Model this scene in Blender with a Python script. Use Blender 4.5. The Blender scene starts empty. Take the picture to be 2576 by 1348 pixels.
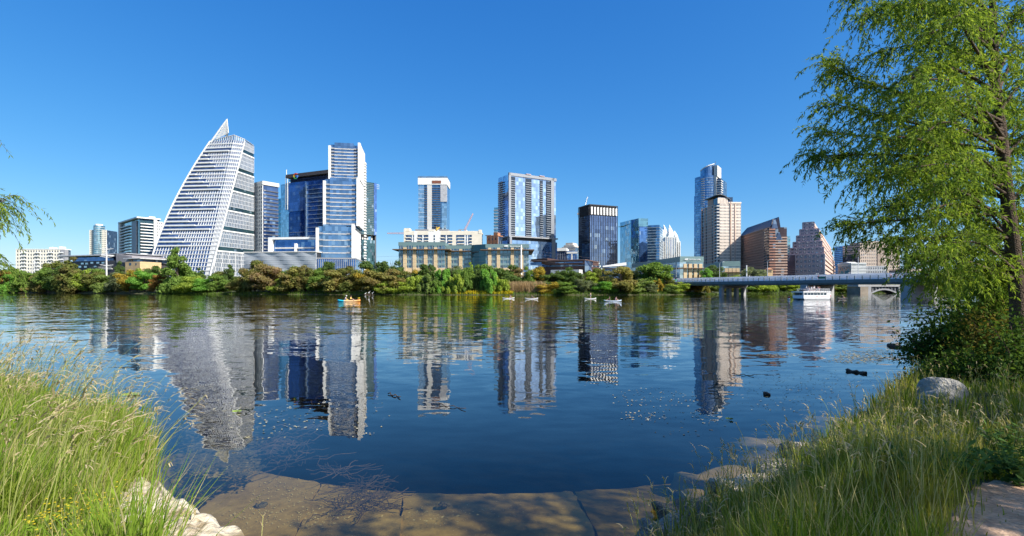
import bpy, math, random
import numpy as np
from mathutils import Vector, Matrix
random.seed(7)
NP = np.random.RandomState(11)
R = math.radians
C = bpy.context.scene.collection
# picture grid: 2576 wide, focal length 1288, horizon row 728; camera stands at the origin, H above the lake
FD, CX, HY, H = 1288.0, 1288.0, 728.0, 2.6
def PX(px, Y): return (px - CX) / FD * Y
def PZ(py, Y): return H + (HY - py) / FD * Y

# ------------------------------------------------------------------ objects
def tag(o, label=None, cat=None, group=None, kind=None):
    if label: o['label'] = label
    if cat: o['category'] = cat
    if group: o['group'] = group
    if kind: o['kind'] = kind
    return o
def empty(name, loc, rz=0, label=None, cat=None, group=None):
    o = bpy.data.objects.new(name, None); C.objects.link(o)
    o.location = loc; o.rotation_euler = (0, 0, rz); o.empty_display_size = .2
    return tag(o, label, cat, group)
def link(name, me, parent=None, loc=None):
    o = bpy.data.objects.new(name, me); C.objects.link(o)
    if parent: o.parent = parent
    if loc: o.location = loc
    return o
def copy_tree(o, parent=None):
    c = o.copy(); C.objects.link(c); c.parent = parent
    for ch in list(o.children): copy_tree(ch, c)
    return c

class MB:
    def __init__(s): s.v = []; s.f = []
    def face(s, pts):
        b = len(s.v); s.v += [tuple(p) for p in pts]; s.f.append(tuple(range(b, b + len(pts)))); return s
    def hexa(s, p):           # p: 8 points, bottom loop then top loop
        b = len(s.v); s.v += [tuple(q) for q in p]
        for f in ((0,3,2,1),(4,5,6,7),(0,1,5,4),(1,2,6,5),(2,3,7,6),(3,0,4,7)): s.f.append(tuple(b+i for i in f))
        return s
    def box(s, x0, x1, y0, y1, z0, z1):
        return s.hexa([(x0,y0,z0),(x1,y0,z0),(x1,y1,z0),(x0,y1,z0),(x0,y0,z1),(x1,y0,z1),(x1,y1,z1),(x0,y1,z1)])
    def prism(s, poly, z0, z1, poly2=None):
        n = len(poly); b = len(s.v); q = poly2 or poly
        zz0 = z0 if isinstance(z0, (list, tuple)) else [z0]*n
        zz1 = z1 if isinstance(z1, (list, tuple)) else [z1]*n
        s.v += [(p[0], p[1], z) for p, z in zip(poly, zz0)] + [(p[0], p[1], z) for p, z in zip(q, zz1)]
        s.f.append(tuple(b + i for i in reversed(range(n)))); s.f.append(tuple(b + n + i for i in range(n)))
        for i in range(n):
            j = (i+1) % n; s.f.append((b+i, b+j, b+n+j, b+n+i))
        return s
    def tube(s, pts, rads, n=6, cap=True):
        pts = [Vector(p) for p in pts]
        if not isinstance(rads, (list, tuple)): rads = [rads]*len(pts)
        b = len(s.v); ref = None
        for i, p in enumerate(pts):
            d = (pts[min(i+1, len(pts)-1)] - pts[max(i-1, 0)])
            d = d.normalized() if d.length > 1e-9 else Vector((0,0,1))
            if ref is None: ref = Vector((1,0,0)) if abs(d.x) < .8 else Vector((0,1,0))
            u = (ref - d*ref.dot(d)).normalized(); w = d.cross(u); ref = u
            for k in range(n):
                a = 2*math.pi*k/n; q = p + (u*math.cos(a) + w*math.sin(a))*rads[i]; s.v.append(tuple(q))
        for i in range(len(pts)-1):
            for k in range(n):
                k2 = (k+1) % n
                s.f.append((b+i*n+k, b+i*n+k2, b+(i+1)*n+k2, b+(i+1)*n+k))
        if cap:
            s.f.append(tuple(b+k for k in reversed(range(n)))); e = b+(len(pts)-1)*n
            s.f.append(tuple(e+k for k in range(n)))
        return s
    def bar(s, p0, p1, r=.1, n=4): return s.tube([p0, p1], r, n)
    def lathe(s, prof, c=(0,0,0), n=12, sy=1.0):     # prof: list of (r, z)
        b = len(s.v)
        for r, z in prof:
            for k in range(n):
                a = 2*math.pi*k/n; s.v.append((c[0]+r*math.cos(a), c[1]+sy*r*math.sin(a), c[2]+z))
        for i in range(len(prof)-1):
            for k in range(n):
                k2 = (k+1) % n; s.f.append((b+i*n+k, b+i*n+k2, b+(i+1)*n+k2, b+(i+1)*n+k))
        return s
    def mesh(s, name, mat, smooth=False):
        me = bpy.data.meshes.new(name); me.from_pydata(s.v, [], s.f)
        if mat: me.materials.append(mat)
        if smooth: me.polygons.foreach_set('use_smooth', [True]*len(me.polygons))
        me.update(); return me
    def build(s, name, mat, parent=None, smooth=False, loc=None):
        return link(name, s.mesh(name, mat, smooth), parent, loc)

def quads(name, V, nq, mat, smooth=False):
    """V: (nq*4,3) array, consecutive quads"""
    me = bpy.data.meshes.new(name); V = np.ascontiguousarray(V, dtype=np.float32)
    me.vertices.add(len(V)); me.vertices.foreach_set('co', V.ravel())
    me.loops.add(nq*4); me.loops.foreach_set('vertex_index', np.arange(nq*4, dtype=np.int32))
    me.polygons.add(nq); me.polygons.foreach_set('loop_start', np.arange(0, nq*4, 4, dtype=np.int32))
    me.materials.append(mat); me.update(calc_edges=True)
    if smooth: me.polygons.foreach_set('use_smooth', [True]*nq)
    return me
def strips(name, rows, mat):
    """rows: (n, k, 2, 3): n ribbons of k cross rows, shared vertices"""
    n, k = rows.shape[:2]
    V = np.ascontiguousarray(rows.reshape(-1, 3), dtype=np.float32)
    base = (np.arange(n)*k*2)[:, None, None]; i = (np.arange(k-1)*2)[None, :, None]
    F = base + i + np.array([0, 1, 3, 2])[None, None, :]
    F = F.reshape(-1).astype(np.int32); nq = len(F)//4
    me = bpy.data.meshes.new(name); me.vertices.add(len(V)); me.vertices.foreach_set('co', V.ravel())
    me.loops.add(len(F)); me.loops.foreach_set('vertex_index', F)
    me.polygons.add(nq); me.polygons.foreach_set('loop_start', np.arange(0, nq*4, 4, dtype=np.int32))
    me.materials.append(mat); me.update(calc_edges=True); me.polygons.foreach_set('use_smooth', [True]*nq)
    return me

# ------------------------------------------------------------------ materials
class NT:
    def __init__(s, name):
        s.m = bpy.data.materials.new(name); s.m.use_nodes = True; s.t = s.m.node_tree; s.t.nodes.clear()
        s.out = s.n('OutputMaterial')
    def n(s, typ, **kw):
        nd = s.t.nodes.new('ShaderNode' + typ)
        for k, v in kw.items():
            if hasattr(nd, k): setattr(nd, k, v)
            else: nd.inputs[k.replace('_', ' ')].default_value = v
        return nd
    def l(s, a, b): s.t.links.new(a, b)
    def math(s, op, a, b=None):
        nd = s.n('Math', operation=op)
        for i, x in enumerate((a, b)):
            if x is None: continue
            if isinstance(x, (int, float)): nd.inputs[i].default_value = x
            else: s.l(x, nd.inputs[i])
        return nd.outputs[0]
    def vm(s, op, a, b=None):
        nd = s.n('VectorMath', operation=op)
        for i, x in enumerate((a, b)):
            if x is None: continue
            if isinstance(x, (tuple, list)): nd.inputs[i].default_value = x
            else: s.l(x, nd.inputs[i])
        return nd.outputs[0]
    def mix(s, fac, a, b, mode='MIX'):
        nd = s.n('MixRGB', blend_type=mode)
        for i, x in enumerate((fac, a, b)):
            if isinstance(x, (int, float)): nd.inputs[i].default_value = x
            elif isinstance(x, (tuple, list)): nd.inputs[i].default_value = (*x, 1)
            else: s.l(x, nd.inputs[i])
        return nd.outputs[0]
    def ramp(s, fac, stops):
        nd = s.n('ValToRGB'); e = nd.color_ramp.elements
        while len(e) < len(stops): e.new(.5)
        for q, (p, c) in zip(e, stops):
            q.position = p; q.color = (*c, 1) if isinstance(c, (tuple, list)) else (c, c, c, 1)
        s.l(fac, nd.inputs[0]); return nd.outputs[0]
    def noise(s, vec, scale, detail=3, out='Fac'):
        nd = s.n('TexNoise', Scale=scale, Detail=detail)
        if vec is not None: s.l(vec, nd.inputs['Vector'])
        return nd.outputs[out]
    def obj(s): return s.n('TexCoord').outputs['Object']
    def done(s, shader): s.l(shader, s.out.inputs[0]); return s.m

_M = {}
def M(name, col, rough=.75, metal=0, var=.18, scale=.4, bump=0, spec=.4):
    """painted / stone / metal surface with weathering noise"""
    if name in _M: return _M[name]
    t = NT(name); p = t.n('BsdfPrincipled', Roughness=rough, Metallic=metal); p.inputs['Specular IOR Level'].default_value = spec
    o = t.obj(); a = t.noise(o, scale, 4); b = t.noise(o, scale*11, 2)
    f = t.math('ADD', t.math('MULTIPLY', a, .65), t.math('MULTIPLY', b, .35))
    lo = tuple(c*(1-var*1.6) for c in col); hi = tuple(min(1, c*(1+var)) for c in col)
    t.l(t.ramp(f, [(.3, lo), (.68, hi)]), p.inputs['Base Color'])
    if bump:
        bn = t.n('Bump', Strength=bump, Distance=.2); t.l(b, bn.inputs['Height']); t.l(bn.outputs[0], p.inputs['Normal'])
    _M[name] = t.done(p.outputs[0]); return _M[name]
def G(name, col, pw=3.0, fh=3.6, metal=.75, rough=.04, tilt=.02, var=.45, light=(.40,.50,.58), lp=.08, seam=.35):
    """curtain-wall glass: panes differ in tint and in tilt, some have pale blinds behind them"""
    if name in _M: return _M[name]
    t = NT(name); p = t.n('BsdfPrincipled', Roughness=rough, Metallic=metal); o = t.obj()
    g = t.vm('DIVIDE', t.vm('ADD', o, (.37*pw, .41*pw, .01)), (pw, pw, fh))
    cell = t.vm('FLOOR', g); fr = t.vm('FRACTION', g)
    wn = t.n('TexWhiteNoise'); t.l(cell, wn.inputs['Vector'])
    col_n = wn.outputs['Color']; val = wn.outputs['Value']
    var *= .55; base = t.mix(val, tuple(c*(1-var) for c in col), tuple(min(1, c*(1+var)) for c in col))
    pale = t.math('GREATER_THAN', val, 1-lp)
    base = t.mix(t.math('MULTIPLY', pale, .55), base, light)
    if seam:
        sx = t.n('SeparateXYZ'); t.l(fr, sx.inputs[0])
        e = t.math('LESS_THAN', sx.outputs[2], .09)
        base = t.mix(t.math('MULTIPLY', e, seam), base, tuple(c*.35 for c in col))
    t.l(base, p.inputs['Base Color'])
    geo = t.n('NewGeometry')
    off = t.vm('MULTIPLY', t.vm('SUBTRACT', col_n, (.5,.5,.5)), (tilt, tilt, tilt))
    wav = t.n('TexNoise', Scale=.12, Detail=2); t.l(o, wav.inputs['Vector'])
    off2 = t.vm('MULTIPLY', t.vm('SUBTRACT', wav.outputs['Color'], (.5,.5,.5)), (tilt*2, tilt*2, tilt*2))
    t.l(t.vm('NORMALIZE', t.vm('ADD', geo.outputs['Normal'], t.vm('ADD', off, off2))), p.inputs['Normal'])
    _M[name] = t.done(p.outputs[0]); return _M[name]
def L(name, c1, c2, trans=.35, c3=None, nscale=.5, gloss=.0):
    """foliage: every leaf its own tint between c1 and c2, broad patches towards c3"""
    if name in _M: return _M[name]
    t = NT(name); geo = t.n('NewGeometry'); rnd = geo.outputs['Random Per Island']
    base = t.mix(rnd, c1, c2)
    if c3:
        n = t.noise(t.n('NewGeometry').outputs['Position'], nscale, 2)
        base = t.mix(t.ramp(n, [(.46, 0.), (.6, 1.)]), base, c3)
    d = t.n('BsdfDiffuse'); tr = t.n('BsdfTranslucent'); t.l(base, d.inputs[0])
    t.l(t.mix(1.0, base, (1.25, 1.2, .55), 'MULTIPLY'), tr.inputs[0])
    m = t.n('MixShader', Fac=trans); t.l(d.outputs[0], m.inputs[1]); t.l(tr.outputs[0], m.inputs[2])
    sh = m.outputs[0]
    if gloss:
        g = t.n('BsdfGlossy', Roughness=.35); g.inputs[0].default_value = (1,1,1,1)
        m2 = t.n('MixShader', Fac=gloss); t.l(sh, m2.inputs[1]); t.l(g.outputs[0], m2.inputs[2]); sh = m2.outputs[0]
    _M[name] = t.done(sh); return _M[name]

white = M('white_paint', (.80,.80,.77), .6, var=.06)
cream = M('cream_stucco', (.74,.68,.56), .8, var=.08)
conc = M('concrete', (.42,.41,.39), .85, var=.15, bump=.2)
conc_pale = M('pale_concrete', (.62,.61,.58), .85, var=.1)
grey = M('grey_panel', (.32,.33,.35), .55, var=.1)
dark = M('dark_recess', (.035,.04,.05), .5, var=.2)
black_m = M('black_metal', (.03,.03,.035), .45, .2)
steel = M('galvanised_steel', (.45,.47,.48), .45, .6)
bark = M('bark', (.11,.075,.05), .95, var=.35, scale=3, bump=.6)
bark_far = M('far_bark', (.09,.07,.055), .95)
g_blue = G('blue_glass', (.13,.27,.52))
g_dkblue = G('deep_blue_glass', (.08,.18,.40), metal=.75)
g_teal = G('teal_glass', (.16,.33,.40))
g_green = G('dark_green_glass', (.05,.11,.13), metal=.6)
g_black = G('black_glass', (.11,.17,.30), metal=.85, tilt=.03)
g_pale = G('pale_glass', (.42,.55,.62))
g_win = G('window_glass', (.06,.10,.16), pw=1.7, metal=.55, seam=0, lp=.15)

# ------------------------------------------------------------------ sun, sky, camera
SUN_AZ, SUN_EL = R(122), R(39)      # clockwise from the viewing direction (+Y)
S = Vector((math.sin(SUN_AZ)*math.cos(SUN_EL), math.cos(SUN_AZ)*math.cos(SUN_EL), math.sin(SUN_EL)))
sun = bpy.data.lights.new('sun', 'SUN'); sun.energy = 4.6; sun.angle = R(.55); sun.color = (1, .95, .87)
so = bpy.data.objects.new('sun', sun); C.objects.link(so); so.location = (60, 0, 80)
so.rotation_euler = (-S).to_track_quat('-Z', 'Y').to_euler()
w = bpy.data.worlds.new('World'); bpy.context.scene.world = w; w.use_nodes = True
nt = w.node_tree; bg = nt.nodes['Background']; bg.inputs[1].default_value = .105
sky = nt.nodes.new('ShaderNodeTexSky'); sky.sky_type = 'NISHITA'; sky.sun_disc = False
sky.sun_elevation = SUN_EL; sky.sun_rotation = SUN_AZ
sky.air_density = .75; sky.dust_density = .8; sky.ozone_density = 1.0; sky.altitude = 100
hs = nt.nodes.new('ShaderNodeHueSaturation'); hs.inputs['Saturation'].default_value = 1.22; hs.inputs['Value'].default_value = 1.0
nt.links.new(sky.outputs[0], hs.inputs['Color'])
# a few thin low clouds far away to the right
tc = nt.nodes.new('ShaderNodeTexCoord'); mp = nt.nodes.new('ShaderNodeMapping'); mp.inputs['Scale'].default_value = (1,1,5)
nz = nt.nodes.new('ShaderNodeTexNoise'); nz.inputs['Scale'].default_value = 5; nz.inputs['Detail'].default_value = 6
nt.links.new(tc.outputs['Generated'], mp.inputs[0]); nt.links.new(mp.outputs[0], nz.inputs['Vector'])
r1 = nt.nodes.new('ShaderNodeValToRGB'); r1.color_ramp.elements[0].position = .52; r1.color_ramp.elements[1].position = .75
nt.links.new(nz.outputs['Fac'], r1.inputs[0])
sp = nt.nodes.new('ShaderNodeSeparateXYZ'); nt.links.new(tc.outputs['Generated'], sp.inputs[0])
r2 = nt.nodes.new('ShaderNodeValToRGB'); e = r2.color_ramp.elements
e[0].position = 0.0; e[0].color = (0,0,0,1); e[1].position = .13; e[1].color = (0,0,0,1)
q = e.new(.035); q.color = (1,1,1,1); q = e.new(.075); q.color = (.8,.8,.8,1)
nt.links.new(sp.outputs[2], r2.inputs[0])
r3 = nt.nodes.new('ShaderNodeValToRGB'); r3.color_ramp.elements[0].position = .45; r3.color_ramp.elements[1].position = .6
nt.links.new(sp.outputs[0], r3.inputs[0])
def wm(a, b):
    n = nt.nodes.new('ShaderNodeMath'); n.operation = 'MULTIPLY'; nt.links.new(a, n.inputs[0])
    if isinstance(b, float): n.inputs[1].default_value = b
    else: nt.links.new(b, n.inputs[1])
    return n.outputs[0]
mx = nt.nodes.new('ShaderNodeMixRGB'); mx.inputs[2].default_value = (4.6,5.4,6.2,1)
nt.links.new(wm(wm(wm(r1.outputs[0], r2.outputs[0]), r3.outputs[0]), .4), mx.inputs[0])
sr_ = nt.nodes.new('ShaderNodeSeparateColor'); cr_ = nt.nodes.new('ShaderNodeCombineColor'); nt.links.new(hs.outputs[0], sr_.inputs[0])
for i_, (a_, p_) in enumerate(((.030/.076**1.22, 1.22), (.195/.19**.82, .82), (.61/.434**.51, .51))):     # clear autumn sky: deeper blue overhead, no milky horizon
    k_ = .105*1.57; q0 = nt.nodes.new('ShaderNodeMath'); q0.operation = 'MULTIPLY'; q0.inputs[1].default_value = k_; nt.links.new(sr_.outputs[i_], q0.inputs[0])
    q1 = nt.nodes.new('ShaderNodeMath'); q1.operation = 'POWER'; q1.inputs[1].default_value = p_; nt.links.new(q0.outputs[0], q1.inputs[0])
    q2 = nt.nodes.new('ShaderNodeMath'); q2.operation = 'MULTIPLY'; q2.inputs[1].default_value = a_/k_; nt.links.new(q1.outputs[0], q2.inputs[0]); nt.links.new(q2.outputs[0], cr_.inputs[i_])
dt = nt.nodes.new('ShaderNodeVectorMath'); dt.operation = 'DOT_PRODUCT'; nt.links.new(tc.outputs['Generated'], dt.inputs[0]); dt.inputs[1].default_value = tuple(S)
mr = nt.nodes.new('ShaderNodeMapRange'); mr.inputs[1].default_value = .42; mr.inputs[2].default_value = .92; nt.links.new(dt.outputs['Value'], mr.inputs[0])
au = nt.nodes.new('ShaderNodeMixRGB'); nt.links.new(mr.outputs[0], au.inputs[0]); nt.links.new(cr_.outputs[0], au.inputs[1]); nt.links.new(sky.outputs[0], au.inputs[2])     # bright hazy glow of the sky round the sun
nt.links.new(au.outputs[0], mx.inputs[1]); nt.links.new(mx.outputs[0], bg.inputs[0])

cam = bpy.data.cameras.new('camera'); co = bpy.data.objects.new('camera', cam); C.objects.link(co)
co.location = (0, 0, H); co.rotation_euler = (R(90), 0, 0); cam.sensor_width = 36; cam.lens = 18
cam.shift_y = (728/2576*1024 - 268)/1024; cam.clip_end = 9000; cam.clip_start = .05
sc = bpy.context.scene; sc.camera = co
sc.view_settings.view_transform = 'Standard'; sc.view_settings.look = 'None'
sc.view_settings.exposure = .75; sc.view_settings.gamma = 1; sc.view_settings.use_curve_mapping = False
sc.cycles.use_denoising = True
sc.cycles.max_bounces = 10; sc.cycles.transparent_max_bounces = 16; sc.cycles.diffuse_bounces = 3
sc.cycles.glossy_bounces = 4; sc.cycles.sample_clamp_indirect = 6; sc.cycles.caustics_reflective = False

# ------------------------------------------------------------------ terrain: one sheet, near bank, lake bed, far bank
_far = [(-200,400),(0,372),(120,352),(300,318),(500,282),(800,252),(1050,240),(1300,234),(1500,234),(1680,240)]
FSX = [-900] + [PX(p, Y) for p, Y in _far] + [95, 125, 200, 300, 700]
FSY = [520] + [Y for p, Y in _far] + [258, 292, 312, 325, 340]
NSX = [-400,-60,-25,-14,-10.4,-7.4,-5.5,-4.35,-3.0,-1.6,.4,1.6,3.5,5.2,7.9,13.2,22.5,34,60,110,200,400]
NSY = [60, 22, 15, 12, 10.2, 9.1, 7.9, 6.3, 4.75, 4.0, 3.9, 5.3, 7.2, 8.6, 11.2, 16.6, 26, 38, 58, 74, 88, 120]
def ns(x): return np.interp(x, NSX, NSY)
def fs(x): return np.interp(x, FSX, FSY)
def sstep(a, b, x):
    t = np.clip((x-a)/(b-a), 0, 1); return t*t*(3-2*t)
def wob(x, y): return np.sin(x*1.7+np.sin(y*1.3)*1.1)*.5 + np.sin(y*2.3+x*.6)*.5
def gz(x, y):
    x = np.asarray(x, float); y = np.asarray(y, float)
    a = (ns(x) - y)*.75                       # >0 inland on the near bank
    b = (y - fs(x))*.9                        # >0 inland on the far bank
    top_ = np.where(x > 0, .28 + .62*(1-sstep(4.5, 10, np.hypot(x, y))), .88)
    near = np.where(a > 0, .1 + top_*sstep(-.1, np.where(x > 0, 2.2, 1.5), a) + .05*wob(x*1.5, y*1.5)*sstep(.2, 1, a), 0)
    far = np.where(b > 0, 1.0*sstep(0, 3, b) + 3.6*sstep(3, 38, b) + .8*sstep(40, 120, b), 0)
    bed = np.minimum(-.05 - 1.0*sstep(0, .6, -a) - .9*sstep(.5, 2.5, -a) - 2.2*sstep(2.5, 7, -a), 0)
    bedf = -4.2*sstep(0, 9, -b)
    bed = np.maximum(bed, -4.2); z = np.where(a > 0, near, np.where(b > 0, far, np.maximum(bed, np.minimum(bedf, 0))))
    return z
ang = np.concatenate([np.arange(-52, 52, .3), np.arange(52, 308, 4.0)])*math.pi/180
rad = [.5]
while rad[-1] < 6000:
    r = rad[-1]
    rad.append(r + (2.0 if 225 < r < 470 else max(.12, r*.042)))
rad = np.array(rad); A, RR = np.meshgrid(ang, rad)
X = np.sin(A)*RR; Y = np.cos(A)*RR; Z = gz(X, Y)
n, m = X.shape
idx = np.arange(n*m).reshape(n, m); nx = np.roll(idx, -1, axis=1)
F = np.stack([idx[:-1], idx[1:], nx[1:], nx[:-1]], -1).reshape(-1, 4)
me = bpy.data.meshes.new('ground')
V = np.stack([X, Y, Z], -1).reshape(-1, 3); V = np.vstack([V, [[0, 0, float(gz(0, 0))]]])
Fl = [tuple(f) for f in F.tolist()] + [(n*m, int(idx[0, k]), int(idx[0, (k+1) % m])) for k in range(m)]
me.from_pydata(V.tolist(), [], Fl); me.polygons.foreach_set('use_smooth', [True]*len(me.polygons))
t = NT('ground'); p = t.n('BsdfPrincipled', Roughness=.95); pos = t.n('NewGeometry').outputs['Position']
sz = t.n('SeparateXYZ'); t.l(pos, sz.inputs[0])
n1 = t.noise(pos, .7, 5); n2 = t.noise(pos, 9, 3)
f = t.math('ADD', t.math('MULTIPLY', n1, .6), t.math('MULTIPLY', n2, .4))
land = t.ramp(f, [(.35, (.035,.05,.016)), (.55, (.07,.085,.03)), (.72, (.13,.10,.06))])
mud = t.ramp(f, [(.3, (.06,.047,.022)), (.7, (.13,.10,.05))])
isbed = t.math('LESS_THAN', sz.outputs[2], .1)
t.l(t.mix(isbed, land, mud), p.inputs['Base Color'])
bn = t.n('Bump', Strength=.5, Distance=.05); t.l(n2, bn.inputs['Height']); t.l(bn.outputs[0], p.inputs['Normal'])
me.materials.append(t.done(p.outputs[0])); tag(link('ground', me), kind='structure')

# water: a closed body with a rippled mirror surface and a faint olive turbidity
t = NT('lake_water'); pos = t.n('NewGeometry').outputs['Position']
sz = t.n('SeparateXYZ'); t.l(pos, sz.inputs[0])
stretch = t.vm('MULTIPLY', pos, (.45, 1.0, 1.0))
na = t.n('TexNoise', Scale=.55, Detail=2); t.l(stretch, na.inputs['Vector'])
nb = t.n('TexNoise', Scale=3.2, Detail=3); t.l(stretch, nb.inputs['Vector'])
patch = t.ramp(t.noise(t.vm('MULTIPLY', pos, (.5,1,1)), .06, 3), [(.35, .35), (.65, 1.)])
dist = t.vm('LENGTH', pos)
dl = t.n('VectorMath', operation='LENGTH'); t.l(pos, dl.inputs[0]); dist = dl.outputs['Value']
far_f = t.n('MapRange'); far_f.inputs[1].default_value = 7; far_f.inputs[2].default_value = 45; far_f.inputs[3].default_value = .32; far_f.inputs[4].default_value = 1.0
t.l(dist, far_f.inputs[0])
amp = t.math('MULTIPLY', patch, far_f.outputs[0])
va = t.vm('MULTIPLY', t.vm('SUBTRACT', na.outputs['Color'], (.5,.5,.5)), (.07, .15, 0))
vb = t.vm('MULTIPLY', t.vm('SUBTRACT', nb.outputs['Color'], (.5,.5,.5)), (.11, .24, 0))
sc_ = t.n('VectorMath', operation='SCALE'); t.l(t.vm('ADD', va, vb), sc_.inputs[0]); t.l(amp, sc_.inputs['Scale'])
nrm = t.vm('NORMALIZE', t.vm('ADD', sc_.outputs[0], (0, 0, 1)))
cosi = t.n('VectorMath', operation='DOT_PRODUCT'); t.l(t.n('NewGeometry').outputs['Incoming'], cosi.inputs[0]); t.l(nrm, cosi.inputs[1])
inv_c = t.math('SUBTRACT', 1.0, t.math('ABSOLUTE', cosi.outputs['Value'])); fres = t.math('ADD', .02, t.math('MULTIPLY', .98, t.math('POWER', inv_c, 5.0)))     # Schlick, both sides
gl = t.n('BsdfGlossy', Roughness=.015); gl.inputs[0].default_value = (1,1,1,1); t.l(nrm, gl.inputs['Normal'])
tp = t.n('BsdfTransparent'); tp.inputs[0].default_value = (.98,.97,.93,1)
df = t.n('BsdfDiffuse'); df.inputs[0].default_value = (.07,.075,.032,1)
mm = t.n('MixShader', Fac=.035); t.l(tp.outputs[0], mm.inputs[1]); t.l(df.outputs[0], mm.inputs[2])
m1 = t.n('MixShader'); t.l(fres, m1.inputs[0]); t.l(mm.outputs[0], m1.inputs[1]); t.l(gl.outputs[0], m1.inputs[2])
vol = t.n('VolumeAbsorption', Density=1.05); vol.inputs[0].default_value = (.56,.55,.20,1)
t.l(vol.outputs[0], t.out.inputs['Volume'])
wmat = t.done(m1.outputs[0])
b = MB(); b.box(-950, 950, -3, 560, -9, 0); wo = b.build('water', wmat); tag(wo, kind='structure')
# ------------------------------------------------------------------ buildings
class Face:
    def __init__(s, ox, oy, ux, uy, nx, ny, w): s.o=(ox,oy); s.u=(ux,uy); s.n=(nx,ny); s.w=w
    def p(s, u, z, d): return (s.o[0]+s.u[0]*u+s.n[0]*d, s.o[1]+s.u[1]*u+s.n[1]*d, z)
    def box(s, mb, u0, u1, z0, z1, d0, d1):
        P = s.p
        mb.hexa([P(u0,z0,d1),P(u1,z0,d1),P(u1,z0,d0),P(u0,z0,d0),P(u0,z1,d1),P(u1,z1,d1),P(u1,z1,d0),P(u0,z1,d0)]); return mb
def faces(x0, x1, y0, y1):
    return dict(front=Face(x0,y0,1,0,0,-1,x1-x0), right=Face(x1,y0,0,1,1,0,y1-y0), left=Face(x0,y1,0,-1,-1,0,y1-y0))
class Bld:
    """front face runs from picture column a (distance ya) to b (distance yb); c = column of the far corner of the visible side"""
    def __init__(s, name, label, a, ya, b, yb, c=None, depth=None, z0=4.0, cat='building', group=None):
        A = Vector((PX(a,ya), ya)); B = Vector((PX(b,yb), yb)); u = (B-A); s.w = u.length; u.normalize(); n = Vector((-u.y, u.x))
        s.A, s.u, s.n, s.ya, s.yb, s.z0 = A, u, n, ya, yb, z0
        if depth is None:
            t = (c-CX)/FD; Q = B if c > b else A
            depth = (t*Q.y-Q.x)/(n.x-t*n.y)
        s.d = abs(depth); s.root = empty(name, (A.x, A.y, z0), math.atan2(u.y, u.x), label, cat, group)
        s.fc = faces(0, s.w, 0, s.d)
    def za(s, py): return PZ(py, s.ya) - s.z0
    def zb(s, py): return PZ(py, s.yb) - s.z0
    def lx(s, px, y=0):
        t = (px-CX)/FD; P = s.A + s.n*y
        return (t*P.y-P.x)/(s.u.x-t*s.u.y)
    def z(s, py, x=0, y=0): P = s.A + s.u*x + s.n*y; return PZ(py, P.y) - s.z0
    def box(s, name, mat, x0, x1, y0, y1, z0, z1, label=None):
        o = MB().box(x0,x1,y0,y1,z0,z1).build(name, mat, s.root); tag(o, label); return o
    def part(s, name, mb, mat, label=None, smooth=False): o = mb.build(name, mat, s.root, smooth); tag(o, label); return o
    def rep(s, name, mb, mat, locs):
        """the same part repeated: the first hundred one by one, what is left as one mass"""
        me = mb.mesh(name, mat)
        for l in locs[:100]: link(name, me, s.root, l)
        if len(locs) > 100:
            r = MB()
            for l in locs[100:]:
                b0 = len(r.v); r.v += [(p[0]+l[0], p[1]+l[1], p[2]+l[2]) for p in mb.v]; r.f += [tuple(i+b0 for i in f) for f in mb.f]
            tag(r.build('more_'+name, mat, s.root), kind='stuff')
    def bands(s, name, mat, zs, h, out, x0=None, x1=None, y0=None, y1=None):
        x0 = 0 if x0 is None else x0; x1 = s.w if x1 is None else x1; y0 = 0 if y0 is None else y0; y1 = s.d if y1 is None else y1
        s.rep(name, MB().box(x0-out, x1+out, y0-out, y1+out, 0, h), mat, [(0,0,z) for z in zs])
    def fins(s, f, us, z0, z1, wd, out, mat, name='mullions'):
        m = MB()
        for u in us: f.box(m, u-wd/2, u+wd/2, z0, z1, 0, out)
        return s.part(name, m, mat)
    def panes(s, lst, mat=None, d0=.02, d1=.12, name='window'):
        mat = mat or g_win
        lst = sorted(lst, key=lambda q: -round((q[2]-q[1])*(q[4]-q[3]), 1))
        for f,u0,u1,z0,z1 in lst[:100]: s.part(name, f.box(MB(),u0,u1,z0,z1,d0,d1), mat)
        if len(lst) > 100:
            m = MB()
            for f,u0,u1,z0,z1 in lst[100:]: f.box(m,u0,u1,z0,z1,d0,d1)
            tag(s.part('more_windows', m, mat), kind='stuff')
    def grid(s, f, u0, u1, z0, z1, nu, nz, pf, sf, th, mat, ext=0, skip=None):
        """masonry grid of piers and spandrels in front of the core; returns the openings"""
        m = MB(); cw = (u1-u0)/nu; ch = (z1-z0)/nz; hw = cw*pf/2; out = []
        for i in range(nu+1):
            c = u0+i*cw; f.box(m, c-(ext if i==0 else hw), c+(ext if i==nu else hw), z0, z1, 0, th)
        for k in range(nz+1):
            zb = z0+k*ch; f.box(m, u0+.01, u1-.01, max(z0, zb-ch*sf*.5), min(z1+.02, zb+ch*sf*.5), 0, th-.06)
        s.part('wall', m, mat)
        for i in range(nu):
            for k in range(nz):
                if skip and skip(i,k): continue
                out.append((f, u0+i*cw+hw, u0+(i+1)*cw-hw, z0+k*ch+ch*sf*.5, z0+(k+1)*ch-ch*sf*.5))
        return out
    def balconies(s, f, u0, u1, zs, out, mat, rail=None, h=1.05):
        m = MB(); f.box(m, u0, u1, 0, .28, 0, out); f.box(m, u0, u1, .28, h, out-.12, out-.02)
        me_locs = [(0,0,z) for z in zs]
        s.balc = getattr(s, 'balc', []) + [(m, mat, me_locs)]
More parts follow.
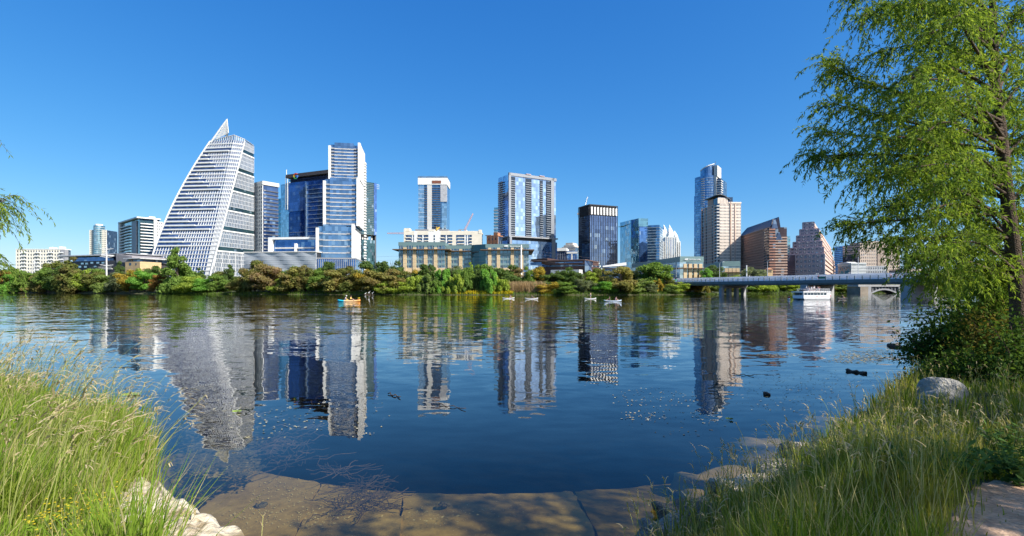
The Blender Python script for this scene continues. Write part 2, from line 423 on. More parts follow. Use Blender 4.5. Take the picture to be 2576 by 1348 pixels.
    def balc_done(s):
        left = 100; rest = {}
        for m, mat, locs in s.balc:
            take = locs[:left]; left -= len(take); me = m.mesh('balcony', mat)
            for l in take: link('balcony', me, s.root, l)
            for l in locs[len(take):]:
                r = rest.setdefault(mat.name, (MB(), mat))[0]; b0 = len(r.v)
                r.v += [(p[0],p[1],p[2]+l[2]) for p in m.v]; r.f += [tuple(i+b0 for i in f) for f in m.f]
        for r, mat in rest.values(): tag(r.build('more_balconies', mat, s.root), kind='stuff')
def lev(z0, z1, n): return [z0+(z1-z0)*i/n for i in range(n)]
def cols(w, n, a=0): return [a+w*i/n for i in range(n+1)]
rail_glass = G('balcony_glass', (.20,.30,.36), metal=.4, rough=.15)

# 1 long pale apartment block, far left
b = Bld('apartment_block', 'long cream apartment block with balcony columns at the far left end of the skyline', 42,500,163,500,25)
zt = b.za(629); nf = 11
b.box('glass_core', g_win, .1, b.w-.1, .1, b.d, 0, zt)
op = b.grid(b.fc['front'], 0, b.w, 0, zt+.4, 18, nf, .42, .5, .5, M('ivory_paint', (.80,.76,.64), .7, var=.05), ext=.5)
b.panes(op, d0=.05, d1=.15)
for c in (2.1, 7.1, 12.1, 16.1):
    cw = b.w/18; b.balconies(b.fc['front'], c*cw, (c+1.8)*cw, [z+.3 for z in lev(0, zt, nf)], 1.7, white)
b.balc_done()
m = MB()
for z in lev(0, zt, nf): b.fc['left'].box(m, 0, b.d-.6, z, z+.6, 0, .3)
b.part('floor_band', m, conc_pale); b.box('side_glazing', g_teal, -.12, .05, .5, b.d-.5, .3, zt-1)
b.box('roof', white, -.6, b.w+.6, -.7, b.d, zt+.42, zt+1.1)
b.box('roof_plant_room', white, b.w*.60, b.w*.66, 4, 10, zt+1.1, zt+3.2); b.box('roof_plant_room', white, b.w*.80, b.w*.84, 4, 10, zt+1.1, zt+3.8)
b.box('stair_tower', grey, b.w*.93, b.w+.9, -.9, 3, 0, zt+.3)

# 2 slender tower with bowed glass front and pale wings
b = Bld('apartment_tower', 'slender teal glass tower with a bowed front between two cream wings', 226,790,268,790, depth=22)
zt = b.za(579); zc = b.za(568)
for x0, x1 in ((0, b.w*.26), (b.w*.74, b.w)):
    b.box('glass_core', g_win, x0+.1, x1-.1, .1, b.d, 0, zt)
    f = faces(x0, x1, 0, b.d)['front']; b.panes(b.grid(f, 0, x1-x0, 0, zt+.3, 3, 30, .5, .45, .5, M('ivory_paint', (.80,.76,.64)), ext=.5), d0=.05, d1=.15)
cxm, ww = b.w/2, b.w*.235
bow = [(cxm-ww, 6)] + [(cxm-ww*math.cos(a), -5.5*math.sin(a)) for a in [math.pi*k/10 for k in range(11)]] + [(cxm+ww, 6)]
b.part('bowed_glass', MB().prism(bow, 0, zc), g_teal)
bo = [(cxm+(x-cxm)*1.03, y*1.05) for x, y in bow]; b.rep('floor_band', MB().prism(bo, 0, .55), M('pale_band', (.55,.62,.62)), [(0,0,z) for z in lev(3, zc, 31)])
b.part('roof', MB().prism([(cxm+(x-cxm)*.7, y*.7) for x, y in bow], zc, zc+2.5), white)

# 3 white slab tower with wrap-round balconies
b = Bld('apartment_tower', 'white framed tower with stacked white balconies left of the sail-shaped tower', 304,650,350,600,402)
zt = b.zb(549)
b.box('glass_core', g_teal, .2, b.w-.2, .2, b.d-.2, 0, zt)
zs = lev(1, zt-3, 22)
b.balconies(b.fc['front'], b.w*.06, b.w*.62, zs, 2.4, white); fr_ = b.fc['right']
b.balconies(fr_, b.d*.05, b.d*.66, zs, 1.6, white); b.balc_done()
b.box('dark_wall', grey, b.w*.66, b.w*.9, -.9, .3, 0, zt-2)
m = MB(); fr_.box(m, b.d*.68, b.d*.84, 0, zt, -.2, 2.0); b.part('white_wall', m, white)
m = MB(); b.fc['front'].box(m, -1, b.w*.05, 0, zt, 0, 2.6); b.part('corner_wall', m, white)
b.panes(b.grid(Face(b.w,b.d*.84,0,1,1,0,b.d*.3), 0, b.d*.3, 0, zt-2, 3, 22, .5, .45, .5, white), d0=.05, d1=.15)
b.box('glass_core', g_win, b.w-14, b.w-.1, b.d-.2, b.d*1.14, 0, zt-2.1)
b.box('roof', white, -1.5, b.w+2.2, -2.8, b.d+.5, zt, zt+1.5); b.box('roof_plant_room', white, b.w-8, b.w-2, b.d*.5, b.d*.8, zt+1.5, zt+3.5)

# 4 dark modern library
b = Bld('library', 'dark low modern library with overhanging flat roofs beside the white utility pole', 160,400,372,372, depth=40, z0=4)
W = b.w; x = lambda px: b.lx(px); z = lambda py, px: b.z(py, b.lx(px))
zin = M('dark_zinc', (.075,.068,.075), .5, .3, var=.15)
b.box('lower_wall', zin, x(172), x(330), 0, 30, 0, z(656,250))
b.box('upper_glazing', g_dkblue, x(176), x(268), 2, 28, z(656,250), z(645,220)); b.box('roof', M('pale_roof', (.6,.62,.63)), x(161), x(272), -5, 30, z(645,220), z(642.5,220))
b.box('upper_glazing', g_win, x(226), x(296), 8, 34, z(646,250), z(639,260)); b.box('roof', grey, x(222), x(304), 4, 36, z(639,260), z(637,260))
b.part('angled_wall', MB().prism([(x(294),-.5),(x(334),-.5),(x(334),30),(x(294),30)], z(660,310), [z(639,300),z(645,330),z(645,330),z(639,300)]), M('warm_grey_panel', (.30,.28,.28), .6))
b.box('upper_glazing', g_win, x(326), x(360), 0, 20, z(660,340), z(652,340)); b.box('roof', M('pale_roof', (.6,.62,.63)), x(324), x(366), -4, 22, z(652,340), z(650,340))
lime = M('tan_limestone', (.56,.40,.22), .9, var=.12)
b.box('limestone_wall', lime, x(329), x(366), -4, 12, 0, z(659,350)); f = faces(x(329), x(366), -4, 12)['front']
b.panes([(f, 4.2, 6.2, z(668,340), z(662,340)), (f, 10.5, 11.5, z(668,340), z(663,340))])
f = faces(x(172), x(330), 0, 30)['front']; lst = []
for pxa, pya in ((204,661),(215,661),(228,659),(243,659),(256,659),(198,669),(212,669),(236,669)): 
    u = x(pxa)-x(172); lst.append((f, u, u+3.0, z(pya+4.4,pxa), z(pya,pxa)))
b.panes(lst, g_pale)
b.part('terrace_railing', (lambda m: [f.box(m, u, u+.16, z(676,240), z(671,240), .2, .4) for u in np.arange(x(226)-x(172), x(282)-x(172), .9)] and m)(MB()), steel)
b.box('terrace_slab', conc_pale, x(225), x(283), -.6, 0, z(678,240), z(676,240))

# 5 sail-shaped tower
zS0 = 4.0
b = Bld('glass_tower', 'huge white and glass tower curving up like a sail to a lattice point', 373,500,531,490, depth=60)
Lc = [(373,690),(382,655),(400.7,592.8),(428.5,533.3),(456,477.7),(480,428),(509.8,386.5),(541.5,341),(571.3,299)]
Sm = [(529,690),(531.6,680),(551.5,604.7),(618,342)]; Bd = [(517,690),(533,612),(594,329)]
ztop = PZ(342, 512)
def col_at(lst, z, Yf):
    py = HY-(z-H)*FD/Yf; q = sorted(lst, key=lambda t: t[1]); return float(np.interp(py, [t[1] for t in q], [t[0] for t in q]))
inv = Matrix.Rotation(-b.root.rotation_euler.z, 3, 'Z')
def loc(px, Yw): v = inv @ (Vector((PX(px,Yw), Yw, 0)) - Vector((b.A.x, b.A.y, 0))); return (v.x, v.y)
_cf = np.polyfit([q[1] for q in Lc], [q[0] for q in Lc], 4)
def ring(z, g=0.0):
    k = min(1, max(0, (z-zS0)/(ztop-zS0)))
    y0 = 500+30*k; p0 = loc(float(np.polyval(_cf, HY-(z-H)*FD/y0)), y0); p1 = loc(col_at(Bd, z, 493+33*k), 493+33*k); p2 = loc(col_at(Sm, z, 490+40*k), 490+40*k)
    p3 = loc(638, 548); p4 = loc(628, 575); p5 = loc(float(np.polyval(_cf, HY-(z-H)*FD/y0))+6, 572)
    return [p0, p1, p2, p3, p4, p5]
def grow(poly, d):
    c = np.mean(np.array(poly), 0); o = []
    for i, p in enumerate(poly):
        a = Vector(poly[i-1]); q = Vector(p); e = Vector(poly[(i+1) % len(poly)])
        e1 = (q-a).normalized(); e2 = (e-q).normalized(); n1 = Vector((e1.y,-e1.x)); n2 = Vector((e2.y,-e2.x))
        nn = n1+n2; nn = nn.normalized() if nn.length > 1e-6 else n1; k = d/max(.45, nn.dot(n1)); o.append(tuple(q+nn*k))
    return o
NFL = 37; zz = [zS0 + (ztop-zS0)*i/NFL for i in range(NFL+1)]
m = MB()
for i in range(NFL):
    m.prism(ring(zz[i]+.02), zz[i]-zS0, zz[i+1]-zS0-.02, ring(zz[i+1]))
g_sail = G('sail_glass', (.16,.24,.38), pw=2.4, fh=4.6); g_side = G('silver_glass', (.22,.29,.38), pw=1.9, fh=4.6, metal=.6, rough=.1, seam=.2)
b.part('glass_core', m, g_sail)
fl_h = zz[1]-zz[0]; low = 9; mech = {9, 14, 19, 24, 29, 34}
sailw = M('sail_white', (.78,.78,.75), .5, var=.04)
def seg_box(m, p, q, z0, z1, d, t=.5, p2=None, q2=None):
    p, q = Vector(p), Vector(q); e = (q-p).normalized(); nn = Vector((e.y,-e.x))
    a, c = p+nn*(d), q+nn*(d); a2, c2 = p-nn*t, q-nn*t
    if p2 is not None:
        p2, q2 = Vector(p2), Vector(q2); A2, C2 = p2+nn*d, q2+nn*d; A3, C3 = p2-nn*t, q2-nn*t
    else: A2, C2, A3, C3 = a, c, a2, c2
    m.hexa([(*a,z0),(*c,z0),(*c2,z0),(*a2,z0),(*A2,z1),(*C2,z1),(*C3,z1),(*A3,z1)])
lerp = lambda p, q, t: (p[0]+(q[0]-p[0])*t, p[1]+(q[1]-p[1])*t)
fin_f, fin_s = MB(), MB()
for i in range(1, NFL):
    r0, r1 = ring(zz[i]), ring(min(ztop, zz[i+1])); zb, zt_ = zz[i]-zS0, zz[i+1]-zS0
    h = .95 if i > low else .5; m = MB()
    g = grow(r0, .55); m.prism([g[0], g[1], g[2], lerp(r0[2], r0[3], .02), lerp(r0[2], r0[5], .5), r0[5]], zb-.1, zb+h)
    b.part('floor_band', m, sailw)
    frac = .0
    if i >= low and i < NFL-2:
        k = (i-low) % 5; frac = [.9, .62, .48, .34, .2][k] if k else .92
    wf = (Vector(r0[1])-Vector(r0[0])).length; nfin = max(6, int(wf/ (2.6 if i > low else 2.9)))
    for j in range(nfin+1):
        tt = j/nfin
        if i > low and tt < frac and i < NFL-2: continue
        p = lerp(r0[0], r0[1], tt); q = lerp(r1[0], r1[1], tt); e = (Vector(r0[1])-Vector(r0[0])).normalized()*(.15 if i > low else .16)
        pa, pb = (p[0]-e.x, p[1]-e.y), (p[0]+e.x, p[1]+e.y); qa, qb = (q[0]-e.x, q[1]-e.y), (q[0]+e.x, q[1]+e.y)
        seg_box(fin_f, pa, pb, zb+h, zt_-.1, .45, .3, qa, qb)
    for j in range(5):
        tt = j/5; p = lerp(r0[1], r0[2], tt); q = lerp(r1[1], r1[2], tt); e = (Vector(r0[2])-Vector(r0[1])).normalized()*.2
        seg_box(fin_f, (p[0]-e.x,p[1]-e.y), (p[0]+e.x,p[1]+e.y), zb+h, zt_-.1, .4, .3, (q[0]-e.x,q[1]-e.y), (q[0]+e.x,q[1]+e.y))
    if i > low and frac > .05 and i < NFL-2:      # planted terrace edge on the stepped part
        m = MB(); a = lerp(r0[0], r0[1], .05); c = lerp(r0[0], r0[1], frac); seg_box(m, a, c, zb-.05, zb+1.3, 1.5, -.55); b.part('terrace_parapet', m, sailw)
    # right side
    rs0, rs1 = r0[2], r0[3]; q0, q1 = r1[2], r1[3]
    if i in mech:
        m = MB(); seg_box(m, rs0, rs1, zb, zt_-.4, .15, .3, q0, q1); b.part('dark_glass_band', m, g_green)
        m = MB(); seg_box(m, rs0, rs1, zb-1.3, zb, .8, .3); b.part('ledge', m, sailw)
    else:
        m = MB(); seg_box(m, rs0, rs1, zb, zt_, .12, .2, q0, q1); b.part('side_glazing', m, g_side)
        seg_box(fin_s, rs0, rs1, zb-.22, zb+.22, .35, .1)
        ws = (Vector(rs1)-Vector(rs0)).length; ns_ = max(4, int(ws/2.1))
        for j in range(ns_+1):
            tt = j/ns_; p = lerp(rs1, rs0, tt*1.0); e = (Vector(rs1)-Vector(rs0)).normalized()*(.18 if not (i <= low and j % 4 == 0) else .55)
            q = lerp(q1, q0, min(1, tt*ws/max(.1,(Vector(q1)-Vector(q0)).length)))
            if tt*ws > (Vector(q1)-Vector(q0)).length: continue
            seg_box(fin_s, (p[0]-e.x,p[1]-e.y), (p[0]+e.x,p[1]+e.y), zb+.22, zt_-.22, .5, .1, (q[0]-e.x,q[1]-e.y), (q[0]+e.x,q[1]+e.y))
b.part('mullions', fin_f, sailw); b.part('side_mullions', fin_s, M('silver_fin', (.58,.59,.60), .45, var=.05))
for kk, nm in ((0,'edge_spine'), (2,'seam_spine')):
    b.part(nm, MB().tube([(*grow(ring(z_), .5)[kk], z_-zS0) for z_ in zz], .75, 6), sailw)
tipY = 530; tip = loc(571.3, tipY); ztip = PZ(299.5, tipY)-zS0; r_ = ring(ztop); zt0 = ztop-zS0; m = MB()
base = [(*r_[0], zt0-1), (*loc(574.5, 531), PZ(334, 531)-zS0), (*loc(566, 552), zt0)]
tp_ = (*tip, ztip)
mid = (*loc(556.5, tipY), PZ(320, tipY)-zS0)
m.tube([base[0], mid, tp_], [.9,.75,.45], 5); m.tube([base[1], tp_], [.5,.4], 5); m.tube([base[2], tp_], [.5,.4], 5)
cur = lambda t: tuple(Vector(base[0])*(1-t)**2 + 2*t*(1-t)*Vector(mid)*1.0 + Vector(tp_)*t*t)
for i in range(9):
    a0, a1 = i/9, (i+1)/9; pL = cur(a0); pR = Vector(base[1]).lerp(Vector(tp_), a0); pR2 = Vector(base[1]).lerp(Vector(tp_), a1); pB = Vector(base[2]).lerp(Vector(tp_), a0)
    m.bar(pL, pR, .3); m.bar(pL, pR2, .3); m.bar(cur(a1), pR, .25); m.bar(pR, pB, .25); m.bar(pL, pB, .25)
b.part('lattice_spire', m, sailw)
bt = [(tp_[0]*.0+c[0], c[1]) for c in r_]
b.part('crown_glazing', MB().prism(grow(r_, -.4), zt0, [zt0+.5, zt0+5.0, zt0+2.0, zt0+.5, zt0+.5, zt0+.5]), g_pale)
m = MB()
for t_ in np.linspace(0, 1, 12): p = lerp(r_[0], r_[1], t_); m.bar((*p, zt0), (*p, zt0+.8+4.4*t_), .22)
for t_ in np.linspace(0, 1, 6): p = lerp(r_[1], r_[2], t_); m.bar((*p, zt0), (*p, zt0+5.2-3*t_), .22)
m.bar((*r_[0], zt0+.8), (*r_[1], zt0+5.2), .35); m.bar((*r_[1], zt0+5.2), (*r_[2], zt0+2.2), .35); m.bar((*r_[2], zt0+2.2), (*r_[3], zt0+.6), .35)
b.part('crown_frame', m, sailw)

# 6 tower with white grid front and dark balcony side
b = Bld('apartment_tower', 'tower with a narrow white grid front and dark balconied side, touching the sail tower', 630,560,661,545,700)
zt = b.zb(466)
b.box('glass_core', g_black, .1, b.w-.1, .1, b.d, 0, zt)
b.panes(b.grid(b.fc['front'], 0, b.w, 0, zt+.5, 7, 27, .5, .36, .6, white, ext=.6), d0=.05, d1=.15)
zs = lev(2, zt-2, 27); b.balconies(b.fc['right'], .5, b.d*.14, zs, 1.6, grey); b.balconies(b.fc['right'], b.d*.16, b.d*.98, zs, 1.3, M('charcoal_panel', (.10,.11,.13), .5)); b.balc_done()
b.box('roof_screen', white, -.8, b.w+1.2, -.8, b.d+.5, zt+.5, zt+4.5); b.fins(b.fc['right'], cols(b.d, 16), zt+.6, zt+4.6, .5, 1.6, conc_pale, 'roof_fins')

# 7 pale glass tower with ladder spire
b = Bld('glass_tower', 'pale blue glass tower with a thin ladder spire, behind the white grid tower', 697,760,729,745, depth=30)
zt = b.za(466); b.box('glass_core', g_pale, b.w*.3, b.w, 0, b.d, 0, zt); b.box('lower_glass', g_teal, 0, b.w*.3, 1, b.d, 0, b.za(500))
b.bands('floor_band', white, lev(0, b.za(500), 24), .8, .4, 0, b.w*.28, 1, b.d)
b.box('corner_wall', white, b.w*.74, b.w+.4, -.8, 4, b.za(520), zt+1)
m = MB(); xa, xb = b.w*.72, b.w*.88; ztp = b.za(432)
for xx in (xa, xb): m.bar((xx,-1,zt*.75), (xx,-1,b.za(447)), .45)
for z_ in np.arange(zt*.75, b.za(447), 3.4): m.bar((xa,-1,z_), (xb,-1,z_), .3)
m.bar(((xa+xb)/2,-1,b.za(449)), ((xa+xb)/2,-1,ztp), .5); b.part('spire', m, white)

# 8 blue glass tower with the coloured letter
b = Bld('office_tower', 'deep blue glass office tower carrying a big coloured letter G under its roof', 728,600,830,575, depth=45)
zt = b.za(440.5); b.box('glass_core', g_dkblue, 0, b.w, 0, b.d, 0, b.za(461))
b.box('left_glass', G('sky_reflection_glass', (.16,.32,.62), pw=4, fh=4), -.4, b.w*.44, -1.2, 0, b.za(533), b.za(461)); b.box('left_glass', g_dkblue, -.4, b.w*.42, -.6, 0, 0, b.za(535))  # upper left facet: lighter sky reflection put into the glass tint
zs = lev(2, b.za(462), 25); fb = MB(); b.fc['front'].box(fb, b.w*.45, b.w, 0, .45, 0, .3); b.rep('floor_band', fb, M('blue_grey_band', (.35,.42,.52)), [(0,0,z_) for z_ in zs])
fb = MB(); b.fc['front'].box(fb, 0, b.w*.42, 0, .4, 0, .9); b.rep('ledge', fb, M('blue_grey_band', (.35,.42,.52)), [(0,0,z_) for z_ in zs[:14]])
b.box('left_fin', g_pale, b.w*.42, b.w*.45, -1.6, 0, 0, b.za(462))
b.box('crown_recess', M('navy_panel', (.035,.045,.10), .4, .3), .5, b.w, .8, b.d, b.za(461), zt-5); b.box('roof_brim', M('brown_metal', (.09,.075,.07), .6), -2.5, b.w+1, -3, b.d, zt-4, zt)
m = MB()
for u in cols(b.w, 14): b.fc['front'].box(m, u-.15, u+.15, b.za(461), zt-4, .2, .6)
m2 = b.za(455); b.fc['front'].box(m, 0, b.w, m2, m2+.5, .1, .55); b.fc['front'].box(m, 0, b.w, m2+4, m2+4.4, .1, .55); b.part('crown_frame', m, M('navy_panel', (.035,.045,.10)))
sgn = empty('letter_sign', (0,0,0)); sgn.parent = b.root
sx, sz, sr = b.lx(744.5, -3.4), b.za(447.2), 3.55
def arc(mb, a0, a1, n=10, ro=1.0, ri=.62):
    for i in range(n):
        t0, t1 = R(a0+(a1-a0)*i/n), R(a0+(a1-a0)*(i+1)/n)
        c = lambda r, t, y: (sx+sr*r*math.cos(t), y, sz+sr*r*math.sin(t))
        mb.hexa([c(ri,t0,-4.2),c(ro,t0,-4.2),c(ro,t0,-3.5),c(ri,t0,-3.5),c(ri,t1,-4.2),c(ro,t1,-4.2),c(ro,t1,-3.5),c(ri,t1,-3.5)])
for nm, col, a0, a1 in (('red_arc', (.80,.10,.06), 40, 150), ('yellow_arc', (.85,.55,.03), 150, 205), ('green_arc', (.08,.45,.12), 205, 310), ('blue_arc', (.08,.28,.80), 310, 359)):
    m = MB(); arc(m, a0, a1)
    if nm == 'blue_arc': m.box(sx+.05*sr, sx+.99*sr, -4.25, -3.45, sz-.19*sr, sz+.19*sr)
    m.build(nm, M(nm, col, .5, var=.03), sgn)

# 9 stepped residential tower of three tiers
b = Bld('apartment_tower', 'tall navy glass tower in three steps with white side walls, highest of the centre left', 797,432,890,437, depth=48)
def tier(pa, pb, y0, top, zb, nfl, wl=True):
    xa, xb = b.lx(pa, y0), b.lx(pb, y0); zt = b.z(top, xa, y0); wd = xb-xa
    b.box('glass_core', G('navy_glass', (.20,.32,.47), pw=2.6, fh=4), xa+.8, xb-.8, y0+1.2, b.d, zb, zt-1.5)
    g0, g1 = xa+wd*.17, xa+wd*.80
    b.box('glass_bay', G('navy_glass', (.20,.32,.47)), g0, g1, y0-.4, y0+1.2, zb, zt)
    zs = lev(zb+1, zt-3, nfl); f = faces(xa, xb, y0, b.d)
    s1 = MB().box(g0-.1, g1+.1, y0-.7, y0+1.2, 0, .85); b.rep('floor_band', s1, M('floor_grey', (.50,.50,.49), .8), [(0,0,q) for q in zs])
    bm = MB(); fd = f['front']; fd.box(bm, wd*.05, wd*.165, 0, .35, -1.2, .3); fd.box(bm, wd*.05, wd*.165, .4, 1.2, .15, .22); b.rep('balcony', bm, grey, [(0,0,q+.2) for q in zs])
    bm = MB(); fd.box(bm, wd*.805, wd*.945, 0, .35, -1.2, .3); fd.box(bm, wd*.805, wd*.945, .4, 1.2, .15, .22); b.rep('balcony', bm, grey, [(0,0,q+.2) for q in zs])
    b.box('white_fin', white, xa-.6, xa+wd*.05, y0-1.4, y0+9, zb, zt-3.0); b.box('white_fin', white, xa+wd*.945, xb+.5, y0-1.6, y0+5, zb, zt+.5)
    if top > 400:
        fq = Face(xb, y0, 0, 1, 1, 0, b.d-y0-1); b.panes(b.grid(fq, 0, b.d-y0-1, zb, zt-1, 10, nfl, .34, .42, .5, white, ext=.3), d0=.05, d1=.2)
    return xa, xb, zt
xa, xb, z1 = tier(797, 890, 0, 564, 12, 7); xa, xb, z2 = tier(815, 902, 7, 446, z1, 10); xa, xb, z3 = tier(828.5, 905, 14, 358, z2, 10)
xr = xb
fr_ = Face(xr, 14, 0, 1, 1, 0, b.d-14)
ops = b.grid(fr_, 0, b.d-14, z2, z3, 9, 14, .34, .42, .55, white, ext=.55); b.panes(ops, d0=.05, d1=.2)
m = MB()
for q in lev(14, z3-8, 40): fr_.box(m, (b.d-14)*.8, b.d-14, q, q+1.2, .5, 2.1)
b.part('corner_balconies', m, white)
b.box('podium', g_dkblue, b.lx(784), b.lx(897), -6, b.d, 0, b.za(652)); b.box('podium_roof', grey, b.lx(783), b.lx(898), -6.6, b.d, b.za(652), b.za(649)); m = MB()
for u in cols(b.lx(897)-b.lx(784), 22): m.box(b.lx(784)+u-.2, b.lx(784)+u+.2, -6.4, -6, 0, b.za(652))
b.part('mullions', m, grey); b.box('mast', steel, b.lx(868,30)-.4, b.lx(868,30)+.4, 30, 30.8, z3-2, z3+4.5)

# 10 dark green glass tower
b = Bld('office_tower', 'dark green glass tower with an open gap floor, right of the stepped navy tower', 905,640,947,654, depth=40)
za1, za2, zt = b.za(602), b.za(589), b.za(455)
g10 = G('forest_glass', (.05,.12,.14), pw=2.4, fh=3.8, metal=.65)
b.box('lower_glass', g10, 0, b.w*.9, 0, b.d, 0, za1); b.box('upper_glass', g10, 0, b.w, 0, b.d, za2, zt); b.box('right_edge', G('edge_glass', (.10,.2,.45)), b.w*.84, b.w+.2, -.4, b.d, za2, zt)
for u in (.25, .55, .8): b.box('column', conc_pale, b.w*u-.8, b.w*u+.8, 4, 5.6, za1, za2)
b.box('core_wall', dark, b.w*.3, b.w*.7, 12, 30, za1, za2); b.bands('floor_band', M('green_grey_band', (.16,.2,.2)), lev(za2, zt, 30), .5, .15)
b.box('side_wall', M('charcoal_panel', (.10,.11,.13), .5), b.w*.95, b.w*1.03, 2, 12, 0, b.za(545))
m = MB()
for q in (b.za(459), b.za(464), b.za(469)): m.box(b.w, b.w+4.5, 1, 1.6, q, q+.5)
b.part('roof_bracket', m, steel)

# 11 grey wavy garage podium and the terraced flats on it
b = Bld('parking_garage', 'grey garage podium clad in wavy metal strips at the foot of the stepped tower', 615,432,795,424, depth=30)
mm_ = M('silver_strip', (.50,.53,.57), .4, .3, var=.05); zt = b.za(636)
b.box('core', dark, .5, b.w-.5, 1, b.d, 0, zt-1)
for i in range(9):
    m = MB(); q0 = zt*i/9; q1 = zt*(i+1)/9-.18; N = 40; p = [(b.w*j/N, -.35-.5*math.sin(j*.55+i*1.1)) for j in range(N+1)]
    for j in range(N):
        a, c = p[j], p[j+1]; m.hexa([(a[0],a[1],q0),(c[0],c[1],q0),(c[0],1,q0),(a[0],1,q0),(a[0],a[1]-.25,q1),(c[0],c[1]-.25,q1),(c[0],1,q1),(a[0],1,q1)])
    b.part('metal_strip', m, mm_)
b.box('roof', conc_pale, -.4, b.w+.4, -1.2, b.d, zt, zt+.8)
b = Bld('apartment_block', 'low terraced flats in a white frame standing on the grey garage', 678,445,796,440, depth=22, z0=22)
zt = b.za(599); zl = b.za(628)
b.box('glass_core', g_dkblue, 4, b.w, .5, b.d, 0, zt-1.5); b.box('roof', white, 0, b.w, -2.2, b.d, zt-1.4, zt+.4); b.box('frame_wall', white, 0, 3.6, -2.2, b.d, 0, zt-1.4)
b.balconies(b.fc['front'], 6, b.w-1, lev(3, zt-3, 3), 2, conc_pale); b.balc_done(); b.box('canopy', M('pale_roof', (.6,.62,.63)), -2, b.w*.72, -9, 0, -1.5, .5)
b.box('frame_wall', white, b.w*.56, b.w*.60, -2.2, 1, 0, zt-5)

# 12 tall tower with white crown
b = Bld('apartment_tower', 'tall slim tower with a white box crown and dark balcony columns, beside cranes', 1053,760,1124,760, depth=34)
zt = b.za(447.5); zc = b.za(465); W = b.w
b.box('glass_core', G('slate_glass', (.20,.30,.40)), 0, W, 0, b.d, 0, zc); b.box('left_glass', g_pale, -.2, W*.2, -.8, 0, 0, zc)
b.box('grey_pier', conc_pale, W*.31, W*.47, -1.4, 0, 0, zc); b.box('grey_wall', M('light_grey_panel', (.45,.46,.48)), W*.78, W+.2, -1.4, 2, b.za(508), zc); b.box('right_glass', g_pale, W*.82, W+.1, -1, 2, 0, b.za(512))
zs = lev(3, zc-2, 44)
b.balconies(b.fc['front'], W*.2, W*.305, zs, 1.2, M('charcoal_panel', (.10,.11,.13))); b.balconies(b.fc['front'], W*.475, W*.775, zs, 1.2, M('charcoal_panel', (.10,.11,.13))); b.balc_done()
b.bands('floor_band', white, lev(3, zc, 44)[::2], .35, .15, 0, W*.2, -.8, 0)
b.box('crown', white, -.8, W+.8, -1.8, b.d, zc, zt); b.box('crown_opening', M('rust_panel', (.22,.08,.05)), W*.48, W*.8, -2.0, -1.7, zc+1.5, zc+6); b.box('crown_rim', g_pale, -1, W+1, -2, b.d, zt, zt+2.4)
b.box('base_deck', grey, -4, W+3, -6, b.d, b.za(583)-4, b.za(578))

# 13 pale mid-rise residential block
b = Bld('apartment_block', 'cream and white mid-rise flats with recessed balconies above the teal office roof', 1017,430,1211,430, depth=24)
zt = b.za(582); W = b.w; f = b.fc['front']; zb0 = 8; xs = lambda px: b.lx(px)
b.box('glass_core', G('dusk_glass', (.10,.16,.26), pw=2, fh=3.3), .3, W-.3, .6, b.d, 0, zt-.5)
def bay(pa, pb, mat, z1=zt): m = MB(); f.box(m, xs(pa), xs(pb), 0, z1, -.6, .5); b.part('wall', m, mat)
for pa, pb, mt in ((1016,1020,cream),(1042,1050,white),(1078,1108,white),(1138,1147,cream),(1187,1212,cream)): bay(pa, pb, mt, zt if pa != 1016 else b.za(576))
for pa, pb in ((1020,1042),(1050,1078),(1108,1138),(1147,1187)): m = MB(); f.box(m, xs(pa), xs(pb), zt-3.0, zt, -.6, .46); b.part('parapet', m, cream); zs = lev(zb0, zt-3.0, 14)
for pa, pb in ((1020,1034),(1050,1060),(1068,1078),(1108,1118),(1128,1138),(1151,1168),(1181,1187)): b.balconies(f, xs(pa), xs(pb), zs, .9, cream, h=.75)
b.balc_done(); m = MB()
for pa in (1038,1064,1123,1170,1176): f.box(m, xs(pa)-.5, xs(pa)+.4, 0, zt-2.9, -.6, .3)
for q in zs:
    f.box(m, xs(1020), xs(1187), q-.2, q+.2, -.6, .2)
b.part('wall_frame', m, white); b.panes([(f, xs(1091), xs(1094.5), q+.7, q+2.4) for q in zs], d0=.5, d1=.58)
b.box('stair_tower', cream, xs(1017), xs(1030), 0, 8, zt, b.za(574)); b.box('stair_tower', cream, xs(1078), xs(1092), 0, 8, zt, b.za(577)); b.box('stair_tower', cream, xs(1204), xs(1211.5), -.7, 6, zt-2, b.za(578)); b.box('roof', cream, 0, W, 0, b.d, zt-.5, zt+.3)

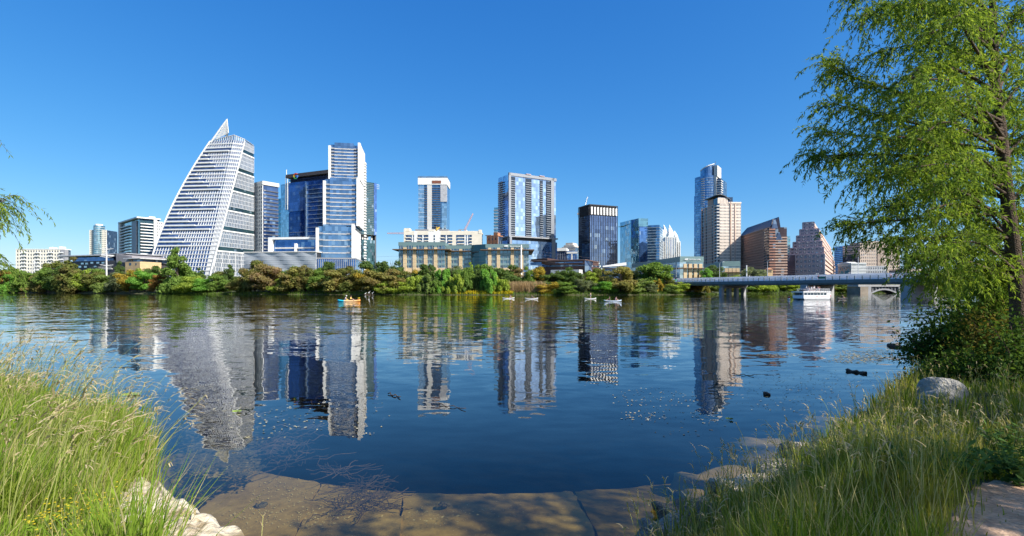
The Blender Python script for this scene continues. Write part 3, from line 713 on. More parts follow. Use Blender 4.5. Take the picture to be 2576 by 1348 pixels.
# 14 teal office building with stone piers, three wings
stone = M('honey_limestone', (.62,.47,.28), .9, var=.1); teal_p = M('teal_metal_panel', (.16,.25,.25), .5, .1, var=.06); soff = M('brown_soffit', (.16,.10,.06))
def office_wing(b, pa, pb, y0, top, brim, pil, name_sign=None, zb=0, sill=679):
    x0, x1 = b.lx(pa, y0), b.lx(pb, y0); Z = lambda py: b.z(py, x0, y0); zt = Z(top); zbr = Z(brim); za_ = Z(top+9); f = faces(x0, x1, y0, b.d)['front']; w_ = x1-x0
    b.box('glass_core', G('office_glass', (.17,.26,.31), pw=2.2, fh=3.9, metal=.6), x0, x1, y0+.2, b.d, 0, za_)
    b.box('attic_wall', teal_p, x0-.2, x1+.2, y0-.15, b.d, za_, zt)
    m = MB(); P = [b.lx(p_, y0)-x0 for p_ in pil]
    for c in P: f.box(m, c-1.0, c+1.0, zbr+1.52, za_, 0, .35)
    b.part('attic_pier', m, teal_p)
    brm = MB().box(x0-3.2, x1+3.2, y0-2.6, b.d, zbr, zbr+.45); b.part('roof_brim', brm, soff)
    for c in P:
        m = MB(); f.box(m, c-1.0, c+1.0, 0, zbr-.02, -.2, .8); f.box(m, c-.9, c+.9, zbr+.5, zbr+1.5, -.2, .8); b.part('stone_pillar', m, stone)
    m = MB(); f.box(m, 0, w_, Z(sill)-1.6, Z(sill)+1.2, -.2, .5); b.part('stone_sill', m, stone)
    m = MB()
    for q in (Z(664), Z(651), Z(640)): f.box(m, 0, w_, q-.9, q+.5, -.2, .25)
    b.part('spandrel', m, M('teal_spandrel', (.22,.33,.33), .35, .2))
    m = MB(); e = sorted([0]+P+[w_])
    for a, c in zip(e[:-1], e[1:]):
        for j in range(1, 3): u = a+(c-a)*j/3; f.box(m, u-.09, u+.09, 0, za_, -.2, .32)
    b.part('mullions', m, grey); return f, x0, zt, y0
b = Bld('office_building', 'teal glass office building of three wings with tan stone pillars and a white sign', 1003,300,1331,300, depth=40)
office_wing(b, 1003, 1119, 0, 609, 629, (1019,1043,1071,1096))
office_wing(b, 1119, 1224, 9, 617, 633, (1131,1159,1189))
f, x0, zt, y0 = office_wing(b, 1222, 1330, 0, 614, 630, (1232,1254,1289,1312))
m = MB(); m.prism([(b.lx(1186,6),6),(b.lx(1222,0),0),(b.lx(1222,0),9),(b.lx(1196,9),9)], 0, b.za(614)); b.part('glass_link', m, g_green)
def text(name, body, size, loc, parent, mat, rot=(R(90),0,0), ext=.06):
    cu = bpy.data.curves.new(name, 'FONT'); cu.body = body; cu.size = size; cu.extrude = ext; cu.align_x = 'LEFT'; cu.materials.append(mat)
    o = bpy.data.objects.new(name, cu); C.objects.link(o); C.objects.unlink(o); bpy.context.scene.collection.objects.link(o); bpy.context.view_layer.update()
    me = bpy.data.meshes.new_from_object(o.evaluated_get(bpy.context.evaluated_depsgraph_get())); bpy.data.objects.remove(o)
    o = link(name, me, parent, loc); o.rotation_euler = rot; return o
sign_w = M('sign_white', (.85,.85,.83), .5, var=.02)
def wave_emblem(b, x, y, z, s):
    m = MB()      # two swept wave strokes in an oval
    for k in range(2):
        pts = []
        for i in range(17):
            t_ = i/16; a = t_*2*math.pi; pts.append((x+s*(1.2+1.2*math.cos(a+k*.5)*(1-.18*k)), y, z+s*(.38*math.sin(a+k*.9))*(1-.35*k)))
        m.tube(pts, s*.12, 5)
    m.tube([(x+s*(.2+2.0*i/8), y, z+s*.22*math.sin(i*1.5)) for i in range(9)], s*.09, 5)
    b.part('sign_emblem', m, sign_w)
zS = b.za(621.2); wave_emblem(b, b.lx(1268.5), -.45, zS+.5, .95); text('sign_lettering', 'SILICON LABS', 1.17, (b.lx(1283), -.55, zS-.1), b.root, sign_w)
# 15 big blue residential tower, centre
b = Bld('apartment_tower', 'broad blue glass tower with four balcony columns in the centre of the skyline', 1279,480,1399,507,1253)
zt = b.za(438); zp = b.za(596); W = b.w; f = b.fc['front']; xs = lambda px: b.lx(px); bl = G('azure_glass', (.33,.47,.66), pw=2.4, fh=3.6, lp=.2, light=(.6,.72,.8))
b.box('glass_core', bl, .2, W-.2, .2, b.d-.2, zp, zt); b.box('podium_glass', G('podium_glass', (.20,.32,.50), pw=2, fh=3, lp=.12), 0, W-.2, -2, b.d, 0, zp-3)
b.box('dark_gap', dark, .5, W-.5, 1, b.d-1, zp-3, zp); b.box('brim', grey, -.5, W+.5, -2.5, b.d, zp, zp+1.2)
gp = M('mid_grey_panel', (.26,.28,.31), .45, .2, var=.06)
for pa, pb in ((1279,1284.5),(1385,1393)): m = MB(); f.box(m, xs(pa), xs(pb), 0, zt+1.5, -.3, .9); b.part('grey_pier', m, gp)
m = MB(); f.box(m, 0, W, zt-1.2, zt+1.5, -.3, .9); b.part('parapet', m, gp)
zs = lev(zp+2, zt-4, 25)
for pa, pb in ((1284.5,1296),(1322,1337),(1358,1365.5),(1374,1385)):
    m = MB(); f.box(m, xs(pa), xs(pb), zp+1, zt-2, -.1, .12); b.part('recess_shade_sheet', m, M('deep_shadow_glass', (.03,.045,.07), .2)); b.balconies(f, xs(pa), xs(pb), zs, .8, M('balcony_grey', (.36,.40,.45)), h=.42)  # flat dark sheet on the wall, shade of the recess put into its colour
b.balc_done(); fl = b.fc['left']; m = MB()
for q in zs: fl.box(m, b.d*.1, b.d*.55, q, q+.4, 0, 1.4); fl.box(m, b.d*.1, b.d*.55, q+.4, q+1.2, 1.2, 1.3)
b.part('side_balconies', m, grey); b.box('podium_corner', gp, 0, xs(1284.5), -2.6, 2, 0, zp); b.box('podium_corner', gp, xs(1385), xs(1394), -2.6, 2, 0, zp)
for pa in (1322, 1356): b.box('roof_canopy', M('pink_roof_panel', (.55,.42,.42)), xs(pa), xs(pa+12), -1.5, 4, zt+1.6, zt+2.3)
b = Bld('glass_tower', 'narrow teal tower peeping out left of the broad blue tower', 1243,600,1262,600, depth=24)
zt = b.za(522); b.box('glass_core', g_teal, 0, b.w, 0, b.d, 0, zt); b.bands('floor_band', grey, lev(0, zt, 26), .7, .5)
# 16 brick hotel
b = Bld('hotel', 'small orange brick building between the cream flats and the blue tower', 1226,470,1252,465,1213)
zt = b.za(595); brick = M('orange_brick', (.42,.20,.11), .9, var=.15); b.box('glass_core', g_win, .1, b.w-.1, .1, b.d, 0, zt); b.panes(b.grid(b.fc['front'], 0, b.w, 0, zt, 3, 9, .6, .55, .5, brick, ext=.5), d0=.05, d1=.15)
b.panes(b.grid(b.fc['left'], 0, b.d-.5, 0, zt, 3, 9, .5, .5, .5, M('brown_brick', (.22,.11,.07))), d0=.05, d1=.15); b.box('roof', brick, -.5, b.w+.5, -.5, b.d, zt, zt+.7); b.box('roof_tower', brick, b.w*.6, b.w, 0, 5, zt+.7, zt+3.2); b.box('roof_canopy', grey, -3, b.w*.3, 1, 8, zt+1, zt+1.5)
# 17 dark copper civic building with a pointed prow
b = Bld('city_hall', 'low dark red-brown copper clad building with a pointed glass prow', 1329,300,1474,285, depth=26, z0=5)
cop = M('dark_copper', (.12,.062,.048), .5, .35, var=.15); zt = b.za(652); W = b.w; xs = lambda px: b.lx(px)
b.box('lower_wall', cop, xs(1345), xs(1478), 1, b.d, 0, b.za(672)); b.box('glass_strip', g_win, xs(1385), W, .6, b.d, b.za(672), b.za(668))
b.box('upper_wall', cop, xs(1380), W, -2, b.d, b.za(668), b.zb(655)); b.part('upper_wall', MB().prism([(0,4),(xs(1380),-1.9),(xs(1380),b.d),(4,b.d)], [b.za(657),b.za(669),b.za(669),b.za(657)], b.za(651)), cop)
b.box('glass_strip', g_black, xs(1400), W-1, -2.2, -1.9, b.za(664), b.za(662)); b.box('glass_strip', g_black, xs(1334), xs(1378), .2, 3, b.za(667), b.za(660))
b.box('roof', M('copper_edge', (.20,.12,.10), .5, .3), 2, W+.4, -2.4, b.d, b.zb(655)+.02, b.zb(655)+.5)
b.part('glass_prow', MB().prism([(W,-2),(xs(1482),4),(W,14)], [b.zb(686),b.zb(676),b.zb(686)], [b.zb(655),b.zb(675),b.zb(655)]), g_black)
b.box('terrace_wall', conc_pale, xs(1398), xs(1468), -8, 0, -2, b.zb(679)); 
# 18 distant pale stepped block and white framed glass block
b = Bld('office_building', 'distant cream stepped office block rising behind a white framed glass building', 1414,900,1446,890, depth=30)
zt = b.za(617); b.box('glass_core', g_win, .2, b.w-.2, .2, b.d, 0, zt-4); wl = M('pale_stone', (.62,.56,.48)); b.panes(b.grid(b.fc['front'], 0, b.w, 0, zt-3, 9, 14, .5, .5, .5, wl, ext=.5), d0=.05, d1=.2)
b.box('upper_wall', wl, b.w*.1, b.w*.9, 2, b.d, zt-3, zt); b.box('top_wall', wl, b.w*.22, b.w*.78, 4, b.d, zt, b.za(611)); b.box('lower_annex', wl, b.w, b.w*1.25, 1, b.d, 0, b.za(632))
b = Bld('office_building', 'low dark glass building in a white frame left of the black tower', 1394,560,1452,555, depth=25)
zt = b.za(626); b.box('glass_core', g_dkblue, .5, b.w, 0, b.d, 0, zt-2.5); b.box('roof', white, -.5, b.w*.55, -1.5, b.d, zt-2.5, zt+.8); b.box('frame_wall', white, -.5, 1.5, -1.5, b.d, 0, zt-2.6); b.box('frame_wall', white, b.w*.74, b.w*.8, -1.2, 2, 0, zt-6); b.box('roof', white, b.w*.55, b.w, -1.4, b.d, zt-5.5, zt-3.5)
b.fins(b.fc['front'], cols(b.w*.9, 12, 1.5), 0, zt-3, .25, .4, grey)
# 19 black glass tower
b = Bld('office_tower', 'black glass office tower with white fins set in its dark crown', 1484,470,1553,482,1456)
zt = b.za(513.5); zc = b.za(541); W = b.w
b.box('glass_core', g_black, 0, W, 0, b.d, 0, zc); b.box('crown_core', dark, .6, W-.6, .6, b.d-.6, zc, zt-.8)
f, fl = b.fc['front'], b.fc['left']; m = MB()
for u in cols(W, 16): f.box(m, u-.14, u+.14, 0, zc, 0, .35)
for u in cols(b.d, 10): fl.box(m, u-.14, u+.14, 0, zc, 0, .35)
b.part('mullions', m, black_m)
for i in range(9): m = MB(); u = W*(i+.28)/9; f.box(m, u, u+W/9*.5, zc+.8, b.za(520), .1, .7); b.part('white_fin', m, white)
m = MB()
for u in cols(W, 18): f.box(m, u-.2, u+.2, zc, zt-.6, .1, .6)
for u in cols(b.d, 12): fl.box(m, u-.2, u+.2, zc, zt-.6, .1, .6)
b.part('crown_mullions', m, black_m); b.box('crown_rim', black_m, -.4, W+.4, -.4, b.d, zt-.8, zt)
m = MB()
for i in range(20): q = zc*(.1+.044*i); fl.box(m, 0, b.d*.95, q, q+.25, 0, .3)
b.part('side_ledge', m, M('dark_ledge', (.10,.12,.15)))
# 20 blue glass office tower with wing
b = Bld('office_tower', 'blue-green glass office tower with a chamfered front and a taller right corner', 1560,560,1607,520,1629)
zt = b.zb(550); W = b.w; zA = b.za(560)
b.part('glass_core', MB().prism([(0,0),(W*.72,-2.5),(W,0),(W,b.d),(0,b.d)], 0, [zA,b.z(553,W*.72,-2.5),zt,zt,zA]), G('sea_blue_glass', (.16,.33,.46), pw=2.6, fh=3.9, tilt=.035))
b.box('right_glass', g_dkblue, W*.98, W+.5, .5, b.d-.5, 0, zt-8); b.box('crown_glass', g_teal, W*.75, W+.8, -.6, b.d, zt-7.9, zt+.3); m = MB()
for q in lev(3, zt-8, 26): b.fc['front'].box(m, W*.62, W, q, q+.25, 0, .6)
b.part('ledge', m, M('teal_ledge', (.2,.28,.3))); m = MB(); b.fc['front'].box(m, 0, W*.7, zA-5, zA-4.4, 0, 2.6); b.part('crown_line', m, g_pale)
b = Bld('office_tower', 'lower blue glass tower with white floor lines between the blue tower and the white-crowned tower', 1627,560,1659,555, depth=36)
zt = b.za(567); b.box('glass_core', G('steel_blue_glass', (.16,.27,.42), pw=3, fh=3.9), 0, b.w, 0, b.d, 0, zt); b.bands('floor_band', M('pale_blue_band', (.45,.55,.62)), lev(2, zt, 22), .5, .25)
# 21 tower with faceted white crown
b = Bld('office_tower', 'pale tower with a pointed folded white glass crown', 1664,660,1709,660, depth=40)
zt = b.za(608); W = b.w; sh = b.za(596); g21 = G('silver_blue_glass', (.36,.46,.56), pw=2.4, fh=3.9); wp = M('crown_white_glass', (.74,.80,.80), .25, .1, var=.05)
b.box('glass_core', g21, 0, W, 2, b.d, 0, zt); b.box('centre_bay', g21, W*.22, W*.78, -2, 3, 0, b.za(600)); b.box('centre_bay', g_dkblue, W*.4, W*.6, -3, 0, 0, b.za(603)); m = MB()
for u in (0, .09, .2, .31, .42, .5, .58, .69, .8, .91, 1.0):
    b.fc['front'].box(m, W*u-.5, W*u+.5, 0, zt+(6 if .2 <= u <= .8 else 0), 0, 3.6)
b.part('white_fin', m, white); b.bands('floor_band', M('pale_band2', (.5,.55,.58)), lev(4, zt, 18), .5, .2, W*.02, W*.98, -1.2, b.d)
def spike(x0, x1, y0, y1, z0, z1, bx): m = MB(); xm = x0+(x1-x0)*bx; m.prism([(x0,y0),(x1,y0),(x1,y1),(x0,y1)], z0, [z1*.5+z0*.5,z1*.5+z0*.5,z1,z1], [(x0+(xm-x0)*.5,y0),(x1-(x1-xm)*.5,y0),(xm+.4,(y0+y1)/2),(xm-.4,(y0+y1)/2)]); b.part('crown_facet', m, wp)
spike(-.5, W*.3, 0, 14, zt-.2, b.za(575), .6); spike(W*.7, W+.5, 0, 14, zt-.2, b.za(579), .4); spike(W*.12, W*.52, 2, 24, zt-.3, b.za(562), .45); spike(W*.46, W*.84, 2, 24, zt-.3, b.za(562.5), .42); spike(W*.3, W*.68, -1.5, 10, zt-.1, b.za(572), .5)
b.box('side_shaft', g_pale, W*1.0, W*1.1, 4, 20, 0, b.za(620)); b.box('side_shaft', g_pale, -W*.1, 0, 4, 20, 0, b.za(640))
# 22 low canopies and checkered panel
b = Bld('pavilion', 'low white roof canopy with a tilted checkered panel below the blue glass tower', 1492,330,1574,330, depth=22, z0=5)
W = b.w; zt = b.za(659); b.box('glass_wall', g_black, 2, W, 2, b.d, 0, zt-2.4); b.part('roof', MB().prism([(b.lx(1515),-2),(W,-2),(W,b.d),(b.lx(1515),b.d)], [zt-3.4,zt-2.2,zt-2.2,zt-3.4], [zt-2.6,zt-.3,zt-.3,zt-2.6]), white)
b.box('dark_canopy', black_m, b.lx(1500), b.lx(1550), -5, 3, zt-4.6, zt-4.0); b.box('lower_wall', conc_pale, b.lx(1500), W, 1, b.d, -3, .6)
p0, p1, p2, p3 = (b.lx(1498),-6,b.za(684)), (b.lx(1514),-6,b.za(682)), (b.lx(1505),-3,b.za(661.5)), (b.lx(1489.5),-3,b.za(663))
b.part('tilted_frame', MB().hexa([p0,p1,(p1[0],p1[1]+.5,p1[2]),(p0[0],p0[1]+.5,p0[2]),p3,p2,(p2[0],p2[1]+.5,p2[2]),(p3[0],p3[1]+.5,p3[2])]), M('pale_grid', (.62,.66,.55)))
v = lambda a, c: Vector(p0)*(1-a)*(1-c)+Vector(p1)*a*(1-c)+Vector(p3)*(1-a)*c+Vector(p2)*a*c
for i in range(5):
    for j in range(6):
        if (i+j) % 2: continue
        q = [v(i/5,j/6), v((i+1)/5,j/6), v((i+1)/5,(j+1)/6), v(i/5,(j+1)/6)]; dn = Vector((0,-.12,0)); b.part('panel', MB().hexa([*[tuple(k+dn) for k in q], *[tuple(k+dn*.2) for k in q]]), g_teal)
# 23 second teal office building, corner on
def office2(label, a, ya, bb, yb, c, top, signed=False):
    b = Bld('office_building', label, a, ya, bb, yb, c); zt = b.zb(top); W = b.w; fr_ = b.fc['right']; f = b.fc['front']; za_ = zt-3.2
    b.box('glass_core', G('office_glass', (.17,.26,.31)), 0, W-.1, 0, b.d, 0, za_); b.box('attic_wall', teal_p, -.2, W+.2, -.2, b.d, za_, zt); b.box('corner_glass', g_pale, W-3.5, W+.3, -.35, 3.5, 0, za_-.1)
    b.box('roof_brim', soff, -2, W+2.4, -2.4, b.d+1, zt-7.4, zt-7.0)
    for j in range(5): m = MB(); u = W*(.12+.17*j); f.box(m, u-1.2, u+1.2, 0, zt-4, 0, .7); b.part('stone_pillar', m, stone)
    for j in range(4): m = MB(); u = b.d*(.2+.22*j); fr_.box(m, u-1.0, u+1.0, 0, zt-4.5, 0, .7); b.part('stone_pillar', m, stone)
    m = MB()
    for q in (3.6, 7.5, 11.4): f.box(m, 0, W, q, q+1.0, 0, .2); fr_.box(m, 0, b.d, q, q+1.0, 0, .32)
    b.part('spandrel', m, M('teal_spandrel', (.22,.33,.33))); m = MB(); f.box(m, 0, W, 1, 3, 0, .5); fr_.box(m, 0, b.d, 1, 3, 0, .5); b.part('stone_sill', m, stone); return b, zt
b, zt = office2('shaded teal office building with tan pillars and a small white sign, behind the bridge end', 1590,400,1711,310,1770, 645)
fr_ = b.fc['right']; text('sign_lettering', 'SILICON LABS', 1.15, fr_.p(b.d*.37, zt-2.2, .45), b.root, sign_w, rot=(R(90),0,R(90))); m = MB()
for k in range(2): m.tube([fr_.p(b.d*.25+1.1*math.cos(a), zt-1.8+(.42-.1*k)*math.sin(a+k), .5) for a in np.linspace(0, 6.28, 14)], .11, 5)
b.part('sign_emblem', m, sign_w)
b, zt = office2('smaller teal office wing with tan pillars in front of the pink tower', 1775,380,1818,330,1862, 657)
# 24 tall bowed tower
b = Bld('apartment_tower', 'tallest blue tower at the right with a bowed glass front and a slanted roof', 1748,720,1815,700, depth=40)
W = b.w; X = lambda px: b.lx(px); zs_ = b.za(450)
arcp = lambda xa, xb, bul, n=10: [(xa+(xb-xa)*i/n, -bul*math.sin(math.pi*i/n)) for i in range(n+1)]
pl = arcp(0, X(1803), 7)+[(X(1803), b.d), (0, b.d)]
b.part('glass_core', MB().prism(pl, 0, b.z(446, X(1762))), G('cobalt_glass', (.15,.25,.40), pw=2.2, fh=3.7, tilt=.03))
zc0 = b.z(446, X(1762)); pc = arcp(X(1762), X(1797), 6, 8); n8 = len(pc); zc = [b.z(430-13*i/8, X(1762)) for i in range(n8)]
b.part('crown_glass', MB().prism(pc+[(X(1797),26),(X(1762),26)], zc0, zc+[zc[-1], zc[0]]), G('cobalt_glass', (.15,.25,.40)))
m = MB()
for i in range(n8-1): m.tube([(*pc[i], zc[i]), (*pc[i+1], zc[i+1])], .8, 5)
b.part('crown_rim', m, white); b.box('crown_wall', conc_pale, X(1797), X(1806), -3, 20, zc0-2, b.z(417, X(1800)))
lo = [(x, y*1.03-.25) for x, y in pl]; b.rep('floor_band', MB().prism(lo, 0, .4), M('sky_band', (.36,.45,.55)), [(0,0,q) for q in lev(4, zc0, 44)])
m = MB()
for k in range(2):
    xa = X(1772+k*2.0); 
for q in lev(60, zc0-2, 30): m.box(X(1767), X(1775), -8.0, -5, q, q+1.1)
b.part('balcony_column', m, conc_pale); fb = MB().box(X(1803), X(1815), -2.5, 10, 0, 1.2); b.rep('balcony', fb, conc_pale, [(0,0,q) for q in lev(6, b.z(450, X(1810)), 46)])
b.box('balcony_core', g_win, X(1803), X(1814), -1, b.d-4, 0, b.z(449, X(1810))); b.box('grey_fin', conc_pale, X(1798), X(1803.5), -3, 5, 0, zc0)
b.box('left_edge', g_dkblue, -2.2, 0, 5, b.d, 0, b.za(492)); b.box('mast', steel, X(1796)-.3, X(1796)+.3, 8, 8.6, zc[-1], zc[-1]+5)
# 25 pink condominium tower
b = Bld('apartment_tower', 'pink brick condominium tower with a sunlit-toned cream right side and a curved roof', 1766,505,1806,470,1863)
zt = b.zb(512); W = b.w; D = b.d; f, fr_ = b.fc['front'], b.fc['right']; pink = M('shaded_pink_brick', (.74,.43,.31), .9, var=.08); pc_ = M('pale_and_sunlit_stone', (.88,.76,.64), .85, var=.06)  # front pink holds its shade, right side's pale tone its sunlight; bands plain pale
zt2 = PZ(514, 480)-b.z0; b.box('glass_core', G('plum_glass', (.05,.07,.13), pw=2.2, fh=3.2, metal=.5), .1, W-.1, .1, D-.1, 0, zt-1)
m = MB(); nf = 27; fh = zt/nf
for a, c in ((.16,.28),(.36,.66),(.74,.84)): f.box(m, W*a, W*c, 0, zt, -.1, .6)
f.box(m, -.6, W*.02, 0, zt, -.1, .6); b.part('brick_wall', m, pink); m = MB()
for k in range(nf+1): f.box(m, W*.02, W*.84, k*fh-.18, k*fh+.18, -.1, .66)
b.part('white_band', m, pc_)
bal = MB(); f.box(bal, W*.86, W+.9, 0, 1.1, -1.5, 1.4); b.rep('balcony', bal, conc_pale, [(0,0,k*fh) for k in range(nf)])
lst = []
for k in range(nf): lst += [(f, W*.29, W*.35, k*fh+.9, k*fh+2.6), (f, W*.67, W*.73, k*fh+.9, k*fh+2.6)]
op = b.grid(fr_, 1.5, D, 0, zt, 16, nf, .52, .5, .6, pc_, ext=.0); b.panes(op+lst, d0=.1, d1=.3)
m = MB(); fr_.box(m, D*.52, D*.56, 0, zt+1.5, .5, 1.2); fr_.box(m, D*.72, D*.75, 0, zt+.5, .5, 1.0); b.part('pier', m, M('rose_pier', (.58,.40,.30)))
b.box('parapet', pc_, W*.9, W+1, D*.45, D+.3, zt, zt+1.4); b.box('penthouse_wall', pink, W*.3, W*.62, 1, 14, zt, zt+6.5); b.box('penthouse_glass', g_win, W*.62, W-.2, 1.5, 14, zt-.9, zt+6); b.box('penthouse_side', pc_, W-.2, W+.5, 0, D*.42, zt, zt+5.2)
m = MB(); n = 10
for i in range(n):
    y0, y1 = -1.5+(D*.6)*i/n, -1.5+(D*.6)*(i+1)/n; c = lambda y: zt+8.6-5.2*((y+1.5-D*.08)/(D*.52))**2 if y > D*.08 else zt+8.6-1.4*((D*.08-y)/6)**2
    m.hexa([(W*.2,y0,c(y0)-.7),(W+1.5,y0,c(y0)-.7),(W+1.5,y1,c(y1)-.7),(W*.2,y1,c(y1)-.7),(W*.2,y0,c(y0)),(W+1.5,y0,c(y0)),(W+1.5,y1,c(y1)),(W*.2,y1,c(y1))])
b.part('curved_roof', m, M('slate_roof', (.12,.13,.15), .5)); b.fins(fr_, cols(D*.4, 6), zt, zt+5, .9, .75, pc_, 'penthouse_piers')
b.panes([], name='window')
# 26 brown tower with a sloped roof
b = Bld('office_tower', 'red-brown office block with a long dark sloping roof and gabled glass end', 1863,480,1939,408,1980)
zt = b.zb(572); W = b.w; D = b.d; f, fr_ = b.fc['front'], b.fc['right']; brn = M('red_granite', (.44,.22,.15), .6, var=.12); brl = M('pink_granite', (.52,.35,.27), .6, var=.08)
ztA = zt*1.0; b.box('glass_core', G('bronze_glass', (.10,.06,.06), pw=2.2, fh=3.9, metal=.55), .1, W-.1, .1, D-.1, 0, zt)
nf = 22; b.panes(b.grid(f, 0, W*.82, 0, zt, 22, nf, .5, .46, .5, brn, ext=.5), G('bronze_glass', (.10,.06,.06)), d0=.05, d1=.2); fh = zt/nf
bay = MB().box(W*.83, W+1.2, -1.6, D*.25, 0, fh*.42); b.rep('granite_band', bay, brn, [(0,0,k*fh) for k in range(nf)])
bs = MB(); fr_.box(bs, D*.25, D, 0, fh*.45, -.1, .8); b.rep('granite_band', bs, brl, [(0,0,k*fh) for k in range(nf-3)])
b.box('corner_bay_glass', G('bronze_glass', (.10,.06,.06)), W*.84, W+.7, -1, D*.25, 0, zt-.2); zr = PZ(553, 425)-b.z0; rf = M('dark_blue_slate', (.035,.035,.06), .35, .2, var=.1)
b.part('sloped_roof', MB().prism([(-.6,-.8),(W*1.0,-.8),(W*1.0,D*.6),(-.6,D*.6)], zt, [zt+.6,zt+.6,zr,zr], [(-.6,-.6),(W*1.0,-.6),(W*1.0,D*.5),(-.6,D*.5)]), rf)
for k in range(2):
    y0, y1 = D*(.02+.26*k), D*(.42+.26*k); zb_, zt_ = zt-1-(9*k), zr-1.5-11*k; xk = W+.85+.1*k
    b.part('gable', MB().hexa([(W-2,y0,zb_),(xk,y0,zb_),(xk,y1,zb_),(W-2,y1,zb_),(W-2,(y0+y1)/2-.6,zt_),(xk-.3,(y0+y1)/2-.6,zt_),(xk-.3,(y0+y1)/2+.6,zt_),(W-2,(y0+y1)/2+.6,zt_)]), G('gable_glass', (.12,.15,.22), metal=.5))
b = Bld('glass_tower', 'sliver of teal glass tower between the brown block and the stepped tower', 1962,640,1988,640, depth=20); b.box('glass_core', g_teal, 0, b.w, 0, b.d, 0, b.za(594)); b.bands('floor_band', grey, lev(2, b.za(594), 18), .5, .2)
# 27 stepped granite tower
b = Bld('office_tower', 'granite tower with a shade-purple front stepping up like a ziggurat', 1981,440,2073,425,2100)
W = b.w; D = b.d; gran = M('mauve_shade_granite', (.46,.38,.40), .7, var=.08); granl = M('sunlit_rose_granite', (.62,.44,.36), .7, var=.06); g27 = G('ziggurat_glass', (.13,.13,.19), pw=2.4, fh=3.8, metal=.5, seam=0)  # front's purple shade and the sunlit right side are put into the granite colours
T = [(870,1140,1445,0), (815,1165,1438,1.5), (765,1190,1425,3), (712,1218,1410,4.5), (660,1245,1400,6), (602,1270,1360,7.5)]
zp_ = 0; allp = []
for i, (py, l_, r_z, y0) in enumerate(T):
    x0, x1 = b.lx(1635+l_*.3032, y0), b.lx(1635+r_z*.3032, y0); z1 = PZ(377.3+py*.3032, 440)-b.z0; y1 = D-i*1.8; fc = faces(x0, x1, y0, y1)
    b.box('glass_core', g27, x0+.2, x1-.2, y0+.2, y1, zp_, z1-.3); nfl = max(2, round((z1-zp_)/3.9)); fh = (z1-zp_)/nfl
    m = MB(); nc = max(4, int((x1-x0)/2.9))
    for j in range(nc+1): u = (x1-x0)*j/nc; fc['front'].box(m, u-.62, u+.62, zp_, z1, -.1, .6)
    for k in range(nfl+1): fc['front'].box(m, 0, x1-x0, zp_+k*fh-.95, min(z1, zp_+k*fh+.95), -.1, .5)
    b.part('granite_wall', m, gran)
    for k in range(nfl): m = MB(); fc['right'].box(m, -.5, y1-y0, zp_+k*fh-.2, zp_+k*fh+fh*.55, -.1, .6); b.part('granite_band', m, granl)
    m = MB()
    for k in range(nfl):
        for j in range(1, nc, 2): u = (x1-x0)*(j+.5)/nc; fc['front'].box(m, u-.32, u+.32, zp_+k*fh+fh*.5, zp_+k*fh+fh*.5+.8, .1, .95)
    b.part('bright_studs', m, white); b.box('roof', gran, x0, x1, y0, y1, z1-.3, z1+.3)
    if i == 0: b.box('left_wing', g27, x0-.01+0, x0+6, y0-1.4, y0, 0, z1*.98)
    zp_ = z1
# 28-30 right end: mural block, tan hotel, blue tower, white low block
b = Bld('hotel', 'white hotel block with a teal painted mural on its end wall', 2108,420,2141,400,2178)
zt = b.zb(664); W = b.w; fr_ = b.fc['right']; b.box('core', white, 0, W-.6, 0, b.d, 0, zt); t = NT('mural_paint'); p = t.n('BsdfPrincipled', Roughness=.8); o = t.obj()
nn_ = t.noise(t.vm('ADD', o, (3.3,0,1.2)), .16, 2); t.l(t.ramp(nn_, [(.36,(.03,.22,.27)),(.47,(.06,.33,.38)),(.52,(.62,.62,.58)),(.58,(.45,.26,.14)),(.63,(.7,.68,.6)),(.68,(.10,.16,.24))]), p.inputs['Base Color'])
b.box('mural', t.done(p.outputs[0]), .6, W-.8, -.15, 0, 1, zt-1.2); b.box('glass_core', g_win, W-.5, W-.1, .1, b.d-.1, 0, zt-.5)
b.panes(b.grid(fr_, 0, b.d, 0, zt, 14, 8, .5, .5, .5, white, ext=.1), d0=.05, d1=.15); b.box('roof', white, -.4, W+.8, -.4, b.d, zt, zt+.9); b.part('roof_arch', MB().prism([(W*.1,-.3),(W*.9,-.3),(W*.9,6),(W*.1,6)], zt+.9, zt+1.9, [(W*.35,-.3),(W*.65,-.3),(W*.65,6),(W*.35,6)]), white)
b = Bld('hotel', 'tall tan stone hotel with dark window columns half hidden by the willow', 2164,560,2262,560, depth=30)
zt = b.za(612); W = b.w; tan = M('tan_stone', (.55,.45,.37), .85, var=.06); b.box('glass_core', g_win, .1, W-.1, .1, b.d, 0, zt-.5)
b.panes(b.grid(b.fc['front'], 0, W*.44, 0, zt, 9, 14, .55, .5, .5, tan, ext=.5)+b.grid(b.fc['front'], W*.6, W, 0, zt, 8, 14, .55, .5, .5, tan, ext=.5), d0=.05, d1=.15); b.fins(b.fc['front'], cols(W*.15, 4, W*.445), 0, zt+2, .9, 1.1, tan, 'pier'); b.box('roof', tan, W*.2, W*.8, 2, b.d, zt, zt+2.5)
b = Bld('glass_tower', 'dark blue glass tower directly left of the tan hotel', 2138,620,2170,620, depth=30); b.box('glass_core', g_dkblue, 0, b.w, 0, b.d, 0, b.za(616)); b.bands('floor_band', M('navy_panel', (.035,.045,.10)), lev(2, b.za(616), 22), .8, .2)
b = Bld('office_building', 'low white building with square windows at the foot of the tan hotel', 2177,480,2230,475, depth=20); zt = b.za(671); b.box('glass_core', g_win, .1, b.w-.1, .1, b.d, 0, zt-.4); b.panes(b.grid(b.fc['front'], 0, b.w, 0, zt, 12, 6, .45, .5, .5, white, ext=.5), d0=.05, d1=.15); b.box('roof', white, -.5, b.w+.5, -.6, b.d, zt, zt+.6)
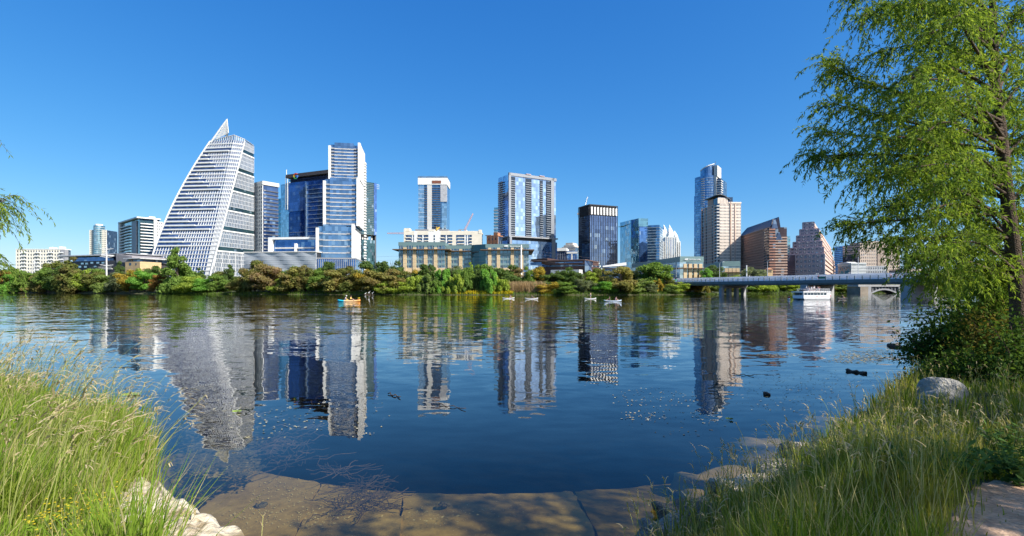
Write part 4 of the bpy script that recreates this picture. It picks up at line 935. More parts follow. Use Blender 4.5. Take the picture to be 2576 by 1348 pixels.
b = Bld('office_building', 'low beige building glimpsed through the willow at the bridge end', 2280,430,2345,430, depth=20); zt = b.za(678); b.box('glass_core', g_win, .1, b.w-.1, .1, b.d, 0, zt-.4); b.panes(b.grid(b.fc['front'], 0, b.w, 0, zt, 10, 5, .5, .5, .5, tan, ext=.5), d0=.05, d1=.15); b.box('roof', tan, -.5, b.w+.5, -.6, b.d, zt, zt+.6)
b = Bld('bell_tower', 'little tan tower with a red tiled cap above the bridge', 1931,330,1944,330, depth=4, z0=5); zt = b.za(678); b.box('shaft', lime, 0, b.w, 0, b.d, 0, zt); b.part('roof', MB().prism([(-.4,-.4),(b.w+.4,-.4),(b.w+.4,b.d+.4),(-.4,b.d+.4)], zt, zt+1.2, [(b.w*.4,b.d*.4),(b.w*.6,b.d*.4),(b.w*.6,b.d*.6),(b.w*.4,b.d*.6)]), brick)
b.panes([(b.fc['front'], b.w*.2+b.w*.35*k, b.w*.2+b.w*.35*k+.6, zt-1.9, zt-.6) for k in range(2)]+[(b.fc['front'], b.w*.4, b.w*.6, 1, 2.2)], dark)
b = Bld('low_building', 'low white roofed building above the bridge deck beside the tan tower', 1868,335,1924,335, depth=10, z0=4); b.box('wall', conc_pale, 0, b.w, 0, b.d, 0, b.za(683)); b.box('roof', white, -.4, b.w+.4, -.6, b.d, b.za(683), b.za(681.5))
b.panes([(b.fc['front'], u, u+1.2, 1.5, 3.2) for u in np.arange(1, b.w-2, 2.6)])

# ------------------------------------------------------------------ cranes, poles, wires
def lattice(m, p0, p1, wd, n, r=.1):
    p0, p1 = Vector(p0), Vector(p1); d = (p1-p0).normalized(); a = d.cross(Vector((0,1,0))).normalized()*wd/2; c = d.cross(a).normalized()*wd/2
    ch = [a+c, a-c, -a-c, -a+c]
    for q in ch: m.bar(p0+q, p1+q*.6, r)
    for i in range(n):
        s0, s1 = p0.lerp(p1, i/n), p0.lerp(p1, (i+1)/n); k0 = 1-.4*i/n
        for j in range(4): m.bar(s0+ch[j]*k0, s1+ch[(j+1) % 4]*k0, r*.7, 3)
pinkm = M('faded_red_steel', (.60,.38,.38), .6); yel = M('crane_yellow', (.75,.48,.06), .6)
def crane(label, px, Y, py_top, tip, mat, back=None):
    x = PX(px, Y); zt = PZ(py_top, Y); r = empty('tower_crane', (x, Y, 4), 0, label, 'crane', 'cranes behind the flats')
    m = MB(); lattice(m, (0,0,0), (0,0,zt-4), 1.8, 20, .16); m.build('mast', mat, r); tx, tz = PX(tip[0], Y)-x, PZ(tip[1], Y)-4
    m = MB(); lattice(m, (0,0,zt-4), (tx,0,tz), 1.6, 18, .16); m.build('jib', mat, r); sx = -math.copysign(1, tx)
    m = MB(); m.box(sx*6-1.4, sx*6+1.4, -1, 1, zt-6.4, zt-4.4); m.box(min(0,sx*6), max(0,sx*6), -.5, .5, zt-4.6, zt-4.1); m.build('counterweight', grey, r)
    m = MB(); m.box(.9, 2.5, -.9, .9, zt-6.6, zt-4.6); m.build('cab', white, r); MB().tube([(0,0,zt-4),(0,0,zt-1)], [.5,.1]).build('mast_head', mat, r)
crane('pink crane with its jib raised steeply to the right, above the cream flats', 1170, 560, 577, (1190,537), pinkm)
crane('pink crane with a long level jib left of the cream flats', 1026, 560, 587, (974,587), pinkm)
crane('pale crane whose jib tip shows above the black glass tower', 1468, 600, 535, (1478,495), steel)
crane('yellow crane with a short boom in front of the white-crowned tower base', 1098, 520, 577, (1106,572), yel)
def pole(label, px, Y, py, arms=True, spire=0, zb=1.5):
    x = PX(px, Y); zt = PZ(py, Y); r = empty('utility_pole', (x, Y, zb), 0, label, 'pole'); h = zt-zb
    MB().tube([(0,0,0),(0,0,h)], [.55,.32], 8).build('pole', white, r)
    if arms:
        for q in (.95, .77, .58): MB().tube([(-4.4,0,h*q+.7),(0,0,h*q),(4.4,0,h*q+.5)], [.12,.3,.12], 5).build('crossarm', white, r)
    if spire: MB().bar((0,0,h), (0,0,h+spire), .1).build('mast', white, r)
    return Vector((x, Y, zt))
pA = pole('white steel utility pole with three pairs of arms in front of the dark library', 268, 335, 622, True, 5)
pB = pole('tall plain white utility pole in front of the teal office building', 1311, 262, 616, False)
pC = pole('slim grey utility pole rising behind the middle of the bridge', 1878, 300, 667, False)
wirem = M('power_wire', (.10,.10,.11))
def wire(label, a, c, sag):
    a, c = Vector(a), Vector(c); p = [a.lerp(c, i/24)-Vector((0,0,sag*4*(i/24)*(1-i/24))) for i in range(25)]; tag(MB().tube(p, .035, 3).build('power_line', wirem), label, 'power line', 'power lines along the far bank')
offR = Vector((PX(2330,300), 300, 15))
for k, nm in enumerate(('top', 'second', 'third', 'lowest')):
    wire(f'{nm} of the four wires between the two white utility poles', pA-Vector((0,0,3.5*k+2)), pB-Vector((0,0,1.6*k+2)), 5)
    wire(f'{nm} of the four wires from the plain white pole to the slim grey pole', pB-Vector((0,0,1.6*k+2)), pC-Vector((0,0,1.3*k+.5)), 2.5)
    wire(f'{nm} of the four wires running right from the slim grey pole', pC-Vector((0,0,1.3*k+.5)), offR-Vector((0,0,1.3*k)), 2)
x, Yp = PX(86, 400), 400; r = empty('lattice_pylon', (x, Yp, 2), 0, 'thin lattice pylon in front of the cream apartment block', 'pylon'); m = MB(); h = PZ(655, 400)-2
for sx in (-1, 1):
    for sy in (-1, 1): m.bar((sx*2.6, sy*2.6, 0), (sx*.4, sy*.4, h), .14)
for i in range(8):
    q0, q1 = i/8, (i+1)/8; w0, w1 = 2.6-2.2*q0, 2.6-2.2*q1
    for sy in (-1, 1): m.bar((-w0, sy*w0, h*q0), (w1, sy*w1, h*q1), .09, 3); m.bar((w0, sy*w0, h*q0), (-w1, sy*w1, h*q1), .09, 3)
m.build('lattice_frame', steel, r)
for q in (.72, .86): MB().tube([(-3.6,0,h*q),(3.6,0,h*q)], .13).build('crossarm', steel, r)
# ------------------------------------------------------------------ road bridge with its lamps
BA, BB = Vector((78, 272)), Vector((132, 165)); ud = (BB-BA).normalized(); P0 = BA-ud*60; P1 = BB+ud*175
Lb = (P1-P0).length; bp_ = M('shaded_pier_concrete', (.36,.36,.36), .9, var=.15, bump=.15); br = empty('road_bridge', (P0.x, P0.y, 0), math.atan2(ud.y, ud.x), 'long grey concrete road bridge with a railing crossing the lake at the right', 'bridge')  # pier colour darkened to carry the shade on their fronts
def bpx(px): t = (px-CX)/FD; return (t*P0.y-P0.x)/(ud.x-t*ud.y)     # distance along the bridge seen at a column
ZD = 6.35; bc = M('bridge_concrete', (.76,.75,.74), .85, var=.12, bump=.15); bs_ = M('bridge_girder', (.14,.19,.21), .6, .2)
# local +y points away from us (east side), the visible side is y = 0
sgn_ = -1 if True else 1
MB().box(0, Lb, -.2, 18, ZD-.45, ZD).build('deck', bc, br); m = MB(); m.box(0, Lb, .3, 1.2, ZD-1.9, ZD-.45); m.box(0, Lb, -.35, .3, ZD-1.35, ZD-.2); m.box(0, Lb, 6, 7, ZD-1.9, ZD-.45); m.box(0, Lb, 16, 17, ZD-1.9, ZD-.45); m.build('girder', bs_, br)
m = MB(); m.box(0, Lb, 4.6, 4.9, ZD, ZD+2.0); m.build('road_barrier', bc, br); MB().box(0, Lb, 17.6, 18, ZD, ZD+1.3).build('far_parapet', bc, br)
m = MB()
for q in (.35, .7, 1.1): m.box(0, Lb, -.12, -.06, ZD+q-.03, ZD+q+.03)
m.build('railing', bs_, br)
post = MB().box(-.14, .14, -.25, 0, ZD-.2, ZD+1.2).mesh('railing_post', bs_)
xs_ = list(np.arange(bpx(1668), bpx(2400), 2.6))
for q in xs_[:100]: link('railing_post', post, br, (q,0,0))
def bent(px, w=2.2, solid=False):
    x0 = bpx(px)
    if solid: m = MB().hexa([(x0-1.5,0,-6),(x0+1.5,0,-6),(x0+1.5,17,-6),(x0-1.5,17,-6),(x0-1.5,0,ZD-1.9),(x0+1.5,0,ZD-1.9),(x0+1.5,17,ZD-1.9),(x0-1.5,17,ZD-1.9)]); m.build('pier_wall', bp_, br); return
    for k in range(4):
        y0 = .8+4.9*k; MB().box(x0-.8, x0+.8, y0-.8, y0+.8, -6, ZD-3.2).build('pier', bp_, br)
    MB().hexa([(x0-.8,1,ZD-3.2),(x0+.8,1,ZD-3.2),(x0+.8,16.4,ZD-3.2),(x0-.8,16.4,ZD-3.2),(x0-1,-.1,ZD-1.9),(x0+1,-.1,ZD-1.9),(x0+1,17.4,ZD-1.9),(x0-1,17.4,ZD-1.9)]).build('pier_cap', bp_, br)
bent(1812); bent(2022, solid=True); bent(2278, solid=True); bent(1700)
m = MB(); x0, x1 = bpx(1660), bpx(1700); m.box(0, x0, 0, 17, -1, ZD-1.9); m.build('abutment', bp_, br)
m = MB()
for k in range(5): a = x0+(x1-x0)*k/4; m.box(a-.5, a+.5, 9, 17, -3, ZD-1.9)
m.build('rear_pier', bp_, br)
def bl(x, y, z): v = P0+ud*x+Vector((-ud.y, ud.x))*y; return (v.x, v.y, z)
RZ = math.atan2(ud.y, ud.x)
def lamp(px, h, y, label, head=True, sgn=1, group='street lamps on the bridge'):
    r = empty('street_lamp', bl(bpx(px), y, ZD), RZ, label, 'street lamp', group); MB().tube([(0,0,0),(0,0,h)], [.16,.09], 8).build('pole', steel, r)
    MB().tube([(0,0,h),(.5*sgn,0,h+.5),(1.9*sgn,0,h+.75)], [.08,.07,.05], 6).build('arm', steel, r); MB().box(min(1.7*sgn,2.6*sgn), max(1.7*sgn,2.6*sgn), -.17, .17, h+.66, h+.84).build('lamp_head', white, r)
    MB().box(-.3,.3,-.3,.3,0,.5).build('base', bc, r)
lamp(1683, 8.2, 5, 'street lamp at the left end of the bridge, beside the traffic lights'); lamp(1762, 9, 13, 'thin street lamp on the bridge in front of the small teal office wing'); lamp(1911, 8.2, 5, 'street lamp on the bridge near the little tan tower'); lamp(2055, 10.2, 5, 'tallest street lamp on the bridge, in front of the stepped granite tower'); lamp(2103, 8.5, 14, 'faint street lamp on the far side of the bridge near the mural')
k_ = 0
bird_m = M('pale_fitting', (.62,.62,.60), .5)
for i, px in enumerate((1948, 2036, 2118, 2205)):
    r = empty('deck_floodlight', bl(bpx(px), 4.75, ZD+2.0), RZ, ['pair of small white floodlights on the barrier right of the tan tower','pair of small white floodlights on the barrier above the tour boat','pair of small white floodlights on the barrier below the mural','pair of small white floodlights on the barrier below the tan hotel'][i], 'floodlight', 'floodlights on the bridge barrier')
    for sx in (-.35, .35): MB().tube([(sx*.3,0,0),(sx,0,.28)], .05, 5).build('bracket', steel, r); MB().box(sx-.22, sx+.22, -.12, .12, .25, .48).build('lamp_head', bird_m, r)
grn = bpy.data.materials.new('green_signal'); grn.use_nodes = True; pb = grn.node_tree.nodes['Principled BSDF']; pb.inputs['Base Color'].default_value = (.02,.4,.25,1); pb.inputs['Emission Color'].default_value = (.03,.9,.55,1); pb.inputs['Emission Strength'].default_value = 3
for i, (px, lb) in enumerate(((1655,'green traffic light left of the bridge, against the round tree'),(1685,'green traffic light right beside the first street lamp'),(1700,'green traffic light farthest right at the bridge end'))):
    Y_ = 262; r = empty('traffic_light', (PX(px,Y_), Y_, ZD-1.3), 0, lb, 'traffic light', 'green traffic lights at the bridge end'); zz_ = PZ(701.5, Y_)-ZD+1.3
    MB().tube([(0,0,0),(0,0,zz_-.6)], .09, 6).build('pole', steel, r); MB().box(-.32,.32,-.2,.2,zz_-.95,zz_+.95).build('housing', black_m, r); MB().lathe([(0,-.06),(.25,-.05),(.25,.05),(0,.06)], (0,-.22,zz_-.6), 10).build('green_lens', grn, r)
    bpy.data.objects[r.children[-1].name].rotation_euler = (0,0,0)
    MB().lathe([(.26,-.05),(.34,-.05),(.34,.05),(.26,.05)], (0,0,0), 10).build('visor', black_m, r).location = (0,-.3,zz_+.3)
sg = empty('road_sign', bl(bpx(2068), -.26, ZD+.15), RZ, 'small green sign fixed to the bridge railing above the boat', 'sign'); MB().box(-1.3,1.3,-.03,.03,.2,1.0).build('panel', M('sign_green', (.02,.22,.14), .5), sg); MB().box(-1.3,1.3,-.02,.05,-.1,.15).build('rail_plate', white, sg)
# arched bridge farther off
Y2 = 300; ar = empty('arch_bridge', (PX(2168,Y2), Y2, 0), 0, 'distant old arched concrete bridge under the deck of the road bridge', 'bridge'); W2 = PX(2330,Y2)-PX(2168,Y2); zt_ = PZ(716, Y2)
MB().box(-2, W2, 0, 10, zt_-1.2, zt_).build('deck', conc, ar); m = MB()
def archspan(xa, xb):
    n = 12; m = MB(); top = zt_-1.25
    for i in range(n):
        u0, u1 = xa+(xb-xa)*i/n, xa+(xb-xa)*(i+1)/n; zf = lambda u: -.5+(top-1.0+.5)*math.sin(math.pi*(.08+.84*(u-xa)/(xb-xa)))
        m.hexa([(u0,.5,zf(u0)-.9),(u1,.5,zf(u1)-.9),(u1,9,zf(u1)-.9),(u0,9,zf(u0)-.9),(u0,.5,zf(u0)),(u1,.5,zf(u1)),(u1,9,zf(u1)),(u0,9,zf(u0))])
    m.build('arch', bp_, ar); m = MB()
    for i in range(1, 9): u = xa+(xb-xa)*i/9; m.box(u-.18, u+.18, .6, 8.8, zf(u)-.1, top)
    m.build('spandrel_posts', bp_, ar)
archspan(PX(2190,Y2)-PX(2168,Y2), PX(2262,Y2)-PX(2168,Y2)); archspan(PX(2268,Y2)-PX(2168,Y2), PX(2335,Y2)-PX(2168,Y2))
for px in (2188, 2265): u = PX(px,Y2)-PX(2168,Y2); MB().box(u-.9, u+.9, 0, 9.5, -5, zt_-1.2).build('pier', bp_, ar)
m = MB(); m.box(-1.5, 3, -1, 11, -1, zt_-1.3); m.build('abutment', M('old_stone', (.34,.28,.21), .9), ar); m = MB()
for q in np.arange(-2, W2, 1.5): m.box(q-.07, q+.07, .1, .25, zt_, zt_+.9)
m.box(-2, W2, .1, .25, zt_+.85, zt_+.95); m.build('railing', conc, ar)

# ------------------------------------------------------------------ people
skin_m = M('skin', (.55,.34,.25), .6, var=.05); hair_m = M('brown_hair', (.06,.035,.02), .7, var=.2)
def fab(name, col): return M(name, col, .9, var=.06)
POSES = {
 'stand': dict(pel=(0,0,.95), ch=(0,0,1.35), nk=(0,0,1.5), hd=(0,.02,1.66), el=(.30,0,1.12), wr=(.30,.14,.90), hn=(.29,.19,.83), kn=(.11,.03,.5), an=(.11,-.02,.07), to=(.12,.14,.03)),
 'sit': dict(pel=(0,0,.12), ch=(0,.03,.52), nk=(0,.05,.68), hd=(0,.08,.84), el=(.32,.14,.36), wr=(.26,.38,.34), hn=(.22,.46,.35), kn=(.17,.45,.30), an=(.15,.82,.08), to=(.15,.92,.14)),
 'hunch': dict(pel=(0,0,.12), ch=(0,.16,.50), nk=(0,.25,.64), hd=(0,.33,.78), el=(.30,.28,.34), wr=(.24,.48,.24), hn=(.20,.55,.22), kn=(.18,.42,.32), an=(.16,.78,.08), to=(.16,.88,.14)),
 'ride': dict(pel=(0,-.1,.95), ch=(0,.15,1.32), nk=(0,.22,1.45), hd=(0,.30,1.58), el=(.28,.32,1.14), wr=(.22,.52,1.02), hn=(.2,.58,1.02), kn=(.10,.22,.66), an=(.10,.08,.3), to=(.10,.22,.26)),
}
def skinned(name, verts, edges, rads, mat, parent, sub=1):
    me = bpy.data.meshes.new(name); me.from_pydata(verts, edges, []); me.materials.append(mat); o = link(name, me, parent)
    md = o.modifiers.new('skin', 'SKIN'); md.use_smooth_shade = True
    for i, r_ in enumerate(rads): d = me.skin_vertices[0].data[i]; d.radius = (r_, r_*.85); d.use_root = (i == 0)
    o.modifiers.new('sub', 'SUBSURF').levels = sub; o.modifiers['sub'].render_levels = sub
    return o
def person(label, pose, loc_, rz, shirt, pants, group=None, hat=None, hair=hair_m, vest=None, scale=1.0, parent=None):
    q = POSES[pose]; r = empty('person', loc_, rz, label, 'person', group); r.scale = (scale,)*3
    mid = tuple((a+c)/2 for a, c in zip(q['pel'], q['ch'])); hd = q['hd']; V = [q['pel'], mid, q['ch'], q['nk'], hd, (hd[0], hd[1]+.01, hd[2]+.11)]; E = [(0,1),(1,2),(2,3),(3,4),(4,5)]; Rd = [.13,.125,.15,.06,.10,.075]
    for s in (-1, 1):
        b0 = len(V); sh = (s*.19, q['ch'][1], q['ch'][2]+.04)
        f = lambda k: (s*q[k][0], q[k][1], q[k][2])
        hip = (s*.10, q['pel'][1], q['pel'][2]-.04)
        V += [sh, f('el'), f('wr'), f('hn'), hip, f('kn'), f('an'), f('to')]; E += [(2,b0),(b0,b0+1),(b0+1,b0+2),(b0+2,b0+3),(0,b0+4),(b0+4,b0+5),(b0+5,b0+6),(b0+6,b0+7)]; Rd += [.065,.048,.036,.04,.10,.062,.045,.04]
    skinned('body', V, E, Rd, skin_m, r)
    tv = [V[0], V[1], V[2]]; te = [(0,1),(1,2)]; tr = [.145,.14,.165]
    for i, s in enumerate((-1,1)):
        b0 = 6+i*8; k = len(tv); tv += [V[b0], tuple((a+c)/2 for a, c in zip(V[b0], V[b0+1]))]; te += [(2,k),(k,k+1)]; tr += [.085,.07]
    skinned('shirt', tv, te, tr, shirt, r)
    if vest: skinned('vest', [V[0], V[1], V[2]], [(0,1),(1,2)], [.15,.17,.195], vest, r)
    pv = [V[0]]; pe = []; pr = [.15]
    for i in range(2):
        b0 = 6+i*8; k = len(pv); pv += [V[b0+4], V[b0+5]]; pe += [(0,k),(k,k+1)]; pr += [.115,.08]
    skinned('shorts', pv, pe, pr, pants, r)
    m = MB(); c = (hd[0], hd[1]-.015, hd[2]+.07); m.lathe([(.001,.13),(.06,.115),(.10,.06),(.11,0),(.10,-.06),(.085,-.09)], c, 10); m.build('hair', hair, r, True)
    if hat: MB().lathe([(.001,.15),(.09,.12),(.12,.04),(.2,.03),(.2,.02),(.11,.02)], c, 12).build('hat', hat, r, True)
    return r
sh_w = fab('white_cloth', (.75,.75,.75)); sh_b = fab('navy_cloth', (.05,.07,.14)); sh_r = fab('red_cloth', (.5,.05,.05)); sh_g = fab('grey_cloth', (.35,.36,.38)); sh_y = fab('yellow_foam', (.85,.60,.04)); sh_p = fab('pink_cloth', (.65,.35,.35)); sh_k = fab('black_cloth', (.02,.02,.025)); sh_t = fab('tan_cloth', (.45,.36,.25))
sh_l = fab('light_blue_cloth', (.35,.5,.65)); hair_b = M('blond_hair', (.45,.32,.15), .7)

# ------------------------------------------------------------------ craft on the water
def hull(m, L_, W_, h0, h1, n=14, rocker=.12):
    rows = []
    for i in range(n+1):
        t_ = i/n*2-1; k = (1-abs(t_)**2.6); w_ = W_/2*max(.03, k); lift = rocker*abs(t_)**3; x = t_*L_/2
        rows.append([(x,-w_*.55,h0+lift),(x,-w_,h0+(h1-h0)*.55+lift),(x,-w_*.8,h1+lift*1.3),(x,w_*.8,h1+lift*1.3),(x,w_,h0+(h1-h0)*.55+lift),(x,w_*.55,h0+lift)])
    b0 = len(m.v); [m.v.extend(r) for r in rows]
    for i in range(n):
        for k in range(6): k2 = (k+1) % 6; a = b0+i*6; m.f.append((a+k, a+6+k, a+6+k2, a+k2))
    m.f.append(tuple(b0+k for k in range(6))); m.f.append(tuple(b0+n*6+k for k in reversed(range(6)))); return m
def paddle(parent_label, loc_, rz, tilt, mat=None):
    o = empty('paddle', loc_, rz, parent_label, 'paddle'); m = MB(); m.tube([(-1.1,0,-tilt),(1.1,0,tilt)], .025, 6); m.build('shaft', black_m, o)
    for s in (-1, 1): MB().hexa([(s*1.0,-.02,s*tilt*.9-.08),(s*1.4,-.02,s*tilt*1.25-.09),(s*1.4,.02,s*tilt*1.25-.09),(s*1.0,.02,s*tilt*.9-.08),(s*1.0,-.02,s*tilt*.9+.06),(s*1.4,-.02,s*tilt*1.25+.09),(s*1.4,.02,s*tilt*1.25+.09),(s*1.0,.02,s*tilt*.9+.06)]).build('blade', mat or sh_y, o)
Yk = 2.6*FD/(759-HY); kx = PX(878, Yk); ky = Yk
t = NT('cyan_orange_plastic'); p = t.n('BsdfPrincipled', Roughness=.35); sx = t.n('SeparateXYZ'); t.l(t.obj(), sx.inputs[0]); g = t.math('MULTIPLY', t.math('ADD', sx.outputs[0], 2.4), .21)
t.l(t.ramp(g, [(.26,(.02,.48,.62)),(.34,(.85,.58,.32)),(.75,(.85,.52,.24)),(.95,(.75,.28,.05))]), p.inputs['Base Color'])
k = empty('kayak', (kx, ky, 0), R(3), 'long tandem kayak, turquoise at one end and orange at the other', 'kayak'); hull(MB(), 4.7, .85, -.12, .30, rocker=.18).build('hull', t.done(p.outputs[0]), k, True); MB().box(-.95,-.45,-.28,.28,.29,.36).build('seat', sh_k, k); MB().box(.2,.7,-.28,.28,.29,.36).build('seat', sh_k, k)
person('kayaker in a white long shirt hunched in the turquoise end of the tandem kayak', 'hunch', (kx-.9, ky, .22), R(-80), sh_w, sh_g, hat=sh_w, scale=1.12); person('kayaker in a bright yellow life vest in the orange end of the tandem kayak', 'sit', (kx+.35, ky, .22), R(-100), sh_y, sh_k, vest=sh_y, scale=1.1)
paddle('black double paddle with yellow blades held over the tandem kayak', (kx+.9, ky-.15, .62), R(8), .16)
def board(px, py, L_, label, rz=0, col=white):
    Yb = 2.6*FD/(py-HY); o = empty('paddle_board', (PX(px,Yb), Yb, 0), rz, label, 'paddle board', 'white paddle boards in mid lake'); hull(MB(), L_, .8, -.04, .14, rocker=.16).build('deck', col, o, True); MB().box(-.9,.9,-.25,.25,.145,.155).build('deck_pad', sh_g, o); return PX(px,Yb), Yb
x_, y_ = board(1279, 751, 3.4, 'white paddle board leftmost of the four, below the tan reeds'); person('paddler in a pale pink top sitting on the leftmost white board', 'hunch', (x_+.4, y_, .15), R(-90), sh_p, sh_p)
x_, y_ = board(1337, 752, 3.6, 'white paddle board second from left, carrying a seated dark figure'); person('paddler in dark clothes sitting on the second white board', 'sit', (x_+.1, y_, .15), R(-90), sh_b, sh_k); paddle('thin black paddle across the knees of the dark seated paddler', (x_+.5, y_-.1, .6), R(60), .3, sh_k)
x_, y_ = board(1485, 752, 3.2, 'white paddle board carrying a standing person, third from left'); person('person in shorts standing upright on the third white board', 'stand', (x_+.1, y_, .15), R(60), sh_t, sh_g, scale=.95)
x_, y_ = board(1541, 758, 3.9, 'pale blue-white paddle board nearest of the four, with two riders', R(4), M('pale_blue_foam', (.55,.66,.78), .5)); person('rider in black lying back at the front of the pale blue board', 'sit', (x_-.6, y_, .14), R(90), sh_k, sh_k); person('rider in a pink top at the back of the pale blue board', 'hunch', (x_+.6, y_, .14), R(-60), sh_p, sh_k)
def mini_kayak(px, py, L_, label, col, plab, shirt, rz):
    Yb = 2.6*FD/(py-HY); o = empty('kayak', (PX(px,Yb), Yb, 0), rz, label, 'kayak', 'small single kayaks'); hull(MB(), L_, .7, -.08, .26).build('hull', col, o, True); MB().box(-.3,.3,-.24,.24,.26,.34).build('seat', sh_k, o); person(plab, 'sit', (PX(px,Yb), Yb, .2), rz+R(-90), shirt, sh_k)
mini_kayak(1985, 754, 3.2, 'small white kayak seen end on, left of the tour boat', white, 'kayaker in red in the small white kayak left of the boat', sh_r, R(65)); mini_kayak(2119, 752, 3.4, 'small dark kayak right of the tour boat', black_m, 'kayaker in black in the small dark kayak', sh_k, R(15)); mini_kayak(36, 736.5, 4.2, 'red kayak by the far left bank', M('red_plastic', (.6,.08,.05), .4), 'kayaker in white in the red kayak at the far left', sh_w, R(20))
for i, (px, lb) in enumerate(((919,'white heron crouched on the snag by the bank'),(928,'white heron standing upright on the snag by the bank'),(937,'greyish heron at the right end of the snag'))):
    Yh = float(fs(PX(px,246)))-2; r = empty('heron', (PX(px,Yh), Yh, .25), R(20*i), lb, 'bird', 'birds on the snag'); m = MB()
    h_ = (.35,.9,.6)[i]; skinned('body', [(0,0,h_),(.35,0,h_+.25),(.5,0,h_+.6),(.72,0,h_+.68),(-.45,0,h_-.05),(.05,.08,h_-.2),(.05,.08,0),(.05,-.08,h_-.2),(.05,-.08,0)], [(0,1),(1,2),(2,3),(0,4),(0,5),(5,6),(0,7),(7,8)], [.22,.1,.07,.03,.06,.05,.03,.05,.03], white if i < 2 else sh_g, r)
Yh = float(fs(PX(928,246)))-2; m = MB(); m.tube([(PX(914,Yh),Yh,-.2),(PX(922,Yh),Yh,.25),(PX(930,Yh),Yh,.2),(PX(941,Yh),Yh,.1)], [.2,.25,.2,.1], 6); m.tube([(PX(930,Yh),Yh,.2),(PX(936,Yh),Yh+.4,.9)], [.12,.05], 5); tag(m.build('snag', bark), 'fallen grey branch lying in the water under the birds', 'branch')

# tour boat
Yt = 128; tx = PX(2041, Yt); boat = empty('tour_boat', (tx, Yt, 0), R(14), 'white double-deck tour boat with passengers on its open roof', 'boat'); LB = 7.9/2; bw = M('boat_white', (.82,.82,.82), .35, var=.04)
for yq in (-1.2, 1.2): MB().hexa([(-LB+.5,yq-.5,-.4),(LB-.3,yq-.5,-.4),(LB-.3,yq+.5,-.4),(-LB+.5,yq+.5,-.4),(-LB+.1,yq-.55,.35),(LB,yq-.55,.35),(LB,yq+.55,.35),(-LB+.1,yq+.55,.35)]).build('pontoon', M('hull_grey', (.30,.31,.32), .5), boat)
MB().box(-LB,LB,-1.75,1.75,.36,.5).build('main_deck', bw, boat); m = MB()
m.box(-LB,LB,-1.75,-1.65,.5,1.15); m.box(-LB,LB,1.65,1.75,.5,1.15); m.box(-LB,-LB+.1,-1.65,1.65,.5,1.15); m.box(LB-.1,LB,-1.65,1.65,.5,1.15); m.build('side_wall', bw, boat)
m = MB()
for q in np.linspace(-LB+.06, LB-.06, 9):
    for yq in (-1.7, 1.7): m.box(q-.05, q+.05, yq-.05, yq+.05, 1.15, 1.85)
m.box(LB-1.0, LB, -1.75, -1.66, 1.15, 1.85); m.build('window_posts', bw, boat)
for i, q in enumerate(np.linspace(-LB+.1, LB-1.0, 9)[:-1]): MB().box(q+.06, q+.62, -1.72, -1.69, 1.2, 1.8).build('window', G('boat_glass', (.10,.15,.2), pw=.9, fh=2, metal=.4, seam=0), boat)
for yq in (-.8, 0, .8): MB().box(-LB-.01, -LB+.03, yq-.36, yq+.36, 1.2, 1.8).build('front_window', G('boat_glass', (.10,.15,.2)), boat)
MB().box(-LB-.25,LB+.1,-1.9,1.9,1.85,2.1).build('roof_deck', bw, boat); m = MB()
for q in np.linspace(-LB+1.3, LB-.1, 11):
    for yq in (-1.75, 1.75): m.bar((q,yq,2.1), (q,yq,2.75), .025)
for zq in (2.32, 2.54, 2.75):
    for yq in (-1.75, 1.75): m.bar((-LB+1.3,yq,zq), (LB-.1,yq,zq), .025)
    m.bar((LB-.1,-1.75,zq), (LB-.1,1.75,zq), .025); m.bar((-LB+1.3,-1.75,zq), (-LB+1.3,1.75,zq), .025)
m.build('roof_railing', bw, boat); MB().box(-.4,.4,-1.80,-1.755,.75,.85).build('red_stripe', sh_r, boat); MB().box(LB-3,LB-.4,-1.80,-1.755,.78,.85).build('red_stripe', sh_r, boat); MB().box(-LB+.8,-LB+2.0,-.6,.6,2.11,2.5).build('roof_bench', black_m, boat)
MB().tube([(LB+.05,-1.2,.5),(LB+.45,-1.2,2.0)], .03, 5).build('flag_pole', steel, boat); m = MB().hexa([(LB+.38,-1.23,.95),(LB+.75,-1.18,.75),(LB+.75,-1.16,.75),(LB+.38,-1.2,.95),(LB+.44,-1.23,1.85),(LB+.85,-1.2,1.35),(LB+.85,-1.18,1.35),(LB+.44,-1.2,1.85)]); fl_ = m.build('flag', sh_w, boat); MB().hexa([(LB+.38,-1.24,.95),(LB+.72,-1.2,.75),(LB+.72,-1.15,.75),(LB+.38,-1.19,.95),(LB+.41,-1.24,1.4),(LB+.8,-1.2,1.05),(LB+.8,-1.15,1.05),(LB+.41,-1.19,1.4)]).build('red_band', sh_r, fl_)
Rm = Matrix.Rotation(R(14), 3, 'Z')
pl_ = [(-1.9,.2,'sit',sh_w,'passenger in white seated at the front of the boat roof'),(-1.3,-.9,'sit',sh_p,'passenger in pink seated low at the boat roof railing'),(-.9,.6,'stand',sh_w,'passenger in white standing nearest the bow on the boat roof'),(-.5,-.5,'stand',sh_l,'passenger in light blue standing on the boat roof'),(.1,.9,'stand',sh_g,'passenger in grey standing on the boat roof'),(.4,-.4,'stand',sh_w,'bareheaded passenger in white standing mid roof of the boat'),(.9,.5,'stand',sh_t,'passenger in tan standing on the boat roof'),(1.3,-.7,'stand',sh_p,'passenger in pink standing at the boat roof railing'),(1.7,.7,'stand',sh_b,'passenger in navy standing on the boat roof'),(2.1,-.3,'stand',sh_k,'passenger in black standing on the boat roof'),(2.6,.2,'stand',sh_r,'passenger in red standing nearest the stern on the boat roof')]
for i, (ax, ay, po, shm, lb) in enumerate(pl_):
    v = Rm @ Vector((ax, ay, 0)); person(lb, po, (tx+v.x, Yt+v.y, 2.1), R(70*i), shm, [sh_g, sh_b, sh_k][i % 3], 'passengers on the boat roof', hair=[hair_m, hair_b, sh_w][i % 3], scale=.72)
